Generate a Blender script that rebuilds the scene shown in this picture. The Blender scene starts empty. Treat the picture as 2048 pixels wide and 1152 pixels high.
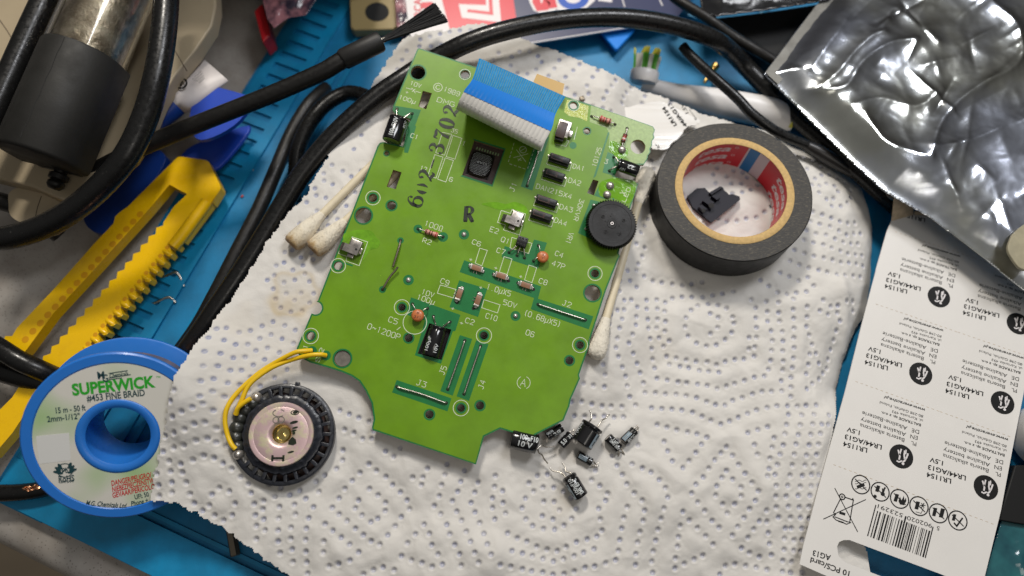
import bpy, bmesh, math, random
import numpy as np
from mathutils import Vector, Matrix, noise
from mathutils.geometry import tessellate_polygon

random.seed(7)
np.random.seed(7)
S = 0.001                      # every length below is in millimetres
scene = bpy.context.scene
COL = scene.collection

# ------------------------------------------------------------------ camera
TH = math.radians(18.0)
FPX = 1384.0                   # focal length in pixels of a 2048 px wide frame
CAM = Vector((0.0, -250.0 * math.sin(TH), 30.0 + 250.0 * math.cos(TH)))
cx_, cup, cfw = Vector((1, 0, 0)), Vector((0, math.cos(TH), math.sin(TH))), Vector((0, math.sin(TH), -math.cos(TH)))
cam_d = bpy.data.cameras.new('camera')
cam_d.sensor_width = 36.0
cam_d.lens = FPX / 2048 * 36.0
cam_d.clip_start = 0.01
cam_d.clip_end = 20.0
cam_d.dof.use_dof = True
cam_d.dof.focus_distance = 0.246
cam_d.dof.aperture_fstop = 5.0
cam = bpy.data.objects.new('camera', cam_d)
COL.objects.link(cam)
cam.location = CAM * S
cam.rotation_euler = (TH, 0, 0)
scene.camera = cam

# ------------------------------------------------------------------ world and lamps
w = bpy.data.worlds.new('World')
scene.world = w
w.use_nodes = True
bg = w.node_tree.nodes['Background']
bg.inputs['Strength'].default_value = 1.0
_tc = w.node_tree.nodes.new('ShaderNodeTexCoord')
_sx = w.node_tree.nodes.new('ShaderNodeSeparateXYZ')
_cr = w.node_tree.nodes.new('ShaderNodeValToRGB')        # a dim room: dark below, lighter ceiling
w.node_tree.links.new(_tc.outputs['Generated'], _sx.inputs[0])
w.node_tree.links.new(_sx.outputs['Z'], _cr.inputs['Fac'])
w.node_tree.links.new(_cr.outputs['Color'], bg.inputs['Color'])
_cr.color_ramp.elements[0].position = 0.0
_cr.color_ramp.elements[0].color = (0.03, 0.028, 0.025, 1)
_cr.color_ramp.elements[1].position = 1.0
_cr.color_ramp.elements[1].color = (0.21, 0.205, 0.195, 1)
_e = _cr.color_ramp.elements.new(0.35)
_e.color = (0.05, 0.047, 0.044, 1)


def lamp(name, loc, target, size, power, col, sy=None):
    d = bpy.data.lights.new(name, 'AREA')
    d.shape = 'RECTANGLE'
    d.size = size
    d.size_y = sy or size
    d.energy = power
    d.color = col
    o = bpy.data.objects.new(name, d)
    COL.objects.link(o)
    o.location = loc
    o.rotation_euler = (Vector(target) - Vector(loc)).to_track_quat('-Z', 'Y').to_euler()
    return o


lamp('ceiling_lamp', (-0.06, 0.45, 0.60), (0.02, 0.0, 0.02), 0.10, 3.5, (1.0, 0.94, 0.85), 0.10)
lamp('side_lamp', (0.29, 0.27, 0.60), (0.05, 0.0, 0.02), 0.16, 2.1, (0.96, 0.97, 1.0), 0.24)
lamp('room_lamp', (0.28, -0.42, 0.85), (0.02, 0.0, 0.0), 0.30, 0.75, (1.0, 0.94, 0.86), 0.30)
scene.view_settings.view_transform = 'Standard'
scene.view_settings.look = 'None'
scene.view_settings.exposure = 0.0
scene.view_settings.gamma = 1.0
scene.cycles.max_bounces = 8
scene.cycles.use_denoising = True
scene.cycles.sample_clamp_indirect = 8.0


# ------------------------------------------------------------------ projection helpers (millimetres)
def ray(u, v):
    return cx_ * ((u - 1024) / FPX) + cup * (-(v - 576) / FPX) + cfw


def W(u, v, z):
    r = ray(u, v)
    return CAM + r * ((z - CAM.z) / r.z)


def WP(u, v, p0, n):
    r = ray(u, v)
    return CAM + r * ((p0 - CAM).dot(n) / r.dot(n))


# the board's own frame
def cam2w(a):
    return cx_ * a[0] + cup * a[1] - cfw * a[2]


_ey = cam2w((2752, 7816, -1384)).normalized()
_ex = cam2w((1, -0.3325, 0.0))
_ex = (_ex - _ey * _ex.dot(_ey)).normalized()
_ez = _ex.cross(_ey).normalized()
B0 = W(930, 500, 33.0)
BM = Matrix((( _ex.x, _ey.x, _ez.x, B0.x), (_ex.y, _ey.y, _ez.y, B0.y), (_ex.z, _ey.z, _ez.z, B0.z), (0, 0, 0, 1)))
BMI = BM.inverted()


def bl(u, v, h=0.0):           # pixel -> board-local x, y at height h over the board
    p = BMI @ WP(u, v, B0 + _ez * h, _ez)
    return (p.x, p.y)


def bl3(u, v, h=0.0):
    x, y = bl(u, v, h)
    return Vector((x, y, h))


def zb(x, y):                  # height of the board's top face over a point of the table
    return B0.z - (_ez.x * (x - B0.x) + _ez.y * (y - B0.y)) / _ez.z


def sst(a, b, x):
    t = np.clip((x - a) / (b - a), 0.0, 1.0)
    return t * t * (3 - 2 * t)


def zt(x, y):                  # the paper towel's broad shape
    x = np.asarray(x, float)
    y = np.asarray(y, float)
    pl = zb(x, y) - 5.4 - 6.5 * sst(35, 85, y)
    pl = 39 - np.log1p(np.exp((39 - pl) / 2.0)) * 2.0
    flat = 15 + 0.03 * y
    wr = sst(36, 56, x)
    z = pl * (1 - wr) + flat * wr
    wb = sst(-48, -95, y)
    low = 17.0 - 0.05 * x - 3.5 * sst(80, 108, x)
    z = z * (1 - wb) + low * wb
    z = z - np.clip((-58 - y) / 60, 0, 1.2) ** 1.8 * 13 * (1 - sst(70, 110, x))
    z = z + 6.0 * np.exp(-((x + 118) / 26) ** 2 - ((y + 44) / 38) ** 2) * 1.3 + 8.0 * np.exp(-((x + 113) / 13) ** 2 - ((y + 29) / 17) ** 2) + 3.0 * np.exp(-((x + 107) / 9) ** 2 - ((y + 47) / 12) ** 2)
    return z


def wt(u, v, dz=0.0):          # pixel -> point lying dz over the towel
    z = 22.0
    for _ in range(12):
        p = W(u, v, z)
        z = 0.5 * z + 0.5 * (float(zt(p.x, p.y)) + dz)
    return W(u, v, z)


# ------------------------------------------------------------------ materials
MATS = {}


def mat(name, col, rough=0.5, metal=0.0, spec=0.5, var=0.0, vscale=300.0, bump=0.0, bscale=800.0, trans=0.0,
        coat=0.0, col2=None, sss=0.0, ior=1.5, alpha=1.0, rvar=0.0, emit=None, contrast=(0.35, 0.65), detail=4.0, sheen=0.0):
    if name in MATS:
        return MATS[name]
    m = bpy.data.materials.new(name)
    m.use_nodes = True
    nt = m.node_tree
    b = nt.nodes['Principled BSDF']
    b.inputs['Base Color'].default_value = (*col, 1)
    b.inputs['Roughness'].default_value = rough
    b.inputs['Metallic'].default_value = metal
    b.inputs['Specular IOR Level'].default_value = spec
    b.inputs['IOR'].default_value = ior
    b.inputs['Transmission Weight'].default_value = trans
    b.inputs['Coat Weight'].default_value = coat
    b.inputs['Coat Roughness'].default_value = 0.08
    b.inputs['Sheen Weight'].default_value = sheen
    b.inputs['Alpha'].default_value = alpha
    if sss:
        b.inputs['Subsurface Weight'].default_value = sss
        b.inputs['Subsurface Radius'].default_value = (0.002, 0.002, 0.002)
        b.inputs['Subsurface Scale'].default_value = 1.0
    tc = nt.nodes.new('ShaderNodeTexCoord')

    def nz(scale, det=detail, rg=0.6):
        n = nt.nodes.new('ShaderNodeTexNoise')
        n.inputs['Scale'].default_value = scale
        n.inputs['Detail'].default_value = det
        n.inputs['Roughness'].default_value = rg
        nt.links.new(tc.outputs['Object'], n.inputs['Vector'])
        return n
    if var or col2:
        n = nz(vscale)
        cr = nt.nodes.new('ShaderNodeValToRGB')
        cr.color_ramp.elements[0].position = contrast[0]
        cr.color_ramp.elements[1].position = contrast[1]
        c0 = [max(0, c * (1 - var)) for c in col]
        c1 = col2 if col2 else [min(1, c * (1 + var)) for c in col]
        cr.color_ramp.elements[0].color = (*c0, 1)
        cr.color_ramp.elements[1].color = (*c1, 1)
        nt.links.new(n.outputs['Fac'], cr.inputs['Fac'])
        nt.links.new(cr.outputs['Color'], b.inputs['Base Color'])
    if rvar:
        n = nz(vscale * 0.7 + 60)
        mr = nt.nodes.new('ShaderNodeMapRange')
        mr.inputs['From Min'].default_value = 0.3
        mr.inputs['From Max'].default_value = 0.7
        mr.inputs['To Min'].default_value = max(0.02, rough - rvar)
        mr.inputs['To Max'].default_value = min(1, rough + rvar)
        nt.links.new(n.outputs['Fac'], mr.inputs['Value'])
        nt.links.new(mr.outputs['Result'], b.inputs['Roughness'])
    if bump:
        n = nz(bscale)
        bp = nt.nodes.new('ShaderNodeBump')
        bp.inputs['Strength'].default_value = 1.0
        bp.inputs['Distance'].default_value = bump * S
        nt.links.new(n.outputs['Fac'], bp.inputs['Height'])
        nt.links.new(bp.outputs['Normal'], b.inputs['Normal'])
    MATS[name] = m
    return m


mat('mask_green', (0.138, 0.285, 0.007), 0.36, spec=0.45, var=0.10, vscale=70, bump=0.012, bscale=900, rvar=0.06, coat=0.0)
mat('bare_green', (0.012, 0.165, 0.045), 0.33, var=0.08, vscale=200, bump=0.01, bscale=900)
mat('matte_green', (0.30, 0.42, 0.15), 0.38, var=0.12, vscale=900, bump=0.05, bscale=1500)
mat('flux_yellow', (0.44, 0.50, 0.11), 0.2, var=0.12, vscale=500, bump=0.22, bscale=700)
mat('flux', (0.14, 0.34, 0.012), 0.08, bump=0.14, bscale=260, coat=0.6, var=0.22, vscale=220)
mat('laminate', (0.36, 0.26, 0.12), 0.7, var=0.15, vscale=900)
mat('ink_white', (0.62, 0.68, 0.50), 0.55, var=0.05)
mat('ink_black', (0.012, 0.012, 0.01), 0.4, var=0.3, vscale=900)
mat('stamp_ink', (0.008, 0.013, 0.006), 0.4, col2=(0.05, 0.11, 0.012), vscale=700, contrast=(0.55, 0.78))
mat('card_white', (0.71, 0.69, 0.66), 0.28, bump=0.02, bscale=260, coat=0.25, var=0.015, vscale=60)
mat('card_raw', (0.50, 0.40, 0.28), 0.8, var=0.15, vscale=500)
mat('print_black', (0.012, 0.012, 0.012), 0.5, spec=0.2)
mat('steel', (0.50, 0.46, 0.43), 0.3, 1.0, bump=0.02, bscale=900, rvar=0.1)
mat('solder', (0.50, 0.47, 0.43), 0.32, 0.75, bump=0.06, bscale=900, rvar=0.1)
mat('wire_tin', (0.58, 0.54, 0.48), 0.33, 1.0, bump=0.02, bscale=2500, rvar=0.1)
mat('wire_dull', (0.20, 0.17, 0.13), 0.45, 0.8, bump=0.05, bscale=2500)
mat('sleeve', (0.008, 0.008, 0.009), 0.16, coat=0.4, bump=0.02, bscale=500, rvar=0.06)
mat('sleeve_blue', (0.24, 0.31, 0.36), 0.3, coat=0.3)
mat('sleeve_text', (0.55, 0.58, 0.58), 0.35)
mat('epoxy', (0.010, 0.009, 0.009), 0.25, bump=0.1, bscale=1800)
mat('brown_chip', (0.045, 0.022, 0.018), 0.45, var=0.2, vscale=900)
mat('diode_black', (0.010, 0.0095, 0.010), 0.4, spec=0.4, bump=0.03, bscale=1500, rvar=0.08)
mat('ceramic_orange', (0.50, 0.15, 0.045), 0.4, var=0.06, coat=0.2)
mat('resistor_pink', (0.58, 0.25, 0.20), 0.4)
mat('band_red', (0.42, 0.04, 0.03), 0.4)
mat('band_brown', (0.10, 0.035, 0.02), 0.4)
mat('smd_brown', (0.26, 0.13, 0.07), 0.4, var=0.1)
mat('wheel_black', (0.010, 0.010, 0.011), 0.5, spec=0.4, bump=0.06, bscale=1500, rvar=0.1)
mat('flex_grey', (0.64, 0.62, 0.58), 0.42, var=0.04)
mat('flex_line', (0.72, 0.70, 0.66), 0.4)
mat('tape_blue', (0.004, 0.21, 0.74), 0.32, coat=0.2)
mat('tape_teal', (0.003, 0.25, 0.58), 0.28, metal=0.15, var=0.12, vscale=900, coat=0.3)
mat('gold_line', (0.20, 0.30, 0.14), 0.4)
mat('polyimide', (0.52, 0.33, 0.10), 0.35)
mat('dull_grey', (0.19, 0.175, 0.15), 0.45, 0.4, var=0.2, vscale=400, bump=0.03, bscale=600)
mat('hole_dark', (0.010, 0.010, 0.010), 0.8)
mat('wire_yellow', (0.78, 0.50, 0.008), 0.38, bump=0.02, bscale=600)
mat('speaker_black', (0.017, 0.019, 0.026), 0.33, bump=0.05, bscale=1200, rvar=0.1, var=0.3, vscale=700)
mat('rubber_glue', (0.03, 0.032, 0.028), 0.28, bump=0.2, bscale=300)
mat('zinc_pink', (0.74, 0.53, 0.54), 0.42, 0.6, col2=(0.70, 0.66, 0.42), vscale=330, bump=0.05, bscale=1800, contrast=(0.45, 0.7), var=0.1)
mat('zinc_gold', (0.66, 0.52, 0.20), 0.2, 1.0, bump=0.02, bscale=500)
mat('tape_side', (0.010, 0.0097, 0.0095), 0.5, spec=0.28, bump=0.02, bscale=400, rvar=0.08)
mat('kraft', (0.52, 0.35, 0.14), 0.75, var=0.12, vscale=900, bump=0.04, bscale=1200)
mat('liner_red', (0.60, 0.015, 0.030), 0.35)
mat('liner_blue', (0.01, 0.19, 0.48), 0.35)
mat('liner_white', (0.62, 0.61, 0.63), 0.35)
mat('navy_plastic', (0.006, 0.0055, 0.013), 0.5, spec=0.22, bump=0.02, bscale=900)
mat('cotton', (0.72, 0.67, 0.57), 0.95, bump=0.5, bscale=700, var=0.06, vscale=300, sheen=0.2)
mat('cotton_burnt', (0.22, 0.12, 0.045), 0.95, bump=0.5, bscale=700, col2=(0.52, 0.38, 0.20), vscale=350)
mat('stick_cream', (0.66, 0.58, 0.42), 0.5, bump=0.03, bscale=300, var=0.05)
mat('yellow_plastic', (0.84, 0.50, 0.003), 0.30, bump=0.04, bscale=350, col2=(0.75, 0.43, 0.006), vscale=160, contrast=(0.52, 0.80), rvar=0.1)
mat('yellow_pit', (0.64, 0.30, 0.003), 0.45)
mat('spool_blue', (0.018, 0.17, 0.60), 0.34, bump=0.02, bscale=400, rvar=0.06)
mat('label_paper', (0.66, 0.64, 0.58), 0.42, col2=(0.36, 0.52, 0.25), vscale=38, contrast=(0.48, 0.68), detail=1.5)
mat('print_green', (0.02, 0.36, 0.02), 0.4)
mat('print_teal', (0.01, 0.05, 0.06), 0.4)
mat('print_red', (0.55, 0.012, 0.02), 0.4)
mat('patch_white', (0.68, 0.68, 0.66), 0.4)
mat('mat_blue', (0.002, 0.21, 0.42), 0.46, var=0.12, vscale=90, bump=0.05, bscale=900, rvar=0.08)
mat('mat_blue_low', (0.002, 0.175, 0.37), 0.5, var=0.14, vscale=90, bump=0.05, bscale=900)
mat('cable_black', (0.007, 0.007, 0.007), 0.3, spec=0.4, bump=0.05, bscale=350, rvar=0.12, col2=(0.07, 0.068, 0.062), vscale=900, contrast=(0.66, 0.78))
mat('cable_grey', (0.011, 0.010, 0.009), 0.42, spec=0.35, bump=0.05, bscale=350, rvar=0.12, col2=(0.07, 0.066, 0.058), vscale=900, contrast=(0.64, 0.78))
mat('brush_black', (0.006, 0.0055, 0.005), 0.42, spec=0.35, bump=0.04, bscale=400, rvar=0.1, col2=(0.06, 0.057, 0.05), vscale=900, contrast=(0.66, 0.8))
mat('bristle', (0.012, 0.012, 0.013), 0.4)
mat('ferrule', (0.016, 0.0155, 0.015), 0.5, spec=0.35, bump=0.05, bscale=600)
mat('beige', (0.38, 0.31, 0.205), 0.48, bump=0.02, bscale=900, var=0.04, vscale=60)
mat('beige_seam', (0.06, 0.04, 0.025), 0.7)
mat('rubber', (0.013, 0.0125, 0.011), 0.6, spec=0.35, bump=0.04, bscale=900, var=0.15, vscale=70, rvar=0.1)
mat('rubber_crack', (0.006, 0.006, 0.006), 0.8)
mat('glass_tube', (0.95, 0.93, 0.88), 0.04, trans=1.0, ior=1.45)
mat('tube_inside', (0.20, 0.165, 0.12), 0.35, 0.7, col2=(0.52, 0.48, 0.40), vscale=110, bump=0.5, bscale=260, contrast=(0.4, 0.7))
mat('clear_film', (0.9, 0.93, 0.95), 0.06, trans=1.0, ior=1.2)
mat('foil', (0.52, 0.53, 0.49), 0.18, 1.0, col2=(0.57, 0.61, 0.72), vscale=14, contrast=(0.42, 0.6), bump=0.025, bscale=240, rvar=0.05)
mat('foil_seam', (0.16, 0.155, 0.14), 0.5, 0.6, bump=0.12, bscale=700)
mat('pack_red', (0.62, 0.028, 0.05), 0.35)
mat('pack_white', (0.68, 0.65, 0.65), 0.4)
mat('pack_navy', (0.028, 0.035, 0.095), 0.35)
mat('pack_blue', (0.01, 0.08, 0.42), 0.35)
mat('pouch_black', (0.008, 0.008, 0.009), 0.16, bump=0.5, bscale=45)
mat('matt_black', (0.006, 0.006, 0.006), 0.6, spec=0.3)
mat('pick_blue', (0.010, 0.055, 0.43), 0.38, bump=0.02, bscale=300)
mat('deep_blue', (0.004, 0.035, 0.22), 0.4)
mat('tube_white', (0.60, 0.555, 0.54), 0.4, bump=0.02, bscale=400)
mat('brush_white', (0.74, 0.72, 0.71), 0.35)
mat('bristle_green', (0.10, 0.42, 0.03), 0.5)
mat('bristle_yellow', (0.55, 0.52, 0.06), 0.5)
mat('bristle_white', (0.70, 0.70, 0.64), 0.5)
mat('brass', (0.62, 0.42, 0.14), 0.28, 1.0)
mat('beige_tile', (0.33, 0.25, 0.11), 0.5)
mat('candy_pink', (0.36, 0.16, 0.18), 0.2, col2=(0.04, 0.03, 0.05), vscale=130, bump=0.8, bscale=120, contrast=(0.4, 0.6))
mat('red_plastic', (0.45, 0.01, 0.015), 0.4)
mat('table_grey', (0.40, 0.375, 0.345), 0.45, col2=(0.30, 0.27, 0.24), vscale=60, bump=0.02, bscale=700, rvar=0.06)
mat('copper', (0.62, 0.32, 0.18), 0.35, 1.0)
mat('connector_cream', (0.30, 0.27, 0.18), 0.5, var=0.1)
mat('film_teal', (0.010, 0.055, 0.075), 0.12, coat=0.5, col2=(0.03, 0.16, 0.17), vscale=40)
mat('probe_grip', (0.016, 0.014, 0.013), 0.35)


# table top: fine speckle
def speckle():
    m = MATS['table_grey']
    nt = m.node_tree
    b = nt.nodes['Principled BSDF']
    tc = nt.nodes['Texture Coordinate']
    lk = b.inputs['Base Color'].links[0]
    base = lk.from_socket
    v = nt.nodes.new('ShaderNodeTexVoronoi')
    v.inputs['Scale'].default_value = 800
    nt.links.new(tc.outputs['Object'], v.inputs['Vector'])
    r = nt.nodes.new('ShaderNodeValToRGB')
    r.color_ramp.elements[0].position = 0.16
    r.color_ramp.elements[1].position = 0.26
    r.color_ramp.elements[0].color = (1, 1, 1, 1)
    r.color_ramp.elements[1].color = (0, 0, 0, 1)
    nt.links.new(v.outputs['Distance'], r.inputs['Fac'])
    n = nt.nodes.new('ShaderNodeTexNoise')
    n.inputs['Scale'].default_value = 160
    nt.links.new(tc.outputs['Object'], n.inputs['Vector'])
    mu = nt.nodes.new('ShaderNodeMath')
    mu.operation = 'MULTIPLY'
    nt.links.new(r.outputs['Color'], mu.inputs[0])
    nt.links.new(n.outputs['Fac'], mu.inputs[1])
    mx = nt.nodes.new('ShaderNodeMix')
    mx.data_type = 'RGBA'
    nt.links.new(mu.outputs[0], mx.inputs['Factor'])
    nt.links.new(base, mx.inputs['A'])
    mx.inputs['B'].default_value = (0.08, 0.07, 0.06, 1)
    nt.links.new(mx.outputs['Result'], b.inputs['Base Color'])


speckle()


def fibres():                  # wound tape edge: dark crepe with pale short fibres
    m = mat('tape_face', (0.028, 0.026, 0.023), 0.62, bump=0.12, bscale=1400)
    nt = m.node_tree
    b = nt.nodes['Principled BSDF']
    tc = nt.nodes['Texture Coordinate']
    acc = None
    for rot in (0.3, 1.4, 2.5):
        mp = nt.nodes.new('ShaderNodeMapping')
        mp.inputs['Rotation'].default_value = (0, 0, rot)
        mp.inputs['Scale'].default_value = (620, 3600, 700)
        nt.links.new(tc.outputs['Object'], mp.inputs['Vector'])
        n = nt.nodes.new('ShaderNodeTexNoise')
        n.inputs['Scale'].default_value = 1.0
        n.inputs['Detail'].default_value = 2.0
        nt.links.new(mp.outputs['Vector'], n.inputs['Vector'])
        if acc is None:
            acc = n.outputs['Fac']
        else:
            mm = nt.nodes.new('ShaderNodeMath')
            mm.operation = 'MAXIMUM'
            nt.links.new(acc, mm.inputs[0])
            nt.links.new(n.outputs['Fac'], mm.inputs[1])
            acc = mm.outputs[0]
    r = nt.nodes.new('ShaderNodeValToRGB')
    r.color_ramp.elements[0].position = 0.60
    r.color_ramp.elements[1].position = 0.80
    r.color_ramp.elements[0].color = (0.026, 0.024, 0.021, 1)
    r.color_ramp.elements[1].color = (0.15, 0.125, 0.085, 1)
    nt.links.new(acc, r.inputs['Fac'])
    nt.links.new(r.outputs['Color'], b.inputs['Base Color'])


fibres()


def used_cotton():             # cotton bud: browned towards its very end, with an uneven border
    m = mat('cotton_used', (0.72, 0.67, 0.57), 0.95, bump=0.5, bscale=700, sheen=0.2)
    nt = m.node_tree
    b = nt.nodes['Principled BSDF']
    tc = nt.nodes['Texture Coordinate']
    sx = nt.nodes.new('ShaderNodeSeparateXYZ')
    nt.links.new(tc.outputs['Object'], sx.inputs[0])
    n = nt.nodes.new('ShaderNodeTexNoise')
    n.inputs['Scale'].default_value = 420
    n.inputs['Detail'].default_value = 5
    nt.links.new(tc.outputs['Object'], n.inputs['Vector'])
    ma = nt.nodes.new('ShaderNodeMath')
    ma.operation = 'MULTIPLY_ADD'
    ma.inputs[1].default_value = 0.007
    nt.links.new(n.outputs['Fac'], ma.inputs[0])
    nt.links.new(sx.outputs['Z'], ma.inputs[2])
    r = nt.nodes.new('ShaderNodeValToRGB')
    mr = nt.nodes.new('ShaderNodeMapRange')
    mr.inputs['From Min'].default_value = 0.002
    mr.inputs['From Max'].default_value = 0.014
    nt.links.new(ma.outputs[0], mr.inputs['Value'])
    nt.links.new(mr.outputs['Result'], r.inputs['Fac'])
    r.color_ramp.elements[0].position = 0.05
    r.color_ramp.elements[0].color = (0.19, 0.10, 0.035, 1)
    r.color_ramp.elements[1].position = 0.75
    r.color_ramp.elements[1].color = (0.71, 0.65, 0.53, 1)
    e = r.color_ramp.elements.new(0.25)
    e.color = (0.42, 0.29, 0.14, 1)
    e = r.color_ramp.elements.new(0.38)
    e.color = (0.64, 0.55, 0.40, 1)
    nt.links.new(r.outputs['Color'], b.inputs['Base Color'])


used_cotton()


# ------------------------------------------------------------------ mesh builder
def crv(pts, n=8, closed=False):
    pts = [Vector(p) for p in pts]
    out = []
    k = len(pts)
    rng = k if closed else k - 1
    for i in range(rng):
        if closed:
            p0, p1, p2, p3 = pts[(i - 1) % k], pts[i], pts[(i + 1) % k], pts[(i + 2) % k]
        else:
            p1, p2 = pts[i], pts[i + 1]
            p0 = pts[i - 1] if i else p1 * 2 - p2
            p3 = pts[i + 2] if i + 2 < k else p2 * 2 - p1
        for j in range(n):
            t = j / n
            out.append(0.5 * ((2 * p1) + (p2 - p0) * t + (2 * p0 - 5 * p1 + 4 * p2 - p3) * t * t + (3 * p1 - p0 - 3 * p2 + p3) * t ** 3))
    if not closed:
        out.append(pts[-1])
    return out


def circ(c, r, n=24, ry=None, rot=0.0):
    ry = ry or r
    o = []
    for i in range(n):
        a = 2 * math.pi * i / n
        x, y = r * math.cos(a), ry * math.sin(a)
        o.append((c[0] + x * math.cos(rot) - y * math.sin(rot), c[1] + x * math.sin(rot) + y * math.cos(rot)))
    return o


def frame_y(o, d, up=Vector((0, 0, 1))):       # matrix with y along d, z near up
    y = Vector(d).normalized()
    x = y.cross(up).normalized()
    z = x.cross(y)
    return Matrix(((x.x, y.x, z.x, o[0]), (x.y, y.y, z.y, o[1]), (x.z, y.z, z.z, o[2]), (0, 0, 0, 1)))


def frame_z(o, d, xh=Vector((1, 0, 0))):
    z = Vector(d).normalized()
    x = (xh - z * xh.dot(z)).normalized()
    y = z.cross(x)
    return Matrix(((x.x, y.x, z.x, o[0]), (x.y, y.y, z.y, o[1]), (x.z, y.z, z.z, o[2]), (0, 0, 0, 1)))


_TXT = {}


def text_geo(s, bold=False, italic=False, fine=False):
    k = (s, bold, italic, fine)
    if k in _TXT:
        return _TXT[k]
    c = bpy.data.curves.new('t', 'FONT')
    c.body = s
    c.size = 1.0
    c.resolution_u = 3
    if bold:
        c.offset = 0.02 if bold is True else bold
    if italic:
        c.shear = 0.25
    o = bpy.data.objects.new('t', c)
    me = bpy.data.meshes.new_from_object(o)
    if fine:                                        # small faces, so the lettering can follow a curved wall
        bm = bmesh.new()
        bm.from_mesh(me)
        for _ in range(4):
            bmesh.ops.triangulate(bm, faces=bm.faces[:])
            lg = [e for e in bm.edges if e.calc_length() > 0.16]
            if not lg:
                break
            bmesh.ops.subdivide_edges(bm, edges=lg, cuts=1)
        bmesh.ops.triangulate(bm, faces=bm.faces[:])
        bm.to_mesh(me)
        bm.free()
    vs = [(v.co.x, v.co.y) for v in me.vertices]
    fs = [tuple(p.vertices) for p in me.polygons]
    bpy.data.objects.remove(o)
    bpy.data.curves.remove(c)
    bpy.data.meshes.remove(me)
    x0 = min(v[0] for v in vs)
    x1 = max(v[0] for v in vs)
    _TXT[k] = (vs, fs, x0, x1)
    return _TXT[k]


CAPH = 0.73                    # capital height of the built-in font at size 1
G = {'0': [[(0, 1), (0, 5), (1, 6), (3, 6), (4, 5), (4, 1), (3, 0), (1, 0), (0, 1)]],
     '1': [[(1, 5), (2, 6), (2, 0)]],
     '2': [[(0, 5), (1, 6), (3, 6), (4, 5), (4, 4), (0, 0), (4, 0)]],
     '3': [[(0, 6), (4, 6), (2, 3.6), (3, 3.6), (4, 2.6), (4, 1), (3, 0), (1, 0), (0, 1)]],
     '4': [[(3, 0), (3, 6), (0, 2), (4, 2)]],
     '5': [[(4, 6), (0, 6), (0, 3.5), (3, 3.5), (4, 2.5), (4, 1), (3, 0), (0, 0)]],
     '6': [[(4, 5), (3, 6), (1, 6), (0, 5), (0, 1), (1, 0), (3, 0), (4, 1), (4, 2.4), (3, 3.4), (1, 3.4), (0, 2.6)]],
     '8': [[(1, 3.2), (0, 4), (0, 5), (1, 6), (3, 6), (4, 5), (4, 4), (3, 3.2), (1, 3.2), (0, 2.2), (0, 1), (1, 0), (3, 0), (4, 1), (4, 2.2), (3, 3.2)]],
     '7': [[(0, 6), (4, 6), (1.5, 0)]],
     '9': [[(0, 1), (1, 0), (3, 0), (4, 1), (4, 5), (3, 6), (1, 6), (0, 5), (0, 3.8), (1, 2.8), (3, 2.8), (4, 3.6)]],
     'A': [[(0, 0), (2, 6), (4, 0)], [(0.8, 2.2), (3.2, 2.2)]],
     'C': [[(4, 5), (3, 6), (1, 6), (0, 5), (0, 1), (1, 0), (3, 0), (4, 1)]],
     'D': [[(0, 0), (0, 6), (2.6, 6), (4, 4.6), (4, 1.4), (2.6, 0), (0, 0)]],
     'E': [[(4, 6), (0, 6), (0, 0), (4, 0)], [(0, 3.1), (3, 3.1)]],
     'G': [[(4, 5), (3, 6), (1, 6), (0, 5), (0, 1), (1, 0), (3, 0), (4, 1), (4, 2.8), (2.4, 2.8)]],
     'J': [[(1.5, 6), (4, 6)], [(3, 6), (3, 1), (2, 0), (1, 0), (0, 1)]],
     'K': [[(0, 0), (0, 6)], [(4, 6), (0, 2.4)], [(1.4, 3.6), (4, 0)]],
     'L': [[(0, 6), (0, 0), (4, 0)]],
     'M': [[(0, 0), (0, 6), (2, 2.5), (4, 6), (4, 0)]],
     'N': [[(0, 0), (0, 6), (4, 0), (4, 6)]],
     'P': [[(0, 0), (0, 6), (3, 6), (4, 5), (4, 3.8), (3, 2.8), (0, 2.8)]],
     'Q': [[(0, 1), (0, 5), (1, 6), (3, 6), (4, 5), (4, 1), (3, 0), (1, 0), (0, 1)], [(2.6, 1.6), (4.2, -0.4)]],
     'R': [[(0, 0), (0, 6), (3, 6), (4, 5), (4, 3.8), (3, 2.8), (0, 2.8)], [(2, 2.8), (4, 0)]],
     'S': [[(4, 5), (3, 6), (1, 6), (0, 5), (0, 4), (1, 3.2), (3, 2.8), (4, 2), (4, 1), (3, 0), (1, 0), (0, 1)]],
     'V': [[(0, 6), (2, 0), (4, 6)]],
     'X': [[(0, 0), (4, 6)], [(0, 6), (4, 0)]],
     'u': [[(0, -2), (0.6, 4.4)], [(0.3, 1), (1.2, 0), (2.6, 0), (3.6, 1)], [(4, 4.4), (3.5, 0.6), (4.2, 0)]],
     '+': [[(0.4, 3), (3.6, 3)], [(2, 1.2), (2, 4.8)]],
     '~': [[(0, 2.4), (0.8, 3.6), (1.6, 3.4), (2.4, 2.6), (3.2, 2.4), (4, 3.6)]],
     '.': [[(1.7, 0), (2.3, 0.3)]],
     '(': [[(3, 6.6), (2, 5), (2, 1), (3, -0.6)]], ')': [[(1, 6.6), (2, 5), (2, 1), (1, -0.6)]],
     'o': [[(0, 0), (1.2, 0), (0.4, 2), (0.4, 5), (1.2, 6), (2.8, 6), (3.6, 5), (3.6, 2), (2.8, 0), (4, 0)]],
     '-': [[(0.5, 3), (3.5, 3)]], ' ': []}


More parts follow.
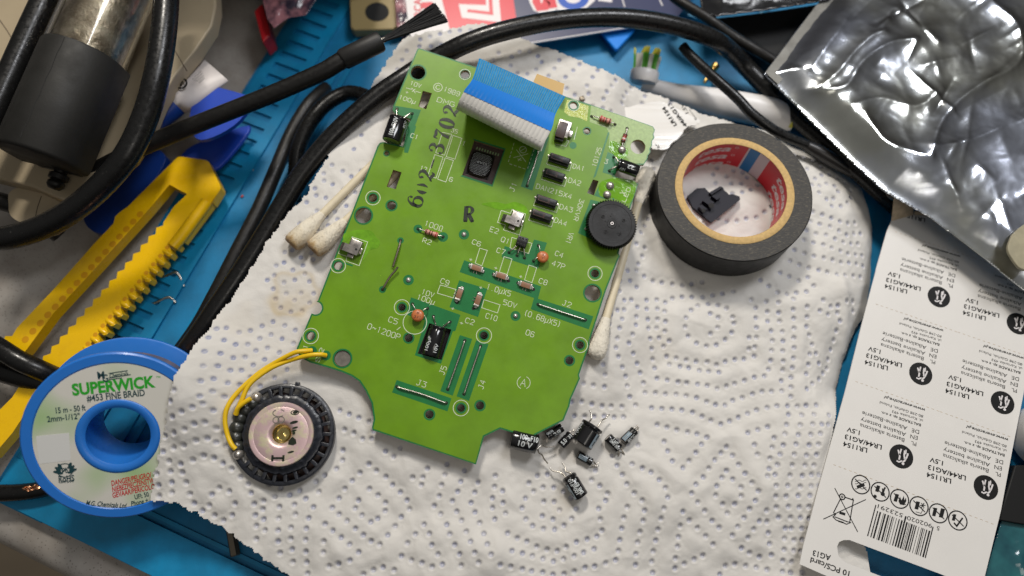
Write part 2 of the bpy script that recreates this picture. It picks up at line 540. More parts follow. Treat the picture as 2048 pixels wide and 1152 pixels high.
class MB:
    def __init__(self):
        self.v = []
        self.f = []
        self.m = []
        self.mi = 0
        self.T = None

    def add(self, vs, fs, T=None):
        o = len(self.v)
        T = T or self.T
        for p in vs:
            p = Vector(p)
            self.v.append(T @ p if T else p)
        for f in fs:
            self.f.append(tuple(i + o for i in f))
            self.m.append(self.mi)

    def rbox(self, c, s, bev=0.2, T=None, seg=2, rz=0.0):
        bm = bmesh.new()
        bmesh.ops.create_cube(bm, size=1.0)
        for v in bm.verts:
            v.co = Vector((v.co.x * s[0], v.co.y * s[1], v.co.z * s[2]))
        bev = min(bev, 0.45 * min(s))
        if bev > 0:
            bmesh.ops.bevel(bm, geom=bm.edges[:], offset=bev, segments=seg, affect='EDGES', profile=0.5)
        R = Matrix.Translation(Vector(c)) @ Matrix.Rotation(rz, 4, 'Z')
        bm.verts.ensure_lookup_table()
        vs = [R @ v.co for v in bm.verts]
        fs = [tuple(v.index for v in f.verts) for f in bm.faces]
        bm.free()
        self.add(vs, fs, T)

    def tube(self, pts, r, seg=10, caps=True, T=None, ends=True, flat=1.0):
        pts = [Vector(p) for p in pts]
        n = len(pts)
        rr = [r] * n if not hasattr(r, '__len__') else list(r)
        t0 = (pts[1] - pts[0]).normalized()
        nrm = t0.orthogonal().normalized()
        vs, fs = [], []
        for i in range(n):
            t = (pts[min(i + 1, n - 1)] - pts[max(i - 1, 0)]).normalized()
            nrm = (nrm - t * nrm.dot(t))
            if nrm.length < 1e-6:
                nrm = t.orthogonal()
            nrm.normalize()
            b = t.cross(nrm)
            for j in range(seg):
                a = 2 * math.pi * j / seg
                vs.append(pts[i] + (nrm * math.cos(a) + b * math.sin(a) * flat) * rr[i])
        for i in range(n - 1):
            for j in range(seg):
                k = (j + 1) % seg
                fs.append((i * seg + j, i * seg + k, (i + 1) * seg + k, (i + 1) * seg + j))
        if caps:
            fs.append(tuple(range(seg - 1, -1, -1)))
            fs.append(tuple((n - 1) * seg + j for j in range(seg)))
        self.add(vs, fs, T)

    def lathe(self, prof, seg=40, T=None, a0=0.0, a1=2 * math.pi, rfun=None):
        full = abs(a1 - a0 - 2 * math.pi) < 1e-6
        vs, fs = [], []
        k = seg if full else seg + 1
        for (r, z) in prof:
            for j in range(k):
                a = a0 + (a1 - a0) * j / seg
                q = rfun(a, r, z) if rfun else r
                vs.append((q * math.cos(a), q * math.sin(a), z))
        for i in range(len(prof) - 1):
            for j in range(seg):
                l = (j + 1) % k
                fs.append((i * k + j, i * k + l, (i + 1) * k + l, (i + 1) * k + j))
        if full:
            if prof[0][0] > 1e-6 and getattr(self, 'capb', False):
                fs.append(tuple(range(k - 1, -1, -1)))
        self.add(vs, fs, T)

    def plate(self, loops, z0, z1, T=None, fn=None, bottom=True):
        loops = [[tuple(p[:2]) for p in l] for l in loops]
        flat = [p for l in loops for p in l]
        tris = tessellate_polygon([[Vector((p[0], p[1], 0)) for p in l] for l in loops])
        n = len(flat)
        vs = [(p[0], p[1], z1) for p in flat] + [(p[0], p[1], z0) for p in flat]
        fs = []
        for t in tris:
            a, b, c = (flat[i] for i in t)
            ccw = (b[0] - a[0]) * (c[1] - a[1]) - (b[1] - a[1]) * (c[0] - a[0]) > 0
            t = tuple(t) if ccw else tuple(reversed(t))
            fs.append(t)
            if bottom:
                fs.append(tuple(i + n for i in reversed(t)))
        o = 0
        for li, l in enumerate(loops):
            k = len(l)
            ar = sum(l[i][0] * l[(i + 1) % k][1] - l[(i + 1) % k][0] * l[i][1] for i in range(k))
            ccw = (ar > 0) == (li == 0)
            for i in range(k):
                a, b = o + i, o + (i + 1) % k
                fs.append((b, a, a + n, b + n) if ccw else (a, b, b + n, a + n))
            o += k
        if fn:
            vs = [fn(*v) for v in vs]
        self.add(vs, fs, T)

    def sheet(self, loops, z, T=None, fn=None):
        loops = [[tuple(p[:2]) for p in l] for l in loops]
        flat = [p for l in loops for p in l]
        tris = tessellate_polygon([[Vector((p[0], p[1], 0)) for p in l] for l in loops])
        fs = []
        for t in tris:
            a, b, c = (flat[i] for i in t)
            ccw = (b[0] - a[0]) * (c[1] - a[1]) - (b[1] - a[1]) * (c[0] - a[0]) > 0
            fs.append(tuple(t) if ccw else tuple(reversed(t)))
        vs = [(p[0], p[1], z) for p in flat]
        if fn:
            vs = [fn(*v) for v in vs]
        self.add(vs, fs, T)

    def strip(self, pts, wd, z=0.0, closed=False, fn=None, T=None):
        pts = [Vector(p[:2]) for p in pts]
        n = len(pts)
        vs = []
        for i in range(n):
            if closed:
                a, b, c = pts[i - 1], pts[i], pts[(i + 1) % n]
            else:
                a, b, c = pts[max(i - 1, 0)], pts[i], pts[min(i + 1, n - 1)]
            d1 = (b - a).normalized() if (b - a).length > 1e-9 else (c - b).normalized()
            d2 = (c - b).normalized() if (c - b).length > 1e-9 else d1
            t = d1 + d2
            t = t.normalized() if t.length > 1e-6 else d1
            nn = Vector((-t.y, t.x))
            k = max(0.5, nn.dot(Vector((-d1.y, d1.x))))
            off = nn * (wd / 2 / k)
            vs += [(b.x + off.x, b.y + off.y, z), (b.x - off.x, b.y - off.y, z)]
        fs = []
        for i in range(n if closed else n - 1):
            j = (i + 1) % n
            fs.append((2 * i + 1, 2 * j + 1, 2 * j, 2 * i))
        if fn:
            vs = [fn(*v) for v in vs]
        self.add(vs, fs, T)

    def stroke_text(self, s, a, b, h, wd, z, T=None):      # single-line lettering from a to b (2D), height h, centred on the line
        a, b = Vector(a), Vector(b)
        d = (b - a)
        L = d.length
        d.normalize()
        up = Vector((-d.y, d.x))
        n = len(s)
        cell = L / (n * 5.6 - 1.6)
        for i, ch in enumerate(s):
            for pl in G[ch]:
                q = []
                for (x, y) in pl:
                    p = a + d * ((i * 5.6 + x) * cell) + up * ((y - 3) / 6 * h)
                    q.append((p.x, p.y))
                cl = len(q) > 3 and (Vector(q[0]) - Vector(q[-1])).length < 1e-5
                self.strip(q[:-1] if cl else q, wd, z, closed=cl, T=T)

    def text(self, s, a, b, z=0.0, bold=False, italic=False, h=None, fn=None, T=None, mid=True, fine=False):
        vs, fs, x0, x1 = text_geo(s, bold, italic, fine)
        a, b = Vector(a[:2]), Vector(b[:2])
        d = b - a
        sc = d.length / (x1 - x0)
        d.normalize()
        up = Vector((-d.y, d.x))
        sy = (h / CAPH) if h else sc
        o = []
        for (x, y) in vs:
            yy = (y - (CAPH / 2 if mid else 0)) * sy
            p = a + d * ((x - x0) * sc) + up * yy
            o.append((p.x, p.y, z))
        if fn:
            o = [fn(*v) for v in o]
        self.add(o, fs, T)

    def grid(self, nu, nv, f):
        vs = [f(i / (nu - 1), j / (nv - 1)) for j in range(nv) for i in range(nu)]
        fs = [(j * nu + i, j * nu + i + 1, (j + 1) * nu + i + 1, (j + 1) * nu + i) for j in range(nv - 1) for i in range(nu - 1)]
        self.add(vs, fs)

    def build(self, name, mats, parent=None, smooth=35.0, loc=None, M=None):
        me = bpy.data.meshes.new(name)
        org = Vector(loc) if loc is not None else Vector((0, 0, 0))
        me.from_pydata([tuple((p - org) * S) for p in self.v], [], self.f)
        if isinstance(mats, str):
            mats = [mats]
        for m in mats:
            me.materials.append(MATS[m])
        if len(mats) > 1:
            me.polygons.foreach_set('material_index', self.m)
        if smooth:
            me.polygons.foreach_set('use_smooth', [True] * len(me.polygons))
            me.update()
            try:
                me.set_sharp_from_angle(angle=math.radians(smooth))
            except Exception:
                pass
        me.validate()
        me.update()
        o = bpy.data.objects.new(name, me)
        COL.objects.link(o)
        if parent:
            o.parent = parent
        o.location = org * S
        if M is not None:
            o.matrix_world = mm(M)
        return o


def mm(M):
    M = M.copy()
    for i in range(3):
        M[i][3] *= S
    return M


def tag(o, label=None, cat=None, group=None, kind=None):
    if label:
        o['label'] = label
    if cat:
        o['category'] = cat
    if group:
        o['group'] = group
    if kind:
        o['kind'] = kind
    return o


def thing(name, label, cat, M, group=None):
    o = bpy.data.objects.new(name, None)
    o.empty_display_size = 0.005
    COL.objects.link(o)
    o.matrix_world = mm(M) if isinstance(M, Matrix) else Matrix.Translation(Vector(M) * S)
    return tag(o, label, cat, group)


def one(name, mb, mats, label, cat, group=None, smooth=35.0, loc=None):
    if loc is None:
        n = max(1, len(mb.v))
        loc = (sum(p.x for p in mb.v) / n, sum(p.y for p in mb.v) / n, min(p.z for p in mb.v))
    return tag(mb.build(name, mats, smooth=smooth, loc=loc), label, cat, group)


def single_tube(name, pts, r, m, label, cat, group=None, n=8, seg=14):
    b = MB()
    b.tube(crv(pts, n), r, seg)
    return one(name, b, m, label, cat, group, smooth=60)


I4 = Matrix.Identity(4)


# ================================================================== SETTING
def floor():
    m = mat('floor_wood', (0.50, 0.40, 0.28), 0.45, var=0.12, vscale=9)
    nt = m.node_tree
    tc = nt.nodes['Texture Coordinate']
    mp = nt.nodes.new('ShaderNodeMapping')
    mp.inputs['Scale'].default_value = (0.25, 2.0, 1)
    mp.inputs['Rotation'].default_value = (0, 0, 0.6)
    nt.links.new(tc.outputs['Object'], mp.inputs['Vector'])
    for n in nt.nodes:
        if n.type == 'TEX_NOISE':
            nt.links.new(mp.outputs['Vector'], n.inputs['Vector'])
    b = MB()
    b.add([(-3000, -3000, -700), (3000, -3000, -700), (3000, 3000, -700), (-3000, 3000, -700)], [(0, 1, 2, 3)])
    tag(b.build('floor', 'floor_wood'), 'pale wood floor below the table edge', None, kind='structure')


floor()


def table():
    # front edge of the worktop runs parallel to the mat's lower edge
    a, c = W(0, 1026, -1.5), W(253, 1153, -1.5)
    d = (c - a).normalized()
    nrm = Vector((d.y, -d.x, 0))
    if nrm.y > 0:
        nrm = -nrm
    b = MB()
    prof = [(-1500, -1.5), (2.0, -1.5)]
    R = 9.0
    for i in range(1, 10):
        an = math.pi / 2 * i / 9
        prof.append((2.0 + R * math.sin(an), -1.5 - R * (1 - math.cos(an))))
    prof += [(2.0 + R, -24), (0, -30), (-1500, -30)]
    vs, fs = [], []
    for t in (-1200, 1800):
        for (p, z) in prof:
            q = a + d * t + nrm * p
            vs.append((q.x, q.y, z))
    k = len(prof)
    for i in range(k - 1):
        fs.append((i, i + 1, k + i + 1, k + i))
    b.add(vs, fs)
    tag(b.build('table_top', 'table_grey', smooth=50), 'grey speckled worktop with a rounded front edge', None, kind='structure')


table()


def silicone_mat():
    root = thing('work_mat', 'blue silicone work mat with moulded slots, spread under everything else', 'mat', (0, 0, 0))
    A = W(566, 45, 3.0)
    Bq = W(-30, 992, 3.0)
    Cq = W(420, 1212, 3.0)
    e1 = (A - Bq).normalized()
    e2 = (Cq - Bq)
    e2 = (e2 - e1 * e2.dot(e1)).normalized()       # square corner
    L1, L2 = 520.0, 420.0

    def q(s, t, z=0.0):                              # s along the left edge, t inwards
        p = Bq + e1 * s + e2 * t
        return (p.x, p.y, z)

    def qi(p):
        d = Vector(p) - Bq
        return (d.dot(e1), d.dot(e2))
    b = MB()
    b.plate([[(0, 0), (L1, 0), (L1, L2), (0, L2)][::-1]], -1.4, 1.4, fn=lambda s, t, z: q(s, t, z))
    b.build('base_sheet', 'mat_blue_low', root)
    # raised ladder rim along the left edge, slots cut through it
    s0, t0 = qi(W(557, 101, 4.0))
    s1, t1 = qi(W(522, 172, 4.0))
    tm = 13.0
    holes = []
    pitch = abs(s0 - s1) / 3
    wid = 20.0
    k = -int(s0 / pitch) + 2
    while s0 + k * pitch < L1 - 14:
        sc = s0 + k * pitch
        holes.append([(sc - 1.5, tm - 6.3), (sc + 1.5, tm - 6.3), (sc + 1.5, tm + 6.3), (sc - 1.5, tm + 6.3)])
        k += 1
    b = MB()
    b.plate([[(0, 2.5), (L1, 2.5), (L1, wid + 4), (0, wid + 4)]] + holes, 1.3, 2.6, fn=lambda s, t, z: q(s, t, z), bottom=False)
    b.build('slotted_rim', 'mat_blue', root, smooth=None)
    # two narrow ribs further in and the lip along the lower edge
    b = MB()
    for t in (34.0, 38.5):
        b.plate([[(16, t), (L1, t), (L1, t + 1.6), (16, t + 1.6)]], 1.3, 2.6, fn=lambda s, t, z: q(s, t, z), bottom=False)
    b.build('inner_rib', 'mat_blue', root, smooth=None)
    b = MB()
    b.plate([[(0.6, 2.4), (0.6, L2), (16, L2), (16, 2.4)][::-1]], 1.3, 3.4, fn=lambda s, t, z: q(s, t, z), bottom=False)
    b.plate([[(17.6, 30), (17.6, L2), (19, L2), (19, 30)][::-1]], 1.3, 2.3, fn=lambda s, t, z: q(s, t, z), bottom=False)
    b.build('lower_lip', 'mat_blue', root, smooth=None)
    b = MB()
    for i in range(150):
        t = 26 + i * 1.35
        ln = 6.0 if i % 5 else 8.0
        b.plate([[(24, t), (24 + ln, t), (24 + ln, t + 0.55), (24, t + 0.55)]], 1.3, 1.9, fn=lambda s, t, z: q(s, t, z), bottom=False)
    b.build('ruler_ticks', 'mat_blue', root, smooth=None)
    b = MB()                                        # shallow compartment walls in the middle and on the far side
    for (s, t, ls, lt) in ((300, 60, 3, 300), (300, 60, 150, 3), (300, 200, 150, 3), (450, 60, 3, 300), (380, 200, 3, 160), (250, 300, 50, 3)):
        b.rbox((s + ls / 2, t + lt / 2, 3.4), (ls, lt, 4.2), 0.8)
    b.v = [Vector(q(p.x, p.y, p.z)) for p in b.v]
    b.build('compartment_wall', 'mat_blue', root)
    return q


silicone_mat()


# ================================================================== PAPER TOWEL
def paper_towel():
    def c6(l):
        return [(1000 + x / 2.087, 600 + y / 2.087) for x, y in l]

    def c5(l):
        return [(300 + x / 2.866, 750 + y / 2.866) for x, y in l]

    def cc(c, rx, ry, a0=0, a1=360, n=28):
        return [(c[0] + rx * math.cos(math.radians(a0 + (a1 - a0) * i / n)), c[1] + ry * math.sin(math.radians(a0 + (a1 - a0) * i / n))) for i in range(n + 1)]
    Ls = []                                        # (pixels, spacing mm)
    A = Ls.append
    # right and lower half
    for l in (cc((875, 100), 102, 88), cc((872, 96), 46, 42, -80, 130), cc((205, 870), 112, 90), cc((207, 875), 42, 40, -120, 140),
              [(655, 0), (660, 75), (652, 135), (690, 200), (705, 235), (860, 258), (905, 270), (940, 255), (1070, 232), (1070, 150), (1065, 10)],
              [(690, 10), (690, 60), (690, 140), (725, 195)], [(712, 266), (870, 295), (905, 305), (975, 270), (1042, 262)], [(1045, 0), (1042, 200)],
              [(610, 0), (618, 110), (640, 240), (660, 325), (880, 360), (920, 372), (955, 355), (1070, 320), (1125, 312), (1140, 170), (1105, 0)],
              [(575, 30), (565, 110), (540, 185), (575, 260), (600, 340), (612, 383), (800, 400), (925, 445), (965, 425), (1075, 385), (1180, 378), (1185, 180), (1155, 0)],
              [(520, 0), (520, 40), (500, 110), (480, 215), (505, 250), (530, 325), (545, 405), (570, 440)],
              [(460, 60), (450, 150), (465, 180)], [(430, 270), (440, 310), (450, 336)],
              [(300, 420), (340, 425), (425, 440), (600, 447), (775, 460), (935, 522), (965, 502), (1090, 450), (1180, 442), (1360, 438)],
              [(350, 350), (460, 370)], [(310, 480), (560, 490)],
              [(1225, 0), (1230, 190), (1215, 440)], [(1280, 30), (1285, 130), (1300, 150)],
              [(655, 522), (870, 572), (745, 725), (655, 522)], [(1040, 555), (1150, 522), (1115, 740), (1040, 555)],
              [(945, 612), (1085, 810), (955, 1005), (798, 808), (945, 612)], [(950, 712), (1022, 800), (955, 890), (893, 800), (950, 712)],
              [(765, 885), (908, 1040), (728, 1122), (765, 885)], [(1110, 882), (1142, 1100), (1010, 1040), (1110, 882)],
              [(470, 650), (530, 775), (605, 850), (595, 930), (570, 1050), (560, 1150)], [(550, 685), (650, 730), (705, 805), (690, 850), (665, 940), (640, 1080), (636, 1150)],
              [(490, 590), (595, 612), (560, 690)], [(380, 750), (425, 780), (460, 820), (412, 860), (430, 980), (300, 1020), (225, 1056), (80, 1000), (5, 960)],
              [(400, 715), (425, 750), (400, 800), (440, 900), (420, 1030), (230, 1096), (25, 1040)], [(500, 690), (540, 815), (510, 950), (490, 1085), (240, 1150), (0, 1105)],
              [(1205, 480), (1145, 740), (1152, 880), (1195, 960), (1185, 1150)], [(1260, 480), (1212, 700), (1190, 830), (1230, 1000), (1215, 1150)],
              [(1310, 480), (1265, 700), (1240, 830), (1262, 1000), (1240, 1150)], [(1340, 520), (1300, 700), (1285, 830), (1290, 1000), (1262, 1140)],
              [(1380, 480), (1335, 640), (1320, 800)], [(1312, 180), (1378, 300), (1278, 372), (1312, 180)], [(1350, 0), (1440, 60), (1400, 250), (1380, 340)],
              [(920, 1150), (960, 1100), (1140, 1130)], [(10, 800), (15, 880), (40, 930)], [(120, 760), (160, 730), (240, 720)]):
        A((c6(l), 4.0))
    # lower left
    for l in (cc((410, 740), 76, 96), [(80, 270), (240, 190), (290, 160), (385, 210)], [(85, 355), (200, 310), (290, 265), (390, 310), (470, 370)],
              [(75, 440), (200, 395), (310, 358), (400, 400), (470, 420)], [(120, 150), (160, 70)], [(190, 100), (160, 70)],
              [(175, 510), (320, 458), (430, 510), (575, 625), (605, 800), (605, 960), (520, 930)], [(185, 540), (330, 490), (440, 545), (535, 612), (640, 760), (655, 880), (640, 960)],
              [(35, 440), (35, 520), (45, 720)], [(90, 430), (112, 520), (125, 710)], [(165, 500), (205, 640), (265, 790)], [(190, 550), (240, 700), (300, 800)],
              [(590, 700), (650, 720)], [(715, 700), (740, 760), (735, 900), (740, 1080)], [(800, 690), (835, 760), (805, 900), (812, 1090)], [(855, 660), (930, 760), (900, 850), (890, 900), (895, 1150)],
              [(1250, 510), (1375, 615), (1495, 745), (1305, 988), (1035, 765), (1130, 630), (1250, 510)], [(1253, 650), (1367, 752), (1272, 862), (1160, 760), (1253, 650)],
              [(1000, 855), (1225, 1042), (985, 1110), (1000, 855)], [(1570, 855), (1695, 1127), (1408, 1035), (1570, 855)],
              [(1000, 575), (940, 620), (960, 670)], [(1065, 540), (1100, 490), (1105, 430), (1060, 415)], [(1085, 200), (1140, 225), (1250, 270), (1300, 350), (1250, 378), (1150, 330), (1095, 305)],
              [(1345, 440), (1400, 470), (1440, 400)], [(1500, 590), (1570, 585), (1610, 490)], [(1550, 635), (1590, 540)], [(1700, 510), (1660, 690), (1625, 745), (1690, 850), (1770, 1020), (1800, 1150)],
              [(1800, 550), (1755, 680), (1730, 740), (1795, 860), (1850, 980), (1890, 1100)], [(1880, 615), (1860, 680), (1838, 735), (1890, 850), (1935, 970), (1970, 1080)],
              [(1980, 580), (1970, 680), (1948, 735), (1985, 860)], [(1220, 1150), (1320, 1100), (1420, 1130)], [(690, 620), (760, 655), (860, 665)]):
        A((c5(l), 4.0))
    # upper left, beside the board
    for k in range(9):
        o = k * 27
        A(([(742 - o * 0.62, 330 + o * 1.0), (700 - o * 0.6, 352 + o), (664 - o * 0.55, 330 + o), (640 - o * 0.5, 350 + o)], 4.6))
    A((cc((586, 585), 40, 38), 4.2))
    A((cc((586, 585), 14, 14), 4.2))
    for k in range(6):
        o = k * 26
        A(([(590 - o * 0.2, 660 + o), (540 - o * 0.2, 640 + o), (490 - o * 0.2, 668 + o), (440 - o * 0.2, 650 + o), (400, 690 + o)], 4.6))
    for k in range(5):
        o = k * 30
        A(([(812 - o * 0.55, 100 + o * 0.9), (790 - o * 0.5, 150 + o), (760 - o * .5, 190 + o)], 4.6))
    # top, behind the board
    for l in (cc((1051, 122), 31, 24), [(840, 75), (900, 60), (950, 55), (1000, 70)], [(820, 92), (880, 88), (930, 76), (985, 82)], [(815, 110), (870, 104)],
              [(1010, 165), (980, 130), (1000, 96)], [(1130, 105), (1100, 150), (1080, 160)], [(1160, 130), (1140, 150), (1115, 166), (1150, 190), (1190, 215)],
              [(1195, 140), (1170, 180), (1200, 215), (1235, 230)], [(1232, 160), (1205, 196), (1225, 215)], [(1262, 175), (1240, 200), (1270, 228), (1300, 240)],
              [(1290, 190), (1280, 215), (1330, 240), (1390, 250)], [(1340, 205), (1330, 222), (1372, 236)]):
        A((l, 4.4))
    # around the tape
    for l in (cc((1672, 372), 44, 36, -170, 110), cc((1662, 376), 22, 18), [(1628, 420), (1660, 432), (1700, 440), (1740, 430)], [(1625, 440), (1650, 447), (1700, 462), (1748, 450)],
              [(1615, 460), (1660, 470), (1700, 480), (1750, 472)], [(1608, 478), (1650, 490), (1700, 502), (1750, 496)], [(1590, 498), (1630, 512), (1690, 520), (1750, 515)],
              [(1580, 520), (1620, 536), (1680, 546), (1748, 540)], [(1560, 545), (1600, 560), (1640, 540)], [(1520, 560), (1560, 590), (1610, 585), (1640, 560)],
              [(1260, 480), (1290, 500), (1270, 540), (1300, 560), (1360, 570), (1420, 560)], [(1250, 520), (1260, 560), (1290, 590), (1350, 596), (1420, 590), (1480, 580)],
              [(1240, 560), (1240, 600), (1232, 640)], [(1262, 600), (1255, 640), (1240, 690)], [(1300, 300), (1310, 340), (1305, 420), (1280, 470)],
              cc((1475, 350), 48, 34), cc((1475, 352), 20, 14), [(1400, 420), (1460, 440), (1520, 430), (1560, 400)], [(1380, 400), (1350, 380)], [(1580, 290), (1640, 310), (1690, 345)],
              [(1620, 330), (1640, 350), (1625, 380)], [(1700, 600), (1735, 590)], [(1640, 600), (1690, 610), (1730, 612)], [(1640, 622), (1700, 640)]):
        A((l, 4.2))
    # outline
    right = [(1560, 273), (1635, 302), (1697, 343), (1726, 372), (1742, 414), (1747, 440), (1751, 476), (1752, 534), (1749, 565), (1744, 593), (1735, 628), (1716, 655), (1700, 690), (1692, 722), (1678, 778)]
    low_r = [(1662, 840), (1650, 900), (1690, 1000), (1735, 1100), (1760, 1250)]
    rest = [(1200, 1330), (900, 1300), (700, 1232), (572, 1152), (527, 1118), (495, 1095), (446, 1060), (398, 1033), (356, 1010), (317, 1001), (298, 1004), (304, 960), (316, 905), (330, 850), (338, 800), (345, 770),
            (372, 722), (398, 677), (434, 630), (479, 571), (520, 499), (554, 447), (612, 387), (618, 364), (638, 339), (672, 290), (712, 232), (727, 196), (735, 183), (749, 159), (775, 115), (800, 84), (808, 74), (850, 62),
            (894, 56), (941, 42), (976, 44), (1001, 54), (1030, 66), (1058, 80), (1093, 93), (1163, 121), (1210, 140), (1254, 163), (1300, 184), (1337, 199), (1407, 230), (1480, 250)]
    zr = 5.0
    R_w = [W(u, v, zr) for u, v in right]
    LR_w = [W(u, v, 8.0) for u, v in low_r]
    poly = [(p.x, p.y) for p in R_w + LR_w] + [(lambda p: (p.x, p.y))(wt(u, v)) for u, v in rest]
    # ragged torn edge
    pp = []
    for i in range(len(poly)):
        a, b2 = Vector(poly[i]), Vector(poly[(i + 1) % len(poly)])
        n = max(1, int((b2 - a).length / 1.1))
        for j in range(n):
            p = a.lerp(b2, j / n)
            k = 0.55 if i >= len(R_w) + len(LR_w) else 0.15
            p = p + Vector((random.uniform(-k, k), random.uniform(-k, k)))
            pp.append((p.x, p.y))
    P = np.array(pp)
    h = 0.42
    x0, x1 = P[:, 0].min() - 1, P[:, 0].max() + 1
    y0, y1 = P[:, 1].min() - 1, min(P[:, 1].max() + 1, 140)
    y0 = max(y0, -125)
    nx, ny = int((x1 - x0) / h), int((y1 - y0) / h)
    X = x0 + np.arange(nx) * h
    Y = y0 + np.arange(ny) * h
    XX, YY = np.meshgrid(X, Y)
    Z = zt(XX, YY)
    # distance to the right-hand polyline for the roll-off
    D = np.full(XX.shape, 1e9)
    for a, b2 in zip(R_w[:-1], R_w[1:]):
        ab = np.array((b2.x - a.x, b2.y - a.y))
        t = np.clip(((XX - a.x) * ab[0] + (YY - a.y) * ab[1]) / (ab @ ab), 0, 1)
        D = np.minimum(D, np.hypot(XX - a.x - t * ab[0], YY - a.y - t * ab[1]))
    wr = sst(-60, -40, YY)
    q = np.clip(1 - D / 26.0, 0, 1) ** 2.2
    Z = Z * (1 - q * wr) + 3.0 * q * wr
    # cushion waves, crumples

    def field(sig, seed):
        rng = np.random.RandomState(seed)
        f = np.fft.rfft2(rng.randn(ny, nx))
        ky = np.fft.fftfreq(ny, h)[:, None]
        kx = np.fft.rfftfreq(nx, h)[None, :]
        f *= np.exp(-0.5 * (2 * math.pi * sig) ** 2 * (kx ** 2 + ky ** 2))
        g = np.fft.irfft2(f, s=(ny, nx))
        return g / g.std()
    rel = 0.45 + 0.55 * np.clip(sst(10, 60, XX) + sst(-20, -60, YY), 0, 1)     # flatter near the board
    Z += rel * (0.75 * field(10, 1) + 0.24 * field(3.2, 2)) + 0.06 * field(1.1, 3) + 0.022 * field(0.55, 4)
    Z -= rel * 0.5 * np.abs(field(6, 8)) - rel * 0.16 * np.abs(field(2.4, 9))
    # soft folds on the right-hand side
    for (u0, v0, u1, v1, am, wd) in ((1690, 560, 1712, 690, 1.6, 3.0), (1640, 980, 1668, 820, 1.2, 3.5), (880, 1060, 1050, 1140, 1.0, 6.0), (560, 1000, 470, 930, 0.9, 5), (1150, 1130, 1300, 1000, .7, 7),
                                     (660, 735, 900, 800, 0.8, 4), (1420, 640, 1600, 600, .6, 6), (1000, 1100, 1010, 1000, .8, 5)):
        a, b2 = wt(u0, v0), wt(u1, v1)
        ab = np.array((b2.x - a.x, b2.y - a.y))
        t = np.clip(((XX - a.x) * ab[0] + (YY - a.y) * ab[1]) / (ab @ ab), 0, 1)
        dd = np.hypot(XX - a.x - t * ab[0], YY - a.y - t * ab[1])
        Z += am * np.exp(-(dd / wd) ** 2)
    blue = np.zeros(XX.shape)
    stain = np.zeros(XX.shape)
    Zb = Z.copy()
    imp = np.zeros(XX.shape)
    cell = {}
    for l, sp in Ls:
        w3 = [wt(u, v) for u, v in l]
        # resample
        acc = 0.0
        dots = [w3[0]]
        for a, b2 in zip(w3[:-1], w3[1:]):
            L = (b2 - a).length
            if L < 1e-6:
                continue
            pos = sp * 0.93 - acc
            while pos <= L:
                dots.append(a.lerp(b2, pos / L))
                pos += sp * 0.93
            acc = L - (pos - sp * 0.93)
        for p in dots:
            kx, ky = int(p.x // 3), int(p.y // 3)
            ok = True
            for ax in (-1, 0, 1):
                for ay in (-1, 0, 1):
                    for o in cell.get((kx + ax, ky + ay), ()):
                        if (o[0] - p.x) ** 2 + (o[1] - p.y) ** 2 < 2.5 ** 2:
                            ok = False
            if not ok:
                continue
            cell.setdefault((kx, ky), []).append((p.x, p.y))
            jx, jy = p.x + random.gauss(0, .15), p.y + random.gauss(0, .15)
            i0, i1 = int((jx - 2.6 - x0) / h), int((jx + 2.6 - x0) / h) + 1
            j0, j1 = int((jy - 2.6 - y0) / h), int((jy + 2.6 - y0) / h) + 1
            if i0 < 0 or j0 < 0 or i1 >= nx or j1 >= ny:
                continue
            sl = (slice(j0, j1), slice(i0, i1))
            imp[(j0 + j1) // 2, (i0 + i1) // 2] += 1
            dx, dy = XX[sl] - jx, YY[sl] - jy
            dd = np.hypot(dx, dy)
            rl = float(rel[(j0 + j1) // 2, (i0 + i1) // 2])
            amp = 0.86 * rl - 0.03
            Zb[sl] += -amp * np.exp(-(dd / (0.60 + 0.20 * rl)) ** 4) + 0.2 * amp * np.exp(-((dd - 1.35) / 0.5) ** 2)
            ring = np.exp(-((dd - 0.58) / 0.26) ** 2) * 0.95 + np.exp(-(dd / 0.5) ** 2) * 0.5
            k = random.uniform(0.5, 1.0) * (1.1 - 0.45 * float(rel[(j0 + j1) // 2, (i0 + i1) // 2]))
            blue[sl] = np.maximum(blue[sl], k * np.clip(ring, 0, 1))
    ky = np.fft.fftfreq(ny, h)[:, None]
    kx = np.fft.rfftfreq(nx, h)[None, :]
    q2 = np.fft.irfft2(np.fft.rfft2(imp) * np.exp(-0.5 * (2 * math.pi * 1.7) ** 2 * (kx ** 2 + ky ** 2)), s=(ny, nx))
    q2 = np.clip(q2 / np.percentile(q2, 98), 0, 1.1)
    Z = Zb - 0.85 * rel * q2                       # the sheet puffs up between the rows of dots
    for (u, v, r, am, rg) in ((590, 590, 9.5, .55, 1), (592, 612, 5, .5, 0), (480, 645, 6, .22, 0), (540, 640, 5, .2, 0), (1300, 690, 6, .12, 0), (1330, 690, 4, .12, 0), (560, 600, 4, .3, 0), (1120, 1015, 3, .2, 0), (610, 640, 4, .35, 0)):
        p = wt(u, v)
        dd = np.hypot(XX - p.x, YY - p.y) + 1.2 * field(2.0, 31)
        if rg:
            stain += .75 * am * .8 * np.exp(-((dd - r * .78) / 1.1) ** 2) + 0.16 * am * np.exp(-(dd / r) ** 4)
        else:
            stain += .45 * am * np.exp(-(dd / r) ** 4)
    # the battery card presses the towel's corner flat
    ca, cb = W(1657, 900, 12.6), W(1598, 1128, 12.6)
    side = (cb.x - ca.x) * (YY - ca.y) - (cb.y - ca.y) * (XX - ca.x)
    off = side / math.hypot(cb.x - ca.x, cb.y - ca.y)
    under = sst(-5.0, 1.5, off) * sst(10.0, -14.0, YY)
    Z = np.where(Z > 11.9, Z * (1 - under) + 11.9 * under, Z)
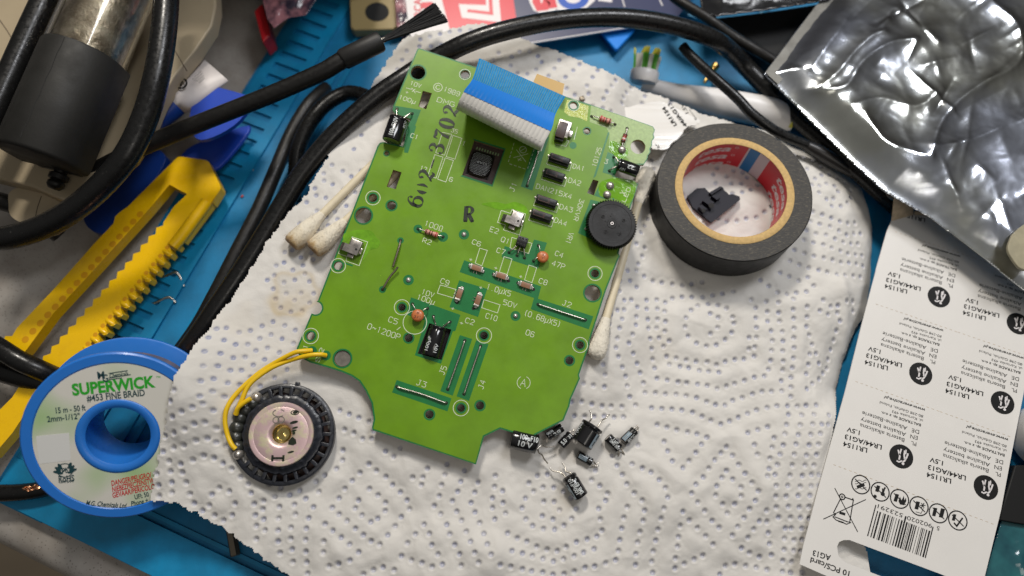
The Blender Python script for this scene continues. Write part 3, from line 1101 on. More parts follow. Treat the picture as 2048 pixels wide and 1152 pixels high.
    # inside test (even-odd, per row)
    inside = np.zeros(XX.shape, bool)
    px, py = P[:, 0], P[:, 1]
    qx, qy = np.roll(px, -1), np.roll(py, -1)
    for j in range(ny):
        yv = Y[j]
        c = (py > yv) != (qy > yv)
        xs = np.sort(px[c] + (yv - py[c]) / (qy[c] - py[c]) * (qx[c] - px[c]))
        cnt = np.searchsorted(xs, X)
        inside[j] = cnt % 2 == 1
    fc = inside[:-1, :-1] & inside[1:, :-1] & inside[:-1, 1:] & inside[1:, 1:]
    jj, ii = np.nonzero(fc)
    idx = (jj * nx + ii)
    quads = np.stack([idx, idx + 1, idx + nx + 1, idx + nx], 1)
    used = np.unique(quads)
    remap = np.full(nx * ny, -1)
    remap[used] = np.arange(len(used))
    quads = remap[quads]
    ox, oy = 20.0, 0.0
    co = np.stack([(XX.ravel()[used] - ox) * S, (YY.ravel()[used] - oy) * S, Z.ravel()[used] * S], 1)
    me = bpy.data.meshes.new('paper_towel')
    me.vertices.add(len(used))
    me.vertices.foreach_set('co', co.ravel())
    nf = len(quads)
    me.loops.add(nf * 4)
    me.loops.foreach_set('vertex_index', quads.ravel().astype(np.int32))
    me.polygons.add(nf)
    me.polygons.foreach_set('loop_start', np.arange(nf, dtype=np.int32) * 4)
    me.polygons.foreach_set('loop_total', np.full(nf, 4, np.int32))
    me.polygons.foreach_set('use_smooth', np.ones(nf, bool))
    me.update(calc_edges=True)
    at = me.color_attributes.new('print', 'FLOAT_COLOR', 'POINT')
    colr = np.zeros((len(used), 4), np.float32)
    colr[:, 0] = blue.ravel()[used]
    colr[:, 1] = np.clip(stain.ravel()[used], 0, 1)
    colr[:, 3] = 1
    at.data.foreach_set('color', colr.ravel())
    m = mat('towel', (0.70, 0.675, 0.635), 0.9, bump=0.09, bscale=1500, spec=0.25, sheen=0.15)
    nt = m.node_tree
    bs = nt.nodes['Principled BSDF']
    a = nt.nodes.new('ShaderNodeVertexColor')
    a.layer_name = 'print'
    sep = nt.nodes.new('ShaderNodeSeparateColor')
    nt.links.new(a.outputs['Color'], sep.inputs['Color'])
    m1 = nt.nodes.new('ShaderNodeMix')
    m1.data_type = 'RGBA'
    m1.inputs['A'].default_value = (0.65, 0.628, 0.592, 1)
    m1.inputs['B'].default_value = (0.18, 0.215, 0.39, 1)
    nt.links.new(sep.outputs['Red'], m1.inputs['Factor'])
    m2 = nt.nodes.new('ShaderNodeMix')
    m2.data_type = 'RGBA'
    m2.inputs['B'].default_value = (0.50, 0.38, 0.19, 1)
    nt.links.new(m1.outputs['Result'], m2.inputs['A'])
    nt.links.new(sep.outputs['Green'], m2.inputs['Factor'])
    nt.links.new(m2.outputs['Result'], bs.inputs['Base Color'])
    me.materials.append(m)
    o = bpy.data.objects.new('paper_towel', me)
    COL.objects.link(o)
    o.location = (ox * S, oy * S, 0)
    tag(o, 'large white embossed paper towel with blue dots, lying under the green circuit board', 'paper towel')


paper_towel()


# ================================================================== CIRCUIT BOARD
def circuit_board():
    root = thing('circuit_board', 'green printed circuit board with soldered parts and a folded ribbon cable, on the paper towel', 'circuit board', BM)
    K = 1.0 / (Vector(bl(940, 500)) - Vector(bl(930, 500))).length * 10

    def L(pts, h=0.0):
        return [bl(u, v, h) for u, v in pts]

    def px(u):
        return u / K

    def arc(c, r, a0, a1, n=10):
        return [(c[0] + r * math.cos(math.radians(a0 + (a1 - a0) * i / n)), c[1] + r * math.sin(math.radians(a0 + (a1 - a0) * i / n))) for i in range(n + 1)]
    out = [(834, 99), (838, 96), (948, 133), (1060, 170), (1150, 199), (1165, 204), (1178, 208), (1240, 230), (1297, 249.5), (1306, 253), (1310, 260), (1307, 268), (1309, 275), (1304, 283), (1304, 292), (1300, 298), (1301, 304), (1296, 311),
           (1295, 318), (1288, 329), (1260, 331), (1233, 334), (1227, 352), (1277, 367), (1262, 412), (1240, 495), (1237, 506), (1240, 512), (1236, 520), (1213, 578), (1209, 590), (1180, 680), (1178, 692), (1158, 750), (1160, 757), (1141, 800), (1139, 812), (1127, 841), (1070.6, 869.7),
           (1063, 876), (1000, 857.5), (968, 873), (952, 929), (745, 860), (744, 855), (747.5, 838), (743, 806), (731, 781), (718.5, 762.4), (703, 752), (684, 744), (655.5, 734.7), (620, 725), (603, 716), (595, 706), (593.4, 697), (622, 629)]
    out += arc((631, 616), 13, 125, -80, 12)
    out += [(636, 601), (755, 292), (760, 285), (768, 284), (806, 293), (815, 262), (822, 238), (790, 227), (785, 220), (787, 211)]
    core = L(out)
    thru = [((836, 145), 15), ((930, 149), 9.5), ((773, 307), 4.6), ((746, 396), 8.5), ((783, 411), 9), ((727, 431), 16), ((676.5, 531.5), 8.5), ((621.5, 672), 8), ((804, 614.6), 7.4),
            ((817.5, 676), 8), ((968, 671), 7.6), ((859, 829), 8), ((922, 816), 7.6), ((960, 811), 8), ((1160, 690), 7.6), ((1139, 721), 8), ((1190, 547), 8), ((1185, 586), 16), ((1147, 211), 8.2),
            ((1174, 262), 7), ((1276, 293.6), 15.5), ((685, 717), 16)]
    slots = [[(845.5, 181.6), (864, 186.4), (852.3, 218.7), (836.7, 212.8)], [(786.3, 339.5), (803.3, 344.7), (791.5, 378.5), (773.3, 373.3)], [(1186, 359), (1197, 362), (1188, 391), (1174, 386)]]
    chip_o = [(948.7, 281), (1008.5, 299.4), (984, 369.4), (924.3, 350.3)]
    c2_o = [(858.5, 646), (902.8, 659), (883, 720), (835, 707)]
    cut = [circ(bl(*c), px(r), 26) for c, r in thru] + [L(s) for s in slots] + [L(chip_o), L(c2_o)]
    b = MB()
    b.plate([core] + cut, -1.6, -0.05)
    b.build('substrate', 'laminate', root, smooth=None)
    b = MB()
    b.plate([core] + cut, -0.05, 0.0, bottom=False)
    b.build('dark_base_coat', 'bare_green', root, smooth=None)
    # light green coating, inset from the rim
    n = len(core)
    ar = sum(core[i][0] * core[(i + 1) % n][1] - core[(i + 1) % n][0] * core[i][1] for i in range(n))
    sg = 1 if ar > 0 else -1
    ins = []
    for i in range(n):
        a, p, c = Vector(core[i - 1]), Vector(core[i]), Vector(core[(i + 1) % n])
        d1, d2 = (p - a).normalized(), (c - p).normalized()
        nn = (Vector((-d1.y, d1.x)) + Vector((-d2.y, d2.x))) * sg
        if nn.length < 1e-3:
            nn = Vector((-d1.y, d1.x)) * sg
        nn.normalize()
        ins.append(tuple(p + nn * 0.55))
    b = MB()
    rims = [circ(bl(*c), px(r + 2.2), 26) for c, r in thru]
    b.plate([ins] + rims + [L(s) for s in slots] + [L(chip_o), L(c2_o)], 0.0, 0.05, bottom=False)
    b.build('green_coating', 'mask_green', root, smooth=None)

    # bare zones
    zones = [[(786, 211), (842, 220), (830, 252), (832.5, 253), (816, 306), (808, 305), (812, 262), (822, 238), (790, 227)],
             [(928.3, 520.5), (1082.4, 572.7), (1075.9, 597.4), (1186.6, 632.6), (1177.4, 658.6), (1061.6, 618.3), (1068, 596), (919.2, 544)],
             [(1009.5, 492), (1057.7, 507.6), (1068, 479), (1094, 485.5), (1075.9, 537.6), (1003, 514)],
             [(918.4, 560.8), (974.4, 577.8), (956, 633.8), (898.9, 614.2)],
             [(822, 594.7), (921, 629.8), (910.6, 662.4), (906, 662), (882, 727.5), (829.8, 710.6), (835, 707), (883, 720), (902.8, 659), (858.5, 646), (850, 641), (812, 629)],
             [(835, 707), (829.8, 710.6), (850, 641), (858.5, 646)],
             [(793.4, 760), (902.8, 796.5), (895, 822.6), (784.3, 784.8)],
             [(919.7, 670.2), (944.4, 678), (905.4, 791.3), (880.6, 782.2)],
             [(952.2, 680.6), (977, 688.4), (938, 801.7), (913.2, 792.6)],
             [(1098, 275), (1064.5, 381.3), (1041.7, 373), (1077, 262)],
             [(1181, 399), (1212, 407), (1190, 482), (1156, 466)],
             [(1215, 304), (1247, 316), (1229, 352), (1205, 345)],
             [(1216, 264), (1219, 265.5), (1192, 352), (1186, 357)],
             [(1198, 372), (1205, 372), (1232, 378), (1226, 395), (1208, 398), (1188, 391)],
             [(1234, 362), (1237, 363), (1228, 400), (1224, 399)],
             [(1150, 265), (1153, 266), (1150, 277), (1147, 276)],
             [(945.2, 277), (1011.5, 297), (985, 373.5), (920.5, 352.5), (924.3, 350.3), (984, 369.4), (1008.5, 299.4), (948.7, 281)]]
    b = MB()
    zz = 0.08
    for zn in zones:
        b.sheet([L(zn)], zz)
    for c, r in (((836, 145), 15), ((783, 411), 9), ((727, 431), 16), ((817.5, 676), 8), ((859, 829), 8), ((960, 811), 8), ((1139, 721), 8), ((1185, 586), 16), ((685, 717), 16),
                 ((804, 614.6), 7.4), ((968, 671), 7.6), ((922, 816), 7.6), ((1160, 690), 7.6), ((1190, 547), 8), ((621.5, 672), 8), ((676.5, 531.5), 8.5), ((746, 396), 8.5), ((930, 149), 9.5), ((1147, 211), 8.2)):
        b.sheet([circ(bl(*c), px(r + 3.2), 28), circ(bl(*c), px(r + 0.1), 26)], zz)
    for c, r in (((817, 560), 10.5), ((928, 469), 10.5), ((1031, 632), 10), ((836, 458), 9), ((886, 474), 10), ((801, 481), 6.5), ((765, 579), 7), ((1146, 291), 7.5), ((624, 702), 9.5), ((652, 711), 9.5)):
        b.sheet([circ(bl(*c), px(r), 24)], zz)
    b.sheet([L([(688, 524), (706, 530), (705, 533), (687, 527)])], zz + 0.002)
    b.build('bare_zone', 'bare_green', root, smooth=None)
    b = MB()
    big = circ(bl(1276, 293.6), px(15.6), 26)
    b.sheet([L([(1182, 211), (1240, 231), (1297, 251), (1305, 254), (1308, 261), (1305, 268), (1306, 275), (1302, 283), (1302, 292), (1298, 298), (1299, 304), (1294, 311), (1293, 317), (1287, 327), (1262, 327), (1252, 312), (1248, 300), (1218, 292), (1219, 268), (1213, 256), (1179, 244)]), big], 0.07)
    b.build('matte_strip', 'matte_green', root, smooth=None)
    b = MB()
    b.sheet([L([(1134, 200), (1150, 203), (1177, 212), (1174, 243), (1160, 236), (1138, 232), (1128, 224)]), circ(bl(1147, 211), px(11.5), 26)], 0.075)
    b.build('flux_stain', 'flux_yellow', root, smooth=None)

    # printed legend -------------------------------------------------
    b = MB()
    zs = 0.115
    wd = 0.21

    def st(s, a, c, h):
        b.stroke_text(s, bl(*a), bl(*c), px(h), wd, zs)
    for t in (('10V', (821, 166), (842, 172.5), 8.5), ('100u', (798.6, 194), (831, 204.5), 8.5), ('+', (811, 184), (817, 186), 7), ('1989', (888.4, 178), (919, 189), 10), ('DMG', (875, 199), (909, 210), 10), ('C1', (822, 270.5), (836, 275.5), 9),
              ('35', (903, 260), (915, 264), 8), ('100o', (850, 446), (885, 458), 10.5), ('R2', (846.2, 480), (862, 485.5), 9.5), ('C6', (945.2, 483), (961, 489), 9.5), ('E2', (980.8, 458), (996.5, 463.3), 10), ('Q1', (1003, 478), (1018.6, 484), 10),
              ('C7', (994, 500), (1009.5, 505), 10), ('C4', (1111, 506), (1126, 511.5), 10), ('47P', (1104.5, 525.8), (1129, 534), 10.5), ('C8', (1078.5, 561), (1094, 566), 10), ('1.0uX5', (974, 573), (1021, 588), 10.5), ('50V', (1007, 604), (1033, 612), 10),
              ('C10', (972, 631), (994, 637.7), 10), ('C9', (882, 561), (897.6, 567), 10), ('10V', (844, 583), (867.6, 590.8), 10), ('100u', (835, 593.4), (869, 605), 10), ('C5', (778, 638), (795, 644), 10.5), ('0~1200P', (736, 652), (799.6, 674.6), 11),
              ('C2', (931.4, 640), (948, 645.5), 10), ('+', (919, 645), (927, 648), 8.5), ('J2', (1125.4, 605), (1142, 610.5), 10), ('(0.68uX5)', (1048.5, 625), (1121.5, 649.5), 10.5), ('06', (1052.4, 664), (1068, 670), 10.5), ('J3', (834, 764), (852, 770), 10.5),
              ('J5', (883, 748), (889, 733), 10.5), ('J4', (961, 777), (966.5, 761), 10.5), ('DA1', (1146.3, 332), (1168.4, 338.5), 9.5), ('DA2', (1137.4, 360), (1161, 367.4), 10), ('DAN215X4', (1073, 372), (1143, 394), 10), ('DA3', (1119.7, 413), (1145, 420.6), 10),
              ('DA4', (1109.4, 439.7), (1133, 448.6), 10), ('30KVR', (1164, 399), (1151, 441), 9), ('VR1', (1143, 466), (1135, 487), 10), ('10125', (1188, 333), (1199, 296), 9), ('3', (1209, 322), (1215, 324), 9.5), ('J1', (1023, 382), (1030, 366), 10),
              ('12', (841, 335.5), (853, 339.4), 9), ('6', (899, 358), (905, 360), 9), ('1', (925, 286), (931, 288), 9), ('+', (938, 518), (945, 520.5), 8), ('+', (988, 535), (995, 537.5), 8), ('+', (1038, 552), (1045, 554.5), 8), ('+', (902, 616), (909, 618.5), 8),
              ('+', (958, 574), (965, 576.5), 8), ('A', (1042, 764), (1052, 767), 14), ('1', (610, 697), (612.5, 690), 8), ('2', (641, 705), (645, 697), 8), ('S', (634, 723), (638, 715), 8), ('LED', (1247, 403), (1258, 376), 8)):
        st(*t)

    def poly(pts, cl=True, wdd=wd):
        b.strip(L(pts), wdd, zs, closed=cl)
    for r in ([(959.6, 496.5), (974.7, 501), (963.5, 532), (950.4, 526)], [(1008.2, 513.3), (1024, 518), (1014.2, 548.8), (998.5, 544)], [(1057.7, 530.3), (1073.3, 535.5), (1064, 565.4), (1049, 560.2)],
              [(880.6, 570), (912, 579), (906.7, 596), (874.6, 586.4)], [(967.9, 599.4), (1000, 609.8), (995, 626), (963.4, 615.5)], [(906, 271), (923.6, 277), (910, 318.6), (892.6, 313.4)], [(890.5, 316), (907, 321.2), (891.8, 364.2), (875.4, 358.5)],
              [(885.3, 265), (903.5, 269), (889, 310.8), (871.5, 305.6)], [(869.7, 309.5), (886, 314.7), (872.3, 356.4), (855.4, 351.7)], [(704.3, 474), (735.5, 484), (718.6, 531.4), (692, 522), (694, 513), (677, 507), (681, 496), (699, 492)],
              [(1002.5, 421), (1021, 427), (1024, 419), (1051, 428), (1039, 470), (1007, 460), (1011, 450), (995, 445)], [(1023.7, 475), (1064, 487), (1057, 507), (1020, 496)]):
        poly(r)
    for c, r in (((930, 149), 11.5), ((746, 396), 14.5), ((676.5, 531.5), 14.5), ((621.5, 672), 15), ((804, 614.6), 15), ((968, 671), 15), ((922, 816), 15), ((1160, 690), 15), ((1190, 547), 14.5), ((1147, 211), 12), ((829.8, 645), 23), ((876, 175), 9), ((1046, 299.5), 7)):
        b.strip(circ(bl(*c), px(r), 32), wd * 1.1, zs, closed=True)
    b.strip([bl(876 + 4.2 * math.cos(math.radians(a)), 175 + 4.2 * math.sin(math.radians(a))) for a in range(-40, -330, -20)], wd * 1.2, zs)
    for a0, a1 in ((-65, 65), (115, 245)):
        b.strip(L(arc((1047.3, 765.3), 13, a0, a1, 14)), wd, zs)
    for seg in ([(812.3, 176), (824, 179.5)], [(831, 182.5), (841.6, 186)], [(824, 176), (831, 187)], [(831, 178), (824, 184)], [(822, 177), (826, 178)], [(793.5, 660), (801, 654)], [(1026.9, 315.6), (1056.4, 307.5)], [(1032.8, 299.4), (1052, 324.4)],
                [(1040, 303), (1051, 296)], [(1035, 318), (1043, 321)], [(1036, 322), (1042, 316)], [(1243, 380), (1250, 392)], [(1239, 386), (1253, 386)], [(1154.5, 254), (1148, 280)], [(1134, 281), (1138, 282), (1132, 293), (1110, 288)]):
        b.strip(L(seg), wd, zs)
    for (p, q2, k) in (((1028.4, 285.3), (1015.8, 326.6), 5), ((1018, 327.5), (1053, 339), 4), ((1055, 338), (1069, 297), 5)):
        for i in range(k):
            t0, t1 = (i + 0.1) / k, (i + 0.72) / k
            b.strip(L([(p[0] + (q2[0] - p[0]) * t, p[1] + (q2[1] - p[1]) * t) for t in (t0, t1)]), wd, zs)
    for (cx0, cy0, ln) in ((1120, 318, 23), (1110, 349, 23), (1094, 401, 23), (1084, 430, 23)):
        poly([(cx0 - ln, cy0 - 2), (cx0 - ln + 1, cy0 - 6), (cx0 + ln + 1, cy0 + 9), (cx0 + ln - 4, cy0 + 24), (cx0 - ln - 4, cy0 + 10)], True, wd * .9)
    b.build('printed_legend', 'ink_white', root, smooth=None)
    # black ink stamps
    b = MB()

    def vs(pts, ws, fn, n=6):
        P3 = crv([(x, y, w_) for (x, y), w_ in zip(pts, ws)], n)
        q = [fn(p.x, p.y) for p in P3]
        k = len(q)
        V = []
        for i in range(k):
            a2, c2 = Vector(q[max(i - 1, 0)]), Vector(q[min(i + 1, k - 1)])
            t = (c2 - a2).normalized()
            w2 = max(.02, P3[i].z) * px(31) / 2
            V += [(q[i][0] - t.y * w2, q[i][1] + t.x * w2, .15), (q[i][0] + t.y * w2, q[i][1] - t.x * w2, .15)]
        b.add(V, [(2 * i + 1, 2 * i + 3, 2 * i + 2, 2 * i) for i in range(k - 1)])

    def ball(x, y, r, fn):
        b.sheet([[fn(x + r * .9 * math.cos(a), y + r * math.sin(a)) for a in [2 * math.pi * i / 14 for i in range(14)]]], .152)

    def glyph(ch, u, v, du, hp, wp):
        o = Vector(bl(u, v))
        d = (Vector(bl(u + du[0] * 10, v + du[1] * 10)) - o).normalized()
        up = Vector((-d.y, d.x))
        fn = lambda x, y: tuple(o + d * (x * px(wp)) + up * ((y - .5) * px(hp)))     # x in -0.5..0.5, y in 0..1
        if ch == '2':
            vs([(-.30, .72), (-.34, .84), (-.1, .97), (.2, .92), (.33, .74), (.18, .52), (-.12, .28), (-.38, .04)], [.05, .08, .07, .16, .24, .17, .08, .05], fn)
            vs([(-.40, .06), (-.22, .18), (.05, .12), (.28, .04), (.42, .22)], [.06, .16, .22, .16, .04], fn)
            ball(-.24, .74, .11, fn)
        elif ch == '3':
            vs([(-.30, .82), (-.1, .97), (.16, .92), (.28, .76), (.14, .58), (-.08, .53)], [.05, .07, .14, .22, .12, .04], fn)
            vs([(-.08, .53), (.2, .47), (.36, .28), (.22, .08), (-.06, .0), (-.36, .12)], [.04, .13, .25, .16, .07, .06], fn)
            ball(-.28, .78, .10, fn)
            ball(-.32, .18, .11, fn)
        elif ch == '7':
            vs([(-.42, .72), (-.36, .95), (-.1, .90), (.15, .94), (.42, .98)], [.04, .12, .2, .2, .04], fn)
            vs([(.42, .97), (.16, .62), (.02, .34), (-.02, .0)], [.04, .1, .2, .26], fn)
        elif ch == '0':
            pts = [(.40 * math.cos(a), .5 + .5 * math.sin(a)) for a in [math.pi / 2 + 2 * math.pi * i / 16 for i in range(17)]]
            vs(pts, [.05 + .20 * abs(math.cos(math.pi / 2 + 2 * math.pi * i / 16)) for i in range(17)], fn, 3)
        elif ch == 'worn':                       # a digit of which only two arcs printed
            vs([(.30, .12), (.40, .4), (.36, .62), (.24, .86)], [.03, .17, .15, .03], fn)
            vs([(-.24, .10), (-.36, .30), (-.37, .52), (-.3, .74)], [.03, .22, .2, .03], fn)
        elif ch == '6':
            pts = [(.38 * math.cos(a), .31 + .31 * math.sin(a)) for a in [math.pi / 2 + 2 * math.pi * i / 16 for i in range(17)]]
            vs(pts, [.05 + .16 * abs(math.cos(math.pi / 2 + 2 * math.pi * i / 16)) for i in range(17)], fn, 3)
            vs([(-.37, .30), (-.34, .62), (-.12, .92), (.14, .99), (.32, .86)], [.2, .2, .1, .05, .05], fn)
            ball(.26, .83, .10, fn)
        elif ch == 'R':
            vs([(-.24, -.02), (-.20, 1.0)], [.27, .27], fn)
            vs([(-.22, .96), (.12, .98), (.32, .78), (.18, .54), (-.14, .48)], [.12, .12, .24, .14, .1], fn)
            vs([(-.02, .5), (.18, .26), (.36, .0)], [.2, .26, .24], fn)
            vs([(.26, .02), (.46, .03)], [.14, .1], fn)
            vs([(-.36, .01), (-.1, .01)], [.1, .1], fn)
    du = (0.30, -0.954)
    for ch, u, v, wp in (('6', 830.5, 402, 24), ('worn', 843, 377, 20), ('2', 852.5, 351, 23), ('3', 873, 297, 24), ('7', 884, 270, 23), ('0', 893.5, 247, 19), ('2', 901, 222, 23)):
        glyph(ch, u, v, du, 31, wp)
    b.strip(L([(862.5, 336), (868, 319)]), 0.55, 0.15)
    glyph('R', 937, 428, (1.0, 0.05), 31, 24)
    b.build('ink_stamp', 'stamp_ink', root, smooth=None)

    # solder vias, grey disc, holes --------------------------------------
    for c, r in (((817, 560), 5.2), ((928, 469), 5.2), ((1031, 632), 5)):
        b = MB()
        x, y = bl(*c)
        b.lathe([(px(r), 0.08), (px(r) * 0.9, 0.35), (px(r) * 0.5, 0.62), (0.0, 0.75)], 20, T=Matrix.Translation((x, y, 0)))
        b.build('solder_joint', 'solder', root)
    for c, r in (((1220, 371.8), 7.5), ((1214, 389.6), 7.5), ((1243.7, 300), 7.5)):
        b = MB()
        x, y = bl(*c)
        b.lathe([(px(r), 0.08), (px(r) * 1.1, 0.5), (px(r) * 0.85, 1.0), (px(r) * .4, 1.3), (0.0, 1.35)], 22, T=Matrix.Translation((x, y, 0)))
        b.build('solder_joint', 'solder', root)
    x, y = bl(685, 717)
    b = MB()
    b.lathe([(px(16), -0.7), (px(15), -0.45), (0, -0.45)], 30, T=Matrix.Translation((x, y, 0)))
    b.build('grey_disc', 'dull_grey', root)  # plain grey disc filling the round hole

    def darkhole(c, r, h=0.085):
        x, y = bl(*c)
        return circ((x, y), px(r), 14)
    for c in ((794.3, 217.7), (824.4, 227.5), (836, 458), (886, 474), (801, 481), (765, 579), (624, 702), (652, 711), (1076, 609), (1170.5, 640), (794, 773.6), (892.6, 806), (929.6, 681.5), (895.4, 778.5), (961, 692), (928, 788), (1054, 372),
              (1018, 505), (1034, 511), (1049, 516), (1077, 491), (1067, 522), (825, 608), (855, 617), (1183, 233), (1230, 249), (1254, 257), (1227.4, 314.3), (1218.6, 341.7), (943, 534), (966, 544), (987, 549), (1017, 562), (1036, 566), (1067, 579),
              (925, 576), (914, 605), (957, 586), (947, 617), (867, 633), (900, 644)):
        b = MB()
        b.sheet([darkhole(c, 3.4)], 0.10)
        b.build('lead_hole', 'hole_dark', root, smooth=None)

    # flux residue ----------------------------------------------------
    for blob in ([(688, 468), (715, 460), (742, 462), (752, 474), (760, 484), (755, 496), (740, 500), (733, 512), (726, 520), (731, 488), (704, 475), (690, 484)],
                 [(963, 408), (990, 404), (1012, 408), (1030, 404), (1050, 412), (1056, 424), (1050, 430), (1025, 418), (1000, 420), (980, 414)],
                 [(1222, 282), (1236, 286), (1246, 290), (1256, 300), (1254, 312), (1240, 318), (1228, 310), (1218, 298)],
                 [(1200, 366), (1228, 356), (1250, 358), (1272, 366), (1262, 404), (1244, 404), (1226, 396), (1200, 392)]):
        b = MB()
        lp = [(p.x, p.y) for p in crv([(*bl(u, v), 0) for u, v in blob], 4, True)]
        b.plate([lp], 0.06, 0.105, bottom=False)
        b.build('flux_residue', 'flux', root)

    # ribbon cable ----------------------------------------------------
    def edge(tt):
        # left and right edge of the cable as (px, height) from the soldered row to the blue end
        lf = [((934, 196), 0.2), ((928, 205), 3.0), ((918, 216), 6.0), ((914.5, 219), 8.5), ((914, 214), 11.5), ((918, 203), 13.3), ((929.5, 179.6), 14.6), ((945, 158), 15.2), ((958.8, 116.5), 15.8)]
        rt = [((1100, 258), 0.2), ((1094, 272), 2.6), ((1086, 294), 4.6), ((1082.5, 303), 6.5), ((1081.5, 300), 9.0), ((1086, 290), 10.6), ((1103.5, 256.8), 11.6), ((1111, 228), 12.0), ((1130.6, 193.3), 12.4)]
        return lf, rt
    lf, rt = edge(0)
    lw = crv([bl3(p[0], p[1], h * 1.5) for p, h in lf], 6)
    rw = crv([bl3(p[0], p[1], h * 1.5) for p, h in rt], 6)
    nseg = len(lw)
    i_w, i_b = 6 * 6, 7 * 6
    ncond = 21

    def rib(i, t, off=0.0):
        p = lw[i].lerp(rw[i], t)
        a = lw[max(i - 1, 0)].lerp(rw[max(i - 1, 0)], t)
        c = lw[min(i + 1, nseg - 1)].lerp(rw[min(i + 1, nseg - 1)], t)
        tn = (c - a).normalized()
        nn = (rw[i] - lw[i]).normalized().cross(tn).normalized()
        return p + nn * off
    b = MB()
    nu = ncond * 6 + 1

    def wave(t):
        return 0.16 * abs(math.sin(math.pi * t * ncond)) ** 0.7
    vs, fs = [], []
    rows = list(range(0, i_w + 1))
    for i in rows:
        for j in range(nu):
            t = j / (nu - 1)
            vs.append(rib(i, t, wave(t)))
    k0 = len(vs)
    for i in rows:
        for j in range(nu):
            vs.append(rib(i, j / (nu - 1), -0.12))
    for a in range(len(rows) - 1):
        for j in range(nu - 1):
            q = (a * nu + j, a * nu + j + 1, (a + 1) * nu + j + 1, (a + 1) * nu + j)
            fs.append(q)
            fs.append(tuple(k0 + z for z in reversed(q)))
    for a in range(len(rows) - 1):
        for j in (0, nu - 1):
            fs.append((a * nu + j, (a + 1) * nu + j, k0 + (a + 1) * nu + j, k0 + a * nu + j))
    b.add(vs, fs)
    flex = b.build('ribbon_cable', 'flex_grey', root, smooth=50)

    def band(r0, r1, name, m, off, lines=False, par=None, t0=0.0, t1=1.0):
        q = MB()
        vs, fs = [], []
        rr = list(range(r0, r1 + 1))
        nn = ncond * 4 + 1
        for i in rr:
            for j in range(nn):
                t = t0 + (t1 - t0) * j / (nn - 1)
                bump_ = 0.05 * abs(math.sin(math.pi * t * ncond)) if lines else 0
                vs.append(rib(i, t, off + bump_))
        k1 = len(vs)
        for i in rr:
            for j in range(nn):
                vs.append(rib(i, t0 + (t1 - t0) * j / (nn - 1), -0.13))
        for a in range(len(rr) - 1):
            for j in range(nn - 1):
                f = (a * nn + j, a * nn + j + 1, (a + 1) * nn + j + 1, (a + 1) * nn + j)
                fs.append(f)
                fs.append(tuple(k1 + z for z in reversed(f)))
            for j in (0, nn - 1):
                fs.append((a * nn + j, (a + 1) * nn + j, k1 + (a + 1) * nn + j, k1 + a * nn + j))
        a = len(rr) - 1
        for j in range(nn - 1):
            fs.append((a * nn + j, a * nn + j + 1, k1 + a * nn + j + 1, k1 + a * nn + j))
            fs.append((j + 1, j, k1 + j, k1 + j + 1))
        q.add(vs, fs)
        return q.build(name, m, par, smooth=40)
    band(i_w - 1, i_b, 'blue_tape', 'tape_blue', 0.20, True, flex)
    end = band(i_b, nseg - 1, 'blue_stiffener', 'tape_teal', 0.14, True, flex)
    q = MB()
    for c in range(1, ncond * 2):
        t = c / (ncond * 2)
        w2 = 0.0017
        vs = []
        for i in range(i_b, nseg):
            vs += [rib(i, t - w2, 0.215), rib(i, t + w2, 0.215)]
        fs = [(2 * a, 2 * a + 1, 2 * a + 3, 2 * a + 2) for a in range(len(vs) // 2 - 1)]
        q.add(vs, fs)
    q.build('contact_line', 'gold_line', flex, smooth=None)
    q = MB()
    for c in range(ncond + 1):
        t = min(0.998, max(0.002, c / ncond))
        p = rib(i_w - 5, t, 0.1)
        T = Matrix.Translation(p)
        q.lathe([(0.16, 0), (0.12, 0.16), (0, 0.2)], 8, T=T)
    q.build('conductor_end', 'pack_white', flex)
    q = MB()                                       # amber film showing behind the cable's end
    q.plate([L([(1072, 158), (1126, 178), (1122, 200), (1064, 176)])], 4.2, 4.4)
    q.build('amber_film', 'polyimide', root, smooth=None)
    q = MB()                                        # soldered row under the fold
    q.rbox((0, 0, 0.5), ((Vector(bl(934, 196)) - Vector(bl(1100, 258))).length, 3.0, 1.0), 0.2, T=Matrix.Translation((*((Vector(bl(934, 200)) + Vector(bl(1098, 262))) / 2), 0)), rz=math.atan2(bl(1100, 258)[1] - bl(934, 196)[1], bl(1100, 258)[0] - bl(934, 196)[0]))
    q.build('solder_row', 'brown_chip', root)

    # bare chip in its window ------------------------------------------
    b = MB()
    b.plate([L(chip_o)], -1.5, -1.2)
    chip = b.build('chip_window', 'brown_chip', root, smooth=None)
    b = MB()
    lp = L([(953, 291), (1001, 306), (999.5, 311), (951, 296)])
    for i in range(9):
        t0, t1 = (i + 0.15) / 9, (i + 0.6) / 9
        a0, a1 = Vector(lp[0]).lerp(Vector(lp[1]), t0), Vector(lp[0]).lerp(Vector(lp[1]), t1)
        c0, c1 = Vector(lp[3]).lerp(Vector(lp[2]), t0), Vector(lp[3]).lerp(Vector(lp[2]), t1)
        b.sheet([[tuple(a0), tuple(a1), tuple(c1), tuple(c0)]], -1.15)
    b.build('lead_finger', 'gold_line', chip, smooth=None)
    cc0 = Vector(bl(961, 328, -0.4))
    ang = math.atan2(bl(1008, 299, 0)[1] - bl(948, 281, 0)[1], bl(1008, 299, 0)[0] - bl(948, 281, 0)[0])
    Tm = Matrix.Translation((cc0.x, cc0.y, -1.2)) @ Matrix.Rotation(ang, 4, 'Z')
    b = MB()

    def dome(u, v):
        x, y = (u - .5) * 2, (v - .5) * 2
        e = (abs(x) ** 3.2 + abs(y) ** 3.2)
        return Vector((x * 4.4, y * 5.0, 1.5 * max(0.0, 1 - e) ** 0.35))
    b.grid(41, 41, dome)
    b.v = [Tm @ p for p in b.v]
    b.build('epoxy_blob', 'epoxy', root, smooth=60)
    b = MB()
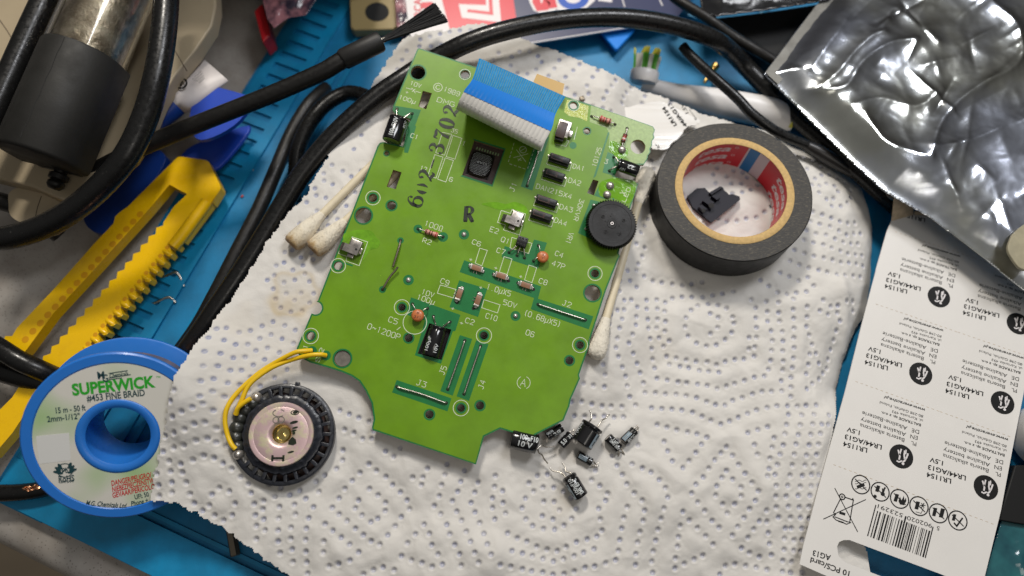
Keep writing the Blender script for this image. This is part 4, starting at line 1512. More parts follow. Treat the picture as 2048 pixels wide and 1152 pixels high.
    for i in range(15):
        for j in range(15):
            x, y = -3.5 + i * 0.5 + (0.25 if j % 2 else 0), -4.2 + j * 0.56
            if abs(x / 3.9) ** 3 + abs(y / 4.4) ** 3 > 0.95:
                continue
            if abs(y - 0.2) < 0.8 and x > -1.4 and x < 2.6:
                continue
            z = dome(x / 8.8 + .5, y / 10.0 + .5).z
            b.lathe([(0.14, z + 0.005), (0.09, z + 0.07), (0, z + 0.09)], 6, T=Tm @ Matrix.Translation((x, y, 0)))
    b.build('epoxy_dot', 'sleeve_text', root)
    b = MB()
    b.text('52A8', (2.4, 0.3), (-1.3, 0.3), 1.52, h=1.0)
    b.v = [Tm @ p for p in b.v]
    b.build('chip_print', 'sleeve_text', root, smooth=None)

    # diodes -----------------------------------------------------------
    dang = math.atan2(bl(1100, 333)[1] - bl(1000, 300)[1], bl(1100, 333)[0] - bl(1000, 300)[0])
    for (u, v) in ((1118, 322), (1107.5, 352.5), (1092, 405), (1082, 433.5)):
        x, y = bl(u, v)
        T = Matrix.Translation((x, y, 0)) @ Matrix.Rotation(dang, 4, 'Z')
        b = MB()
        b.plate([[(-3.9, -1.6), (3.9, -1.6), (4.0, 1.6), (-4.0, 1.6)]], 0.15, 1.5, T=T)
        b.rbox((0, 0.15, 1.9), (7.5, 2.5, 1.3), 0.35, T=T)
        d = b.build('diode_pack', 'diode_black', root)
        b = MB()
        b.strip([(-3.0, 0.95), (0.6, 0.95), (0.6, -0.7), (-3.0, -0.7)], 0.12, 2.56, closed=True, T=T)
        b.strip([(1.0, 1.3), (1.0, -1.0)], 0.12, 2.56, T=T)
        b.build('mould_mark', 'band_brown', d, smooth=None)
        b = MB()
        for sx in (-1, 1):
            b.rbox((sx * 4.1, 0.6, 0.25), (0.9, 0.8, 0.25), 0.05, T=T)
        b.build('lead', 'wire_tin', d)

    # resistors, glass diode ------------------------------------------
    def axial(name, p0, p1, p2, p3, r, m, bands, wm='wire_tin', zc=1.1):
        a, c = bl3(*p1, zc), bl3(*p2, zc)
        d = (c - a)
        Ln = d.length
        T = frame_z(a, d)
        b = MB()
        pr = [(0, 0), (r * .7, 0.05), (r, .3), (r, Ln * .22), (r * .86, Ln * .32), (r * .86, Ln * .68), (r, Ln * .78), (r, Ln - .3), (r * .7, Ln - .05), (0, Ln)]
        b.lathe(pr, 18, T=T)
        o = b.build(name, m, root, smooth=60)
        for (t, bm_) in bands:
            b = MB()
            z0 = Ln * t
            rr = (r if t < .25 or t > .75 else r * .87) + 0.03
            b.lathe([(rr, z0 - .22), (rr, z0 + .22)], 18, T=T)
            b.build('colour_band', bm_, o, smooth=60)
        h0, h3 = bl3(*p0, 0.0), bl3(*p3, 0.0)
        for h, e in ((h0, a), (h3, c)):
            b = MB()
            dd = (e - h)
            dd.z = 0
            b.tube(crv([h, h + Vector((0, 0, 0.7)) + dd * 0.12, h + dd * 0.3 + Vector((0, 0, zc)), e], 5), 0.24, 8)
            b.build('lead', wm, o, smooth=60)
        return o
    axial('resistor', (836, 458), (850, 462), (876, 471), (886, 474), 1.0, 'resistor_pink', ((.12, 'band_brown'), (.38, 'band_brown'), (.55, 'band_brown'), (.86, 'band_red')))
    axial('resistor', (1183, 233), (1199, 236), (1222, 244.5), (1230, 249), 1.15, 'resistor_pink', ((.12, 'band_red'), (.38, 'band_red'), (.56, 'band_brown'), (.86, 'band_brown')))
    axial('glass_diode', (1254, 257), (1251.5, 268), (1245.5, 284), (1243, 299), 0.85, 'band_red', ((.14, 'ink_black'), (.3, 'ink_black'), (.62, 'patch_white'), (.9, 'ink_black')), 'solder')

    # radial capacitors on the board ----------------------------------
    def radial(p_can, p_lead, rpx, zc, name, label, text, leads, tang=0.6, stripe=None):
        a, c = bl3(*p_can, zc), bl3(*p_lead, zc)
        T = frame_z(a, c - a)
        r = px(rpx)
        Ln = (c - a).length
        b = MB()
        b.lathe([(r * .80, 0.12), (r * .93, 0.0), (r, 0.3), (r, Ln - 1.7), (r * .9, Ln - 1.25), (r, Ln - .8), (r, Ln - .25), (r * .85, Ln), (0, Ln - .05)], 32, T=T)
        o = b.build(name, 'sleeve', root, smooth=40)
        b = MB()
        b.lathe([(r * .82, 0.1), (r * .4, 0.02), (0, 0.02)], 28, T=T)
        b.build('can_end', 'steel', o)
        wrap = lambda x, y, z: Vector((r * 1.012 * math.cos(y / r), r * 1.012 * math.sin(y / r), x))
        if text:
            b = MB()
            for (s, z0, z1, an, h) in text:
                b.text(s, (z0, 0), (z1, 0), 0, bold=True, h=h, fine=True, fn=lambda x, y, z, an=an: wrap(x, an * r - y, z))
            b.v = [T @ p for p in b.v]
            b.build('sleeve_print', 'sleeve_text', o, smooth=None)
        for i, h in enumerate(leads):
            e = T @ Vector((0, (0.9 if i else -0.9) * (1 if T.col[1].y else 1), Ln))
            e = T @ Vector((0, 0, Ln)) + (bl3(*leads[1], zc) - bl3(*leads[0], zc)) * (0.18 if i else -0.18)
            b = MB()
            hh = bl3(*h, 0)
            b.tube(crv([hh, hh + Vector((0, 0, 1.2)) + (e - hh) * 0.15, e], 6), 0.3, 8)
            b.build('lead', 'wire_tin', o, smooth=60)
        return o
    def upang(p_can, p_lead, zc):
        # angle about the axis of the side facing the viewer
        T = frame_z(bl3(*p_can, zc), bl3(*p_lead, zc) - bl3(*p_can, zc))
        cl = BMI @ CAM
        d = (T.inverted() @ cl)
        return math.atan2(d.y, d.x)
    u = upang((783, 283), (799, 236), 2.4)
    radial((783, 283), (799, 237), 20, 2.4, 'electrolytic_capacitor', None, [('100\u00b5F10V', 1.2, 8.4, u - 0.35, 1.7), ('85\u00b0C', 5.6, 8.4, u + 0.75, 1.1)], ((794.3, 217.7), (824.4, 227.5)))
    u = upang((1276, 343), (1235, 328), 2.2)
    radial((1276, 343), (1235, 328), 13.5, 2.2, 'electrolytic_capacitor', None, [('22', 2.0, 4.6, u + 0.2, 1.3), ('16V', 4.9, 7.0, u - 0.5, 1.1)], ((1227.4, 314.3), (1218.6, 341.7)))
    u = upang((862, 708), (877, 655), -0.6)
    radial((861, 712), (878, 653), 17.5, -0.4, 'electrolytic_capacitor', None, [('100\u00b5F', 1.4, 6.6, u - 0.75, 1.5), ('10V', 1.4, 4.6, u + 0.35, 1.2)], ((867, 633), (900, 644)))
    b = MB()
    b.plate([L([(856, 644), (905, 658), (884, 723), (833, 709)])], -2.3, -1.9)
    b.build('slot_floor', 'hole_dark', root, smooth=None)

    # ceramic capacitors ------------------------------------------------
    for (cu, cv, rp, l0, l1, tilt) in ((1085.5, 514, 12, (1077, 491), (1067, 522), 0.5), (835.5, 631, 12.5, (825, 608), (855, 617), 0.5)):
        c0 = bl3(cu, cv, 2.0)
        m0, m1 = bl3(*l0, 0), bl3(*l1, 0)
        b = MB()
        r = px(rp)
        dirv = (c0 - (m0 + m1) / 2)
        dirv.z = 0
        T = frame_y(c0, Vector((dirv.x, dirv.y, 0.0)), Vector((0, 0, 1)))
        b.lathe([(0, -0.95), (r * .6, -0.85), (r * .92, -0.5), (r, 0), (r * .92, 0.5), (r * .6, .85), (0, 0.95)], 26, T=T)
        o = b.build('ceramic_capacitor', 'ceramic_orange', root, smooth=70)
        b = MB()
        if cu > 1000:
            b.text('47', (0.75, 0.1), (-0.75, 0.1), 0.92, h=1.3)
        else:
            b.text('331', (1.1, 0.55), (-1.1, 0.55), 0.93, h=0.9)
            b.text('B', (0.35, -0.8), (-0.35, -0.8), 0.93, h=0.9)
        b.v = [T @ p for p in b.v]
        b.build('body_print', 'band_brown', o, smooth=None)
        for m_, sx in ((m0, -1), (m1, 1)):
            b = MB()
            sd = (m1 - m0).normalized()
            e = c0 - dirv.normalized() * r * .75 + sd * sx * r * .45
            b.tube(crv([m_, m_ + Vector((0, 0, 1.6)) + (e - m_) * .1, m_.lerp(e, .6) + Vector((0, 0, 1.0)), e], 6), 0.24, 8)
            b.build('lead', 'wire_tin', o, smooth=60)

    # chip capacitors ---------------------------------------------------
    for (u, v, du_, dv_) in ((953, 537, 13, 4.3), (1002, 552.5, 13, 4.3), (1051, 571, 13, 4.3), (918.5, 589, -5, 13.5), (956, 601, -5, 13.5)):
        a, c = Vector(bl(u - du_, v - dv_)), Vector(bl(u + du_, v + dv_))
        T = Matrix.Translation((*((a + c) / 2), 0)) @ Matrix.Rotation(math.atan2((c - a).y, (c - a).x), 4, 'Z')
        b = MB()
        b.rbox((0, 0, 0.75), (3.4, 2.0, 1.1), 0.15, T=T)
        o = b.build('chip_capacitor', 'smd_brown', root)
        for sx in (-1, 1):
            b = MB()
            b.rbox((sx * 2.0, 0, 0.7), (0.9, 2.15, 1.25), 0.3, T=T, seg=3)
            b.rbox((sx * 2.5, random.uniform(-.4, .4), 0.35), (1.1, 1.3, 0.6), 0.28, T=T, seg=3)
            b.build('solder_end', 'solder', o)
        b = MB()
        for sx in (-.5, .5):
            b.tube([Vector((sx, -1.0, 0.5)), Vector((sx * 1.1, -1.5, 0.3)), Vector((sx * 1.2, -2.0, .15))], 0.12, 6, T=T)
        b.build('solder_whisker', 'solder', o)

    # jumpers -----------------------------------------------------------
    for a, c in (((1079, 297), (1054, 372)), ((1076, 609), (1170.5, 640)), ((794, 773.6), (892.6, 806)), ((929.6, 681.5), (895.4, 778.5)), ((961, 692), (928, 788))):
        p, q2 = bl3(*a, 0), bl3(*c, 0)
        d = (q2 - p).normalized()
        md = (p + q2) / 2 + Vector((random.uniform(-.3, .3), random.uniform(-.3, .3), 0.75))
        b = MB()
        b.tube(crv([p + Vector((0, 0, -.3)), p + Vector((0, 0, .55)) + d * .3, p + d * 1.6 + Vector((0, 0, .8)), md, q2 - d * 1.6 + Vector((0, 0, .8)), q2 + Vector((0, 0, .55)) - d * .3, q2 + Vector((0, 0, -.3))], 6), 0.3, 10)
        b.build('jumper_wire', 'wire_tin', root, smooth=60)
    for pp in ([(801, 481, 0), (799.5, 489, .9), (792, 514, 1.1), (787, 530, .9), (786, 534, .7)], [(765, 580, 0), (768, 574, .9), (779, 555, 1.2), (793, 538, 1.6), (795.5, 534, 1.8)]):
        b = MB()
        b.tube(crv([bl3(u, v, h) for u, v, h in pp], 6), 0.38, 10)
        b.build('wire_stub', 'wire_dull', root, smooth=60)

    # sprung battery contacts --------------------------------------------
    def contact(u, v, ang, sc=1.0, tall=False):
        x, y = bl(u, v)
        T = Matrix.Translation((x, y, 0)) @ Matrix.Rotation(dang + ang, 4, 'Z') @ Matrix.Scale(sc, 4)
        b = MB()
        b.rbox((0.6, 0.6, 1.2), (4.6, 5.2, 2.2), 0.45, T=T, seg=3)
        b.rbox((3.1, -0.2, 0.9), (0.8, 2.2, 1.6), 0.2, T=T)
        o = b.build('battery_contact', 'steel', root)
        b = MB()
        prof = [(-4.6, 0.5), (-4.3, 1.6), (-3.0, 2.55), (-0.5, 2.75), (1.2, 2.65), (2.6, 2.6)]
        vs, fs = [], []
        for i, (px_, z) in enumerate(prof):
            for yy in (-1.9, 0.9):
                vs.append((px_, yy - 0.4, z))
        for i in range(len(prof) - 1):
            fs.append((2 * i, 2 * i + 1, 2 * i + 3, 2 * i + 2)[::-1])
        k = len(vs)
        vs += [(a, b2, c - 0.3) for a, b2, c in vs]
        fs += [tuple(k + z for z in reversed(f)) for f in list(fs)]
        for i in range(len(prof) - 1):
            fs.append((2 * i, 2 * i + 2, k + 2 * i + 2, k + 2 * i))
            fs.append((2 * i + 1, k + 2 * i + 1, k + 2 * i + 3, 2 * i + 3))
        fs += [(0, k, k + 1, 1), (2 * 5, 2 * 5 + 1, k + 11, k + 10)]
        b.add(vs, fs, T)
        b.build('contact_leaf', 'steel', o, smooth=30)
        b = MB()
        b.lathe([(0.42, 2.62), (0.42, 2.70), (0, 2.71)], 14, T=T @ Matrix.Translation((1.6, -0.3, 0)))
        b.build('rivet_hole', 'hole_dark', o)
        b = MB()
        b.rbox((0.2, -2.9, 0.6), (2.4, 1.6, 1.0), 0.25, T=T)
        b.build('contact_tab', 'steel', o)
    contact(707, 497, -0.05)
    contact(1028, 441, -0.05)
    x, y = bl(1124, 262)
    T = Matrix.Translation((x, y, 0)) @ Matrix.Rotation(dang, 4, 'Z')
    b = MB()
    b.rbox((0.3, 0, 1.6), (5.0, 6.6, 3.0), 0.4, T=T, seg=2)
    b.rbox((3.3, -0.6, 0.9), (1.6, 2.6, 1.6), 0.2, T=T)
    o = b.build('battery_contact', 'steel', root)
    b = MB()
    b.rbox((-0.2, -0.9, 2.2), (3.4, 6.4, 2.4), 0.25, T=T)
    b.build('contact_block', 'brown_chip', o)
    b = MB()
    b.rbox((-0.1, -4.3, 1.4), (3.3, 1.2, 2.4), 0.15, T=T)
    b.build('contact_block', 'diode_black', o)

    # transistor -----------------------------------------------------------
    x, y = bl(1043, 487)
    T = Matrix.Translation((x, y, 0)) @ Matrix.Rotation(dang, 4, 'Z')
    b = MB()
    b.rbox((0, 0.2, 1.5), (3.9, 3.6, 2.6), 0.35, T=T)
    o = b.build('transistor', 'diode_black', root)
    b = MB()
    for i in range(3):
        for j in range(3):
            b.rbox((-1.2 + i * 1.2, -0.9 + j * 1.1, 2.83), (0.75, 0.5, 0.1), 0.02, T=T)
    b.build('body_print', 'rubber', o)
    for i, h in enumerate(((1018, 505), (1034, 511), (1049, 516))):
        hh = bl3(*h, 0)
        e = T @ Vector((-1.3 + 1.3 * i, -1.55, 1.4))
        b = MB()
        b.tube(crv([hh, hh + Vector((0, 0, .9)) + (e - hh) * .2, e.lerp(hh, .25) + Vector((0, 0, .4)), e], 6), 0.28, 8)
        b.build('lead', 'wire_tin', o, smooth=60)

    # volume wheel ---------------------------------------------------------
    zt_ = 5.2
    c0 = bl3(1224, 447, zt_)
    r = px(50)
    T = Matrix.Translation((c0.x, c0.y, 0))
    nt_ = 60

    def kn(a, q, z):
        if q < r * 0.955:
            return q
        return q + 0.55 * math.sin(a * nt_) - 0.25
    b = MB()
    b.lathe([(r * .5, 1.6), (r * .97, 1.6), (r, 1.9), (r, zt_ - 0.5), (r * .965, zt_ - .15), (r * .93, zt_), (r * .80, zt_ - .02), (r * .79, zt_ - 0.10), (r * .42, zt_ - .12), (r * .40, zt_ - .10), (r * .2, zt_ - .10), (r * .19, zt_ + .02), (r * .1, zt_ + .02), (r * .1, zt_ - .6), (0, zt_ - .6)], 240, T=T, rfun=kn)
    wh = b.build('volume_wheel', 'wheel_black', root, smooth=30)
    b = MB()
    b.lathe([(0.28, zt_ + .02), (0.28, zt_ + .2), (0.62, zt_ + .2), (0.66, zt_ + .1)], 20, T=T)
    b.build('axle_ring', 'steel', wh)
    b = MB()
    for a, rr, s in ((35, .5, .42), (160, .45, .42), (-35, .52, .42), (-110, .42, .42), (180, .28, .3), (0, .3, .3), (110, .4, .22), (118, .3, .28)):
        p = (rr * r * math.cos(math.radians(a)), rr * r * math.sin(math.radians(a)))
        b.lathe([(s * .95, zt_ - .09), (s * .85, zt_ - .07), (0, zt_ - .07)], 14, T=T @ Matrix.Translation((*p, 0)))
    b.build('wheel_pit', 'hole_dark', wh)
    b = MB()
    for a, rr, s in ((35, .5, .42), (160, .45, .42), (-35, .52, .42), (-110, .42, .42)):
        p = (rr * r * math.cos(math.radians(a)), rr * r * math.sin(math.radians(a)))
        b.lathe([(s * 1.7, zt_ - .13), (s * 1.6, zt_ + .04), (s * 1.15, zt_ + .04), (s * 1.0, zt_ - .08)], 16, T=T @ Matrix.Translation((*p, 0)))
    b.build('pit_collar', 'wheel_black', wh)
    b = MB()
    b.lathe([(3.2, 0.08), (3.2, 1.7), (0, 1.7)], 24, T=T)
    b.build('wheel_base', 'brown_chip', wh)
    b = MB()
    for u, v in ((1187, 411), (1172, 458)):
        p = bl3(u, v, 0)
        b.lathe([(0.65, 0.09), (0.6, .5), (0.3, .8), (0, .85)], 12, T=Matrix.Translation(p))
    b.build('wheel_solder', 'solder', wh)
    return root


circuit_board()


# ================================================================== THINGS ON THE TOWEL
def kpx(p):
    return FPX / (Vector(p) - CAM).dot(cfw)       # pixels per mm at a point


def speaker():
    p = wt(570, 868)
    e = 3.0
    sx = float(zt(p.x + e, p.y) - zt(p.x - e, p.y)) / (2 * e) * 0.8
    sy = float(zt(p.x, p.y + e) - zt(p.x, p.y - e)) / (2 * e) * 0.6
    T = frame_z(p + Vector((0, 0, -0.6)), Vector((-sx, -sy, 1)))
    root = thing('speaker', 'round black loudspeaker with a pinkish metal back and two yellow wires, beside the circuit board', 'speaker', T)
    b = MB()
    b.lathe([(16.2, 0), (17.3, 0.2), (17.45, 1.6), (17.2, 2.6), (17.45, 3.0), (17.3, 4.0), (16.6, 4.4), (15.9, 4.4), (15.8, 2.6), (15.8, 0.4)], 72)
    b.rbox((3.6, 17.2, 3.2), (1.5, 1.5, 2.4), 0.3)
    fr = b.build('outer_rim', 'speaker_black', root)
    b = MB()
    N = 26
    for i in range(N):
        a = 2 * math.pi * i / N
        if 2.2 < a < 3.75:
            continue
        T2 = Matrix.Rotation(a, 4, 'Z')
        b.rbox((14.6, 0, 4.2), (3.4, 1.25, 1.0), 0.25, T=T2)
        b.rbox((15.4, 0, 2.4), (1.0, 1.25, 3.6), 0.2, T=T2)
    b.build('basket_rib', 'speaker_black', root)
    b = MB()
    b.lathe([(16.0, 0.4), (14.4, 0.9), (13.3, 1.4)], 60)
    b.build('cone_edge', 'brown_chip', root)
    b = MB()
    rnd = random.Random(3)
    ph = [rnd.uniform(0, 6.28) for _ in range(6)]

    def rough(a, q, z):
        return q + 0.10 * sum(math.sin(a * k + ph[i]) for i, k in enumerate((5, 9, 14, 23, 31, 41)))
    b.lathe([(13.4, 0.8), (13.6, 4.6), (13.2, 5.4), (12.4, 5.6), (11.6, 6.3), (11.2, 6.6), (10.4, 6.6)], 140, rfun=rough)
    b.build('magnet_cover', 'speaker_black', root)
    b = MB()
    b.lathe([(10.75, 6.0), (10.75, 7.3), (10.55, 7.55), (9.3, 7.62), (9.1, 7.55), (8.9, 7.62), (4.9, 7.66), (4.3, 7.55), (3.5, 7.0), (3.15, 6.3)], 72)
    b.build('magnet_plate', 'zinc_pink', root)
    b = MB()
    b.lathe([(3.2, 6.35), (3.05, 5.0), (2.2, 4.4), (2.1, 3.4), (1.5, 3.3), (0, 3.9)], 36)
    b.build('pole_hollow', 'zinc_gold', root)
    b = MB()
    z = 7.70
    Hc = Vector((-0.4, -8.0))
    for s in ([(-1.9, -1.0), (-1.9, 1.0)], [(1.7, -1.0), (1.7, 1.0)], [(-1.9, 0), (1.7, 0)]):
        b.strip([Hc + Vector(q) for q in s], 0.75, z)
    b.plate([[(2.6, -2.2), (3.8, -0.9), (5.0, -1.8), (5.3, -3.2), (4.2, -3.8), (2.6, -3.5)][::-1]], 7.6, 7.72)
    for (cx0, cy0, rx, ry) in ((4.0, 3.9, 1.4, .5), (4.5, 2.1, 1.0, .35), (4.2, 1.1, .9, .3), (4.2, .3, .5, .5), (4.3, 7.3, .9, .5), (3.6, -6.0, 1.1, .35)):
        b.plate([circ((cx0, cy0), rx, 14, ry, 0.25)], 7.6, 7.72)
    b.strip(circ((4.1, 7.2), 1.3, 18, .7), .3, z, closed=True)
    b.build('ink_mark', 'stamp_ink', root, smooth=None)
    b = MB()
    for (cx0, cy0, r) in ((-2.0, 4.6, 1.0), (-.3, 4.7, 1.05)):
        b.strip(circ((cx0, cy0), r, 20), .3, 7.69, closed=True)
    for a0, a1 in ((120, 330), (30, 80)):
        b.strip([(-1.2 + 2.0 * math.cos(math.radians(a)), 7.0 + 1.2 * math.sin(math.radians(a))) for a in range(a0, a1, 15)], .3, 7.69)
    b.build('stamped_mark', 'dull_grey', root, smooth=None)
    b = MB()                                        # terminal strip buried in dark glue
    for a, r, rr in ((148, 15.8, 2.5), (160, 16.0, 2.4), (172, 15.9, 2.5), (184, 15.9, 2.4), (196, 15.6, 2.4), (137, 15.2, 2.2)):
        x, y = r * math.cos(math.radians(a)), r * math.sin(math.radians(a))
        b.lathe([(rr, 0), (rr, 3.4), (rr * .86, 4.6), (rr * .5, 5.3), (0, 5.5)], 20, T=Matrix.Translation((x, y, 0)))
    b.build('glue_bead', 'rubber_glue', root, smooth=60)
    TI = T.inverted()
    for a, m_ in ((128, 'solder'), (205, 'solder')):
        x, y = 15.9 * math.cos(math.radians(a)), 15.9 * math.sin(math.radians(a))
        b = MB()
        b.lathe([(1.9, 3.2), (1.8, 4.6), (1.2, 5.5), (.5, 5.9), (0, 6.0)], 20, T=Matrix.Translation((x, y, 0)))
        b.build('solder_blob', m_, root, smooth=70)
    wa = [(624, 701), (606, 702), (587, 706), (549, 726), (514, 749), (475, 785), (455, 814), (450, 841), (455, 870), (463, 889), (471, 898)]
    wb = [(652, 711), (640, 709), (617, 711), (582, 720), (546, 734), (514, 755), (496, 773), (484, 799), (474, 820), (471, 829)]
    wc = [(472, 829), (476, 816), (490, 804), (502, 797)]
    for k, l in enumerate((wa, wb, wc)):
        pts = []
        for i, (u, v) in enumerate(l):
            if k < 2 and i < 3:
                q = BM @ bl3(u, v, (0.4, 1.9, 2.2)[i])
            elif k == 0:
                q = wt(u, v, (5, 5, 5, 5, 4.5, 3.6, 3.2, 3.0, 3.8, 5.0, 5.2)[i])
            elif k == 1:
                q = wt(u, v, (5, 5, 5.5, 5.5, 5.2, 4.6, 4.2, 3.6, 2.4, 2.0)[i])
            else:
                q = wt(u, v, (2.4, 3.6, 4.8, 5.4)[i])
            pts.append(TI @ q)
        b = MB()
        b.tube(crv(pts, 7), 0.82, 12)
        b.build('yellow_wire', 'wire_yellow', root, smooth=60)
    return root


speaker()


def loose_cap(can, lead, rpx, label, texts, leads, stripe=None, ang=0.0, waist=True, lift=0.0):
    z = 3.0
    for _ in range(3):
        a = wt(*can, z)
        z = rpx / kpx(a) + lift
    a, c = wt(*can, z), wt(*lead, z)
    r = rpx / kpx(a)
    z0 = max(a.z, c.z)
    a, c = W(*can, z0 if abs(a.z - c.z) > 2 else a.z), W(*lead, z0 if abs(a.z - c.z) > 2 else c.z)
    T = frame_z(a, c - a)
    L = (c - a).length
    cl = T.inverted() @ CAM
    up = math.atan2(cl.y, cl.x) + ang
    root = thing('electrolytic_capacitor', label, 'capacitor', T, 'loose capacitors on the towel')
    b = MB()
    if waist:
        pr = [(r * .78, .1), (r * .93, 0), (r, .35), (r, L - 2.0), (r * .9, L - 1.5), (r, L - 1.0), (r, L - .25), (r * .86, L)]
    else:
        pr = [(r * .8, .1), (r * .95, 0), (r, .3), (r, L - 1.2), (r * .92, L - .8), (r, L - .4), (r * .85, L)]
    b.lathe(pr, 36)
    b.build('sleeve', 'sleeve', root, smooth=38)
    b = MB()
    b.lathe([(r * .8, .12), (r * .3, .05), (0, .05)], 28)
    b.build('can_end', 'steel', root)
    b = MB()
    b.lathe([(r * .86, L - .02), (r * .3, L - .1), (0, L - .1)], 28)
    b.build('rubber_bung', 'rubber', root)
    R2 = r * 1.014

    def wrap(x, y, zz):
        an = up - y / r
        return Vector((R2 * math.cos(an), R2 * math.sin(an), x))
    if stripe:
        an0, an1, dashes = stripe
        b = MB()
        n = 8
        vs = [(r * 1.004 * math.cos(up - an0 - (an1 - an0) * j / n), r * 1.004 * math.sin(up - an0 - (an1 - an0) * j / n), zz) for zz in (.5, L - 2.1 if waist else L - 1.3) for j in range(n + 1)]
        fs = [(j, j + 1, n + 2 + j, n + 1 + j) for j in range(n)]
        b.add(vs, fs)
        b.build('polarity_stripe', 'sleeve_blue', root, smooth=60)
        b = MB()
        am = (an0 + an1) / 2 * r
        for t in dashes:
            b.sheet([[(L * t - .9, am - .28), (L * t + .9, am - .28), (L * t + .9, am + .28), (L * t - .9, am + .28)]], 0, fn=lambda x, y, zz: wrap(x, y, zz) * 1.0)
        b.build('minus_sign', 'ink_black', root, smooth=None)
    if texts:
        b = MB()
        for (s, t0, t1, an, h) in texts:
            b.text(s, (L * t0, an * r), (L * t1, an * r), 0, bold=True, h=h, fn=wrap, fine=True)
        b.build('sleeve_print', 'sleeve_text', root, smooth=None)
    TI = T.inverted()
    for k, l in enumerate(leads):
        s = -1 if k == 0 else 1
        side = Vector((-math.sin(up), math.cos(up), 0)) * (r * .42)
        e0 = [TI @ wt(u, v, dz) for (u, v, dz) in l]
        sd = side if (e0[0] - side).length < (e0[0] + side).length else -side
        b = MB()
        b.tube(crv([Vector((sd.x, sd.y, L - .15)), Vector((sd.x, sd.y, L + .4))] + e0, 6), 0.27, 8)
        b.build('lead', 'wire_tin', root, smooth=60)


def z7(x, y):
    return (1000 + x / 5.237, 800 + y / 5.237)


def cps():
    def l7(pts):
        return [(*z7(x, y), dz) for x, y, dz in pts]
    loose_cap(z7(118, 400), z7(392, 464), 20, 'large black capacitor touching the board\'s bottom corner, its two leads pointing right', [('100\u00b5F10', .30, .97, .42, 2.0), ('10 V', .27, .80, -.28, 2.0)],
              [l7([(430, 478, 3.0), (480, 491, 2.2), (530, 490, 1.6), (578, 482, 1.0)]), l7([(405, 552, 3.0), (440, 575, 2.4), (462, 618, 1.4), (500, 664, .8)])], waist=False)
    loose_cap(z7(652, 285), z7(492, 385), 9.0, 'tiny black capacitor half tucked under the board\'s slanted corner', [('85\u00b0C', .2, .62, .55, 1.5), ('M(M)', .55, .95, -.5, 1.2)], [l7([(470, 410, .8), (458, 420, .5)]), l7([(490, 436, .6), (486, 446, .4)])])
    loose_cap(z7(637, 478), z7(745, 357), 9.5, 'tiny black capacitor marked 5.0, leaning on the biggest shiny capacitor', [('5.0', .12, .5, .1, 1.6), ('33', .7, .95, -.1, 1.2)], [l7([(765, 325, 1.2), (775, 308, .9)]), l7([(788, 350, .8), (800, 340, .6)])])
    loose_cap(z7(850, 462), z7(975, 262), 23, 'biggest and shiniest loose capacitor, its two kinked leads pointing up', [('F(M)85', .2, .85, 1.1, 1.5)],
              [l7([(958, 195, 4.0), (955, 150, 3.4), (938, 103, 3.0)]), l7([(1045, 245, 4.0), (1068, 212, 3.4), (1108, 190, 2.6), (1128, 165, 2.4), (1148, 155, 2.0)])], stripe=(-1.35, -.75, (.3, .6)))
    loose_cap(z7(812, 570), z7(962, 655), 8.5, 'tiny capacitor with a wide grey stripe, lying just below the biggest one', [('25V', .4, .9, 1.0, 1.2)], [l7([(1000, 668, 1.0), (1035, 658, .8)]), l7([(985, 690, .6), (1025, 690, .4)])], stripe=(-.55, .5, (.3, .72)))
    loose_cap(z7(1128, 388), z7(1248, 515), 10, 'tiny black capacitor of the right-hand pair, its leads pointing down', [('SMG 50V', .2, .95, .0, 1.2), ('1\u00b5F', .3, .7, .7, 1.1)], [l7([(1248, 552, .8), (1246, 582, .5)]), l7([(1285, 540, .8), (1303, 568, .5)])])
    loose_cap(z7(1288, 440), z7(1415, 315), 9.5, 'tiny grey-striped capacitor of the right-hand pair, its thin lead pointing up', [('85\u00b0C', .2, .75, -.75, 1.2)], [l7([(1432, 285, 1.4), (1437, 262, 1.0)]), l7([(1445, 300, 1.2), (1452, 285, .9)])], stripe=(-.15, .8, (.25, .75)))
    loose_cap(z7(852, 1012), z7(718, 795), 15.5, 'medium capacitor lying apart, nearest the bottom, its wavy leads pointing up', [('SME 85\u00b0C', .12, .8, -.35, 1.5), ('100\u00b5F10', .2, .9, .2, 1.3)],
              [l7([(690, 745, 2.0), (682, 705, 1.4), (652, 656, .9)]), l7([(660, 778, 2.0), (620, 755, 1.4), (553, 742, 1.0), (522, 706, .6)])], stripe=(.72, 1.35, (.3, .7)))


cps()


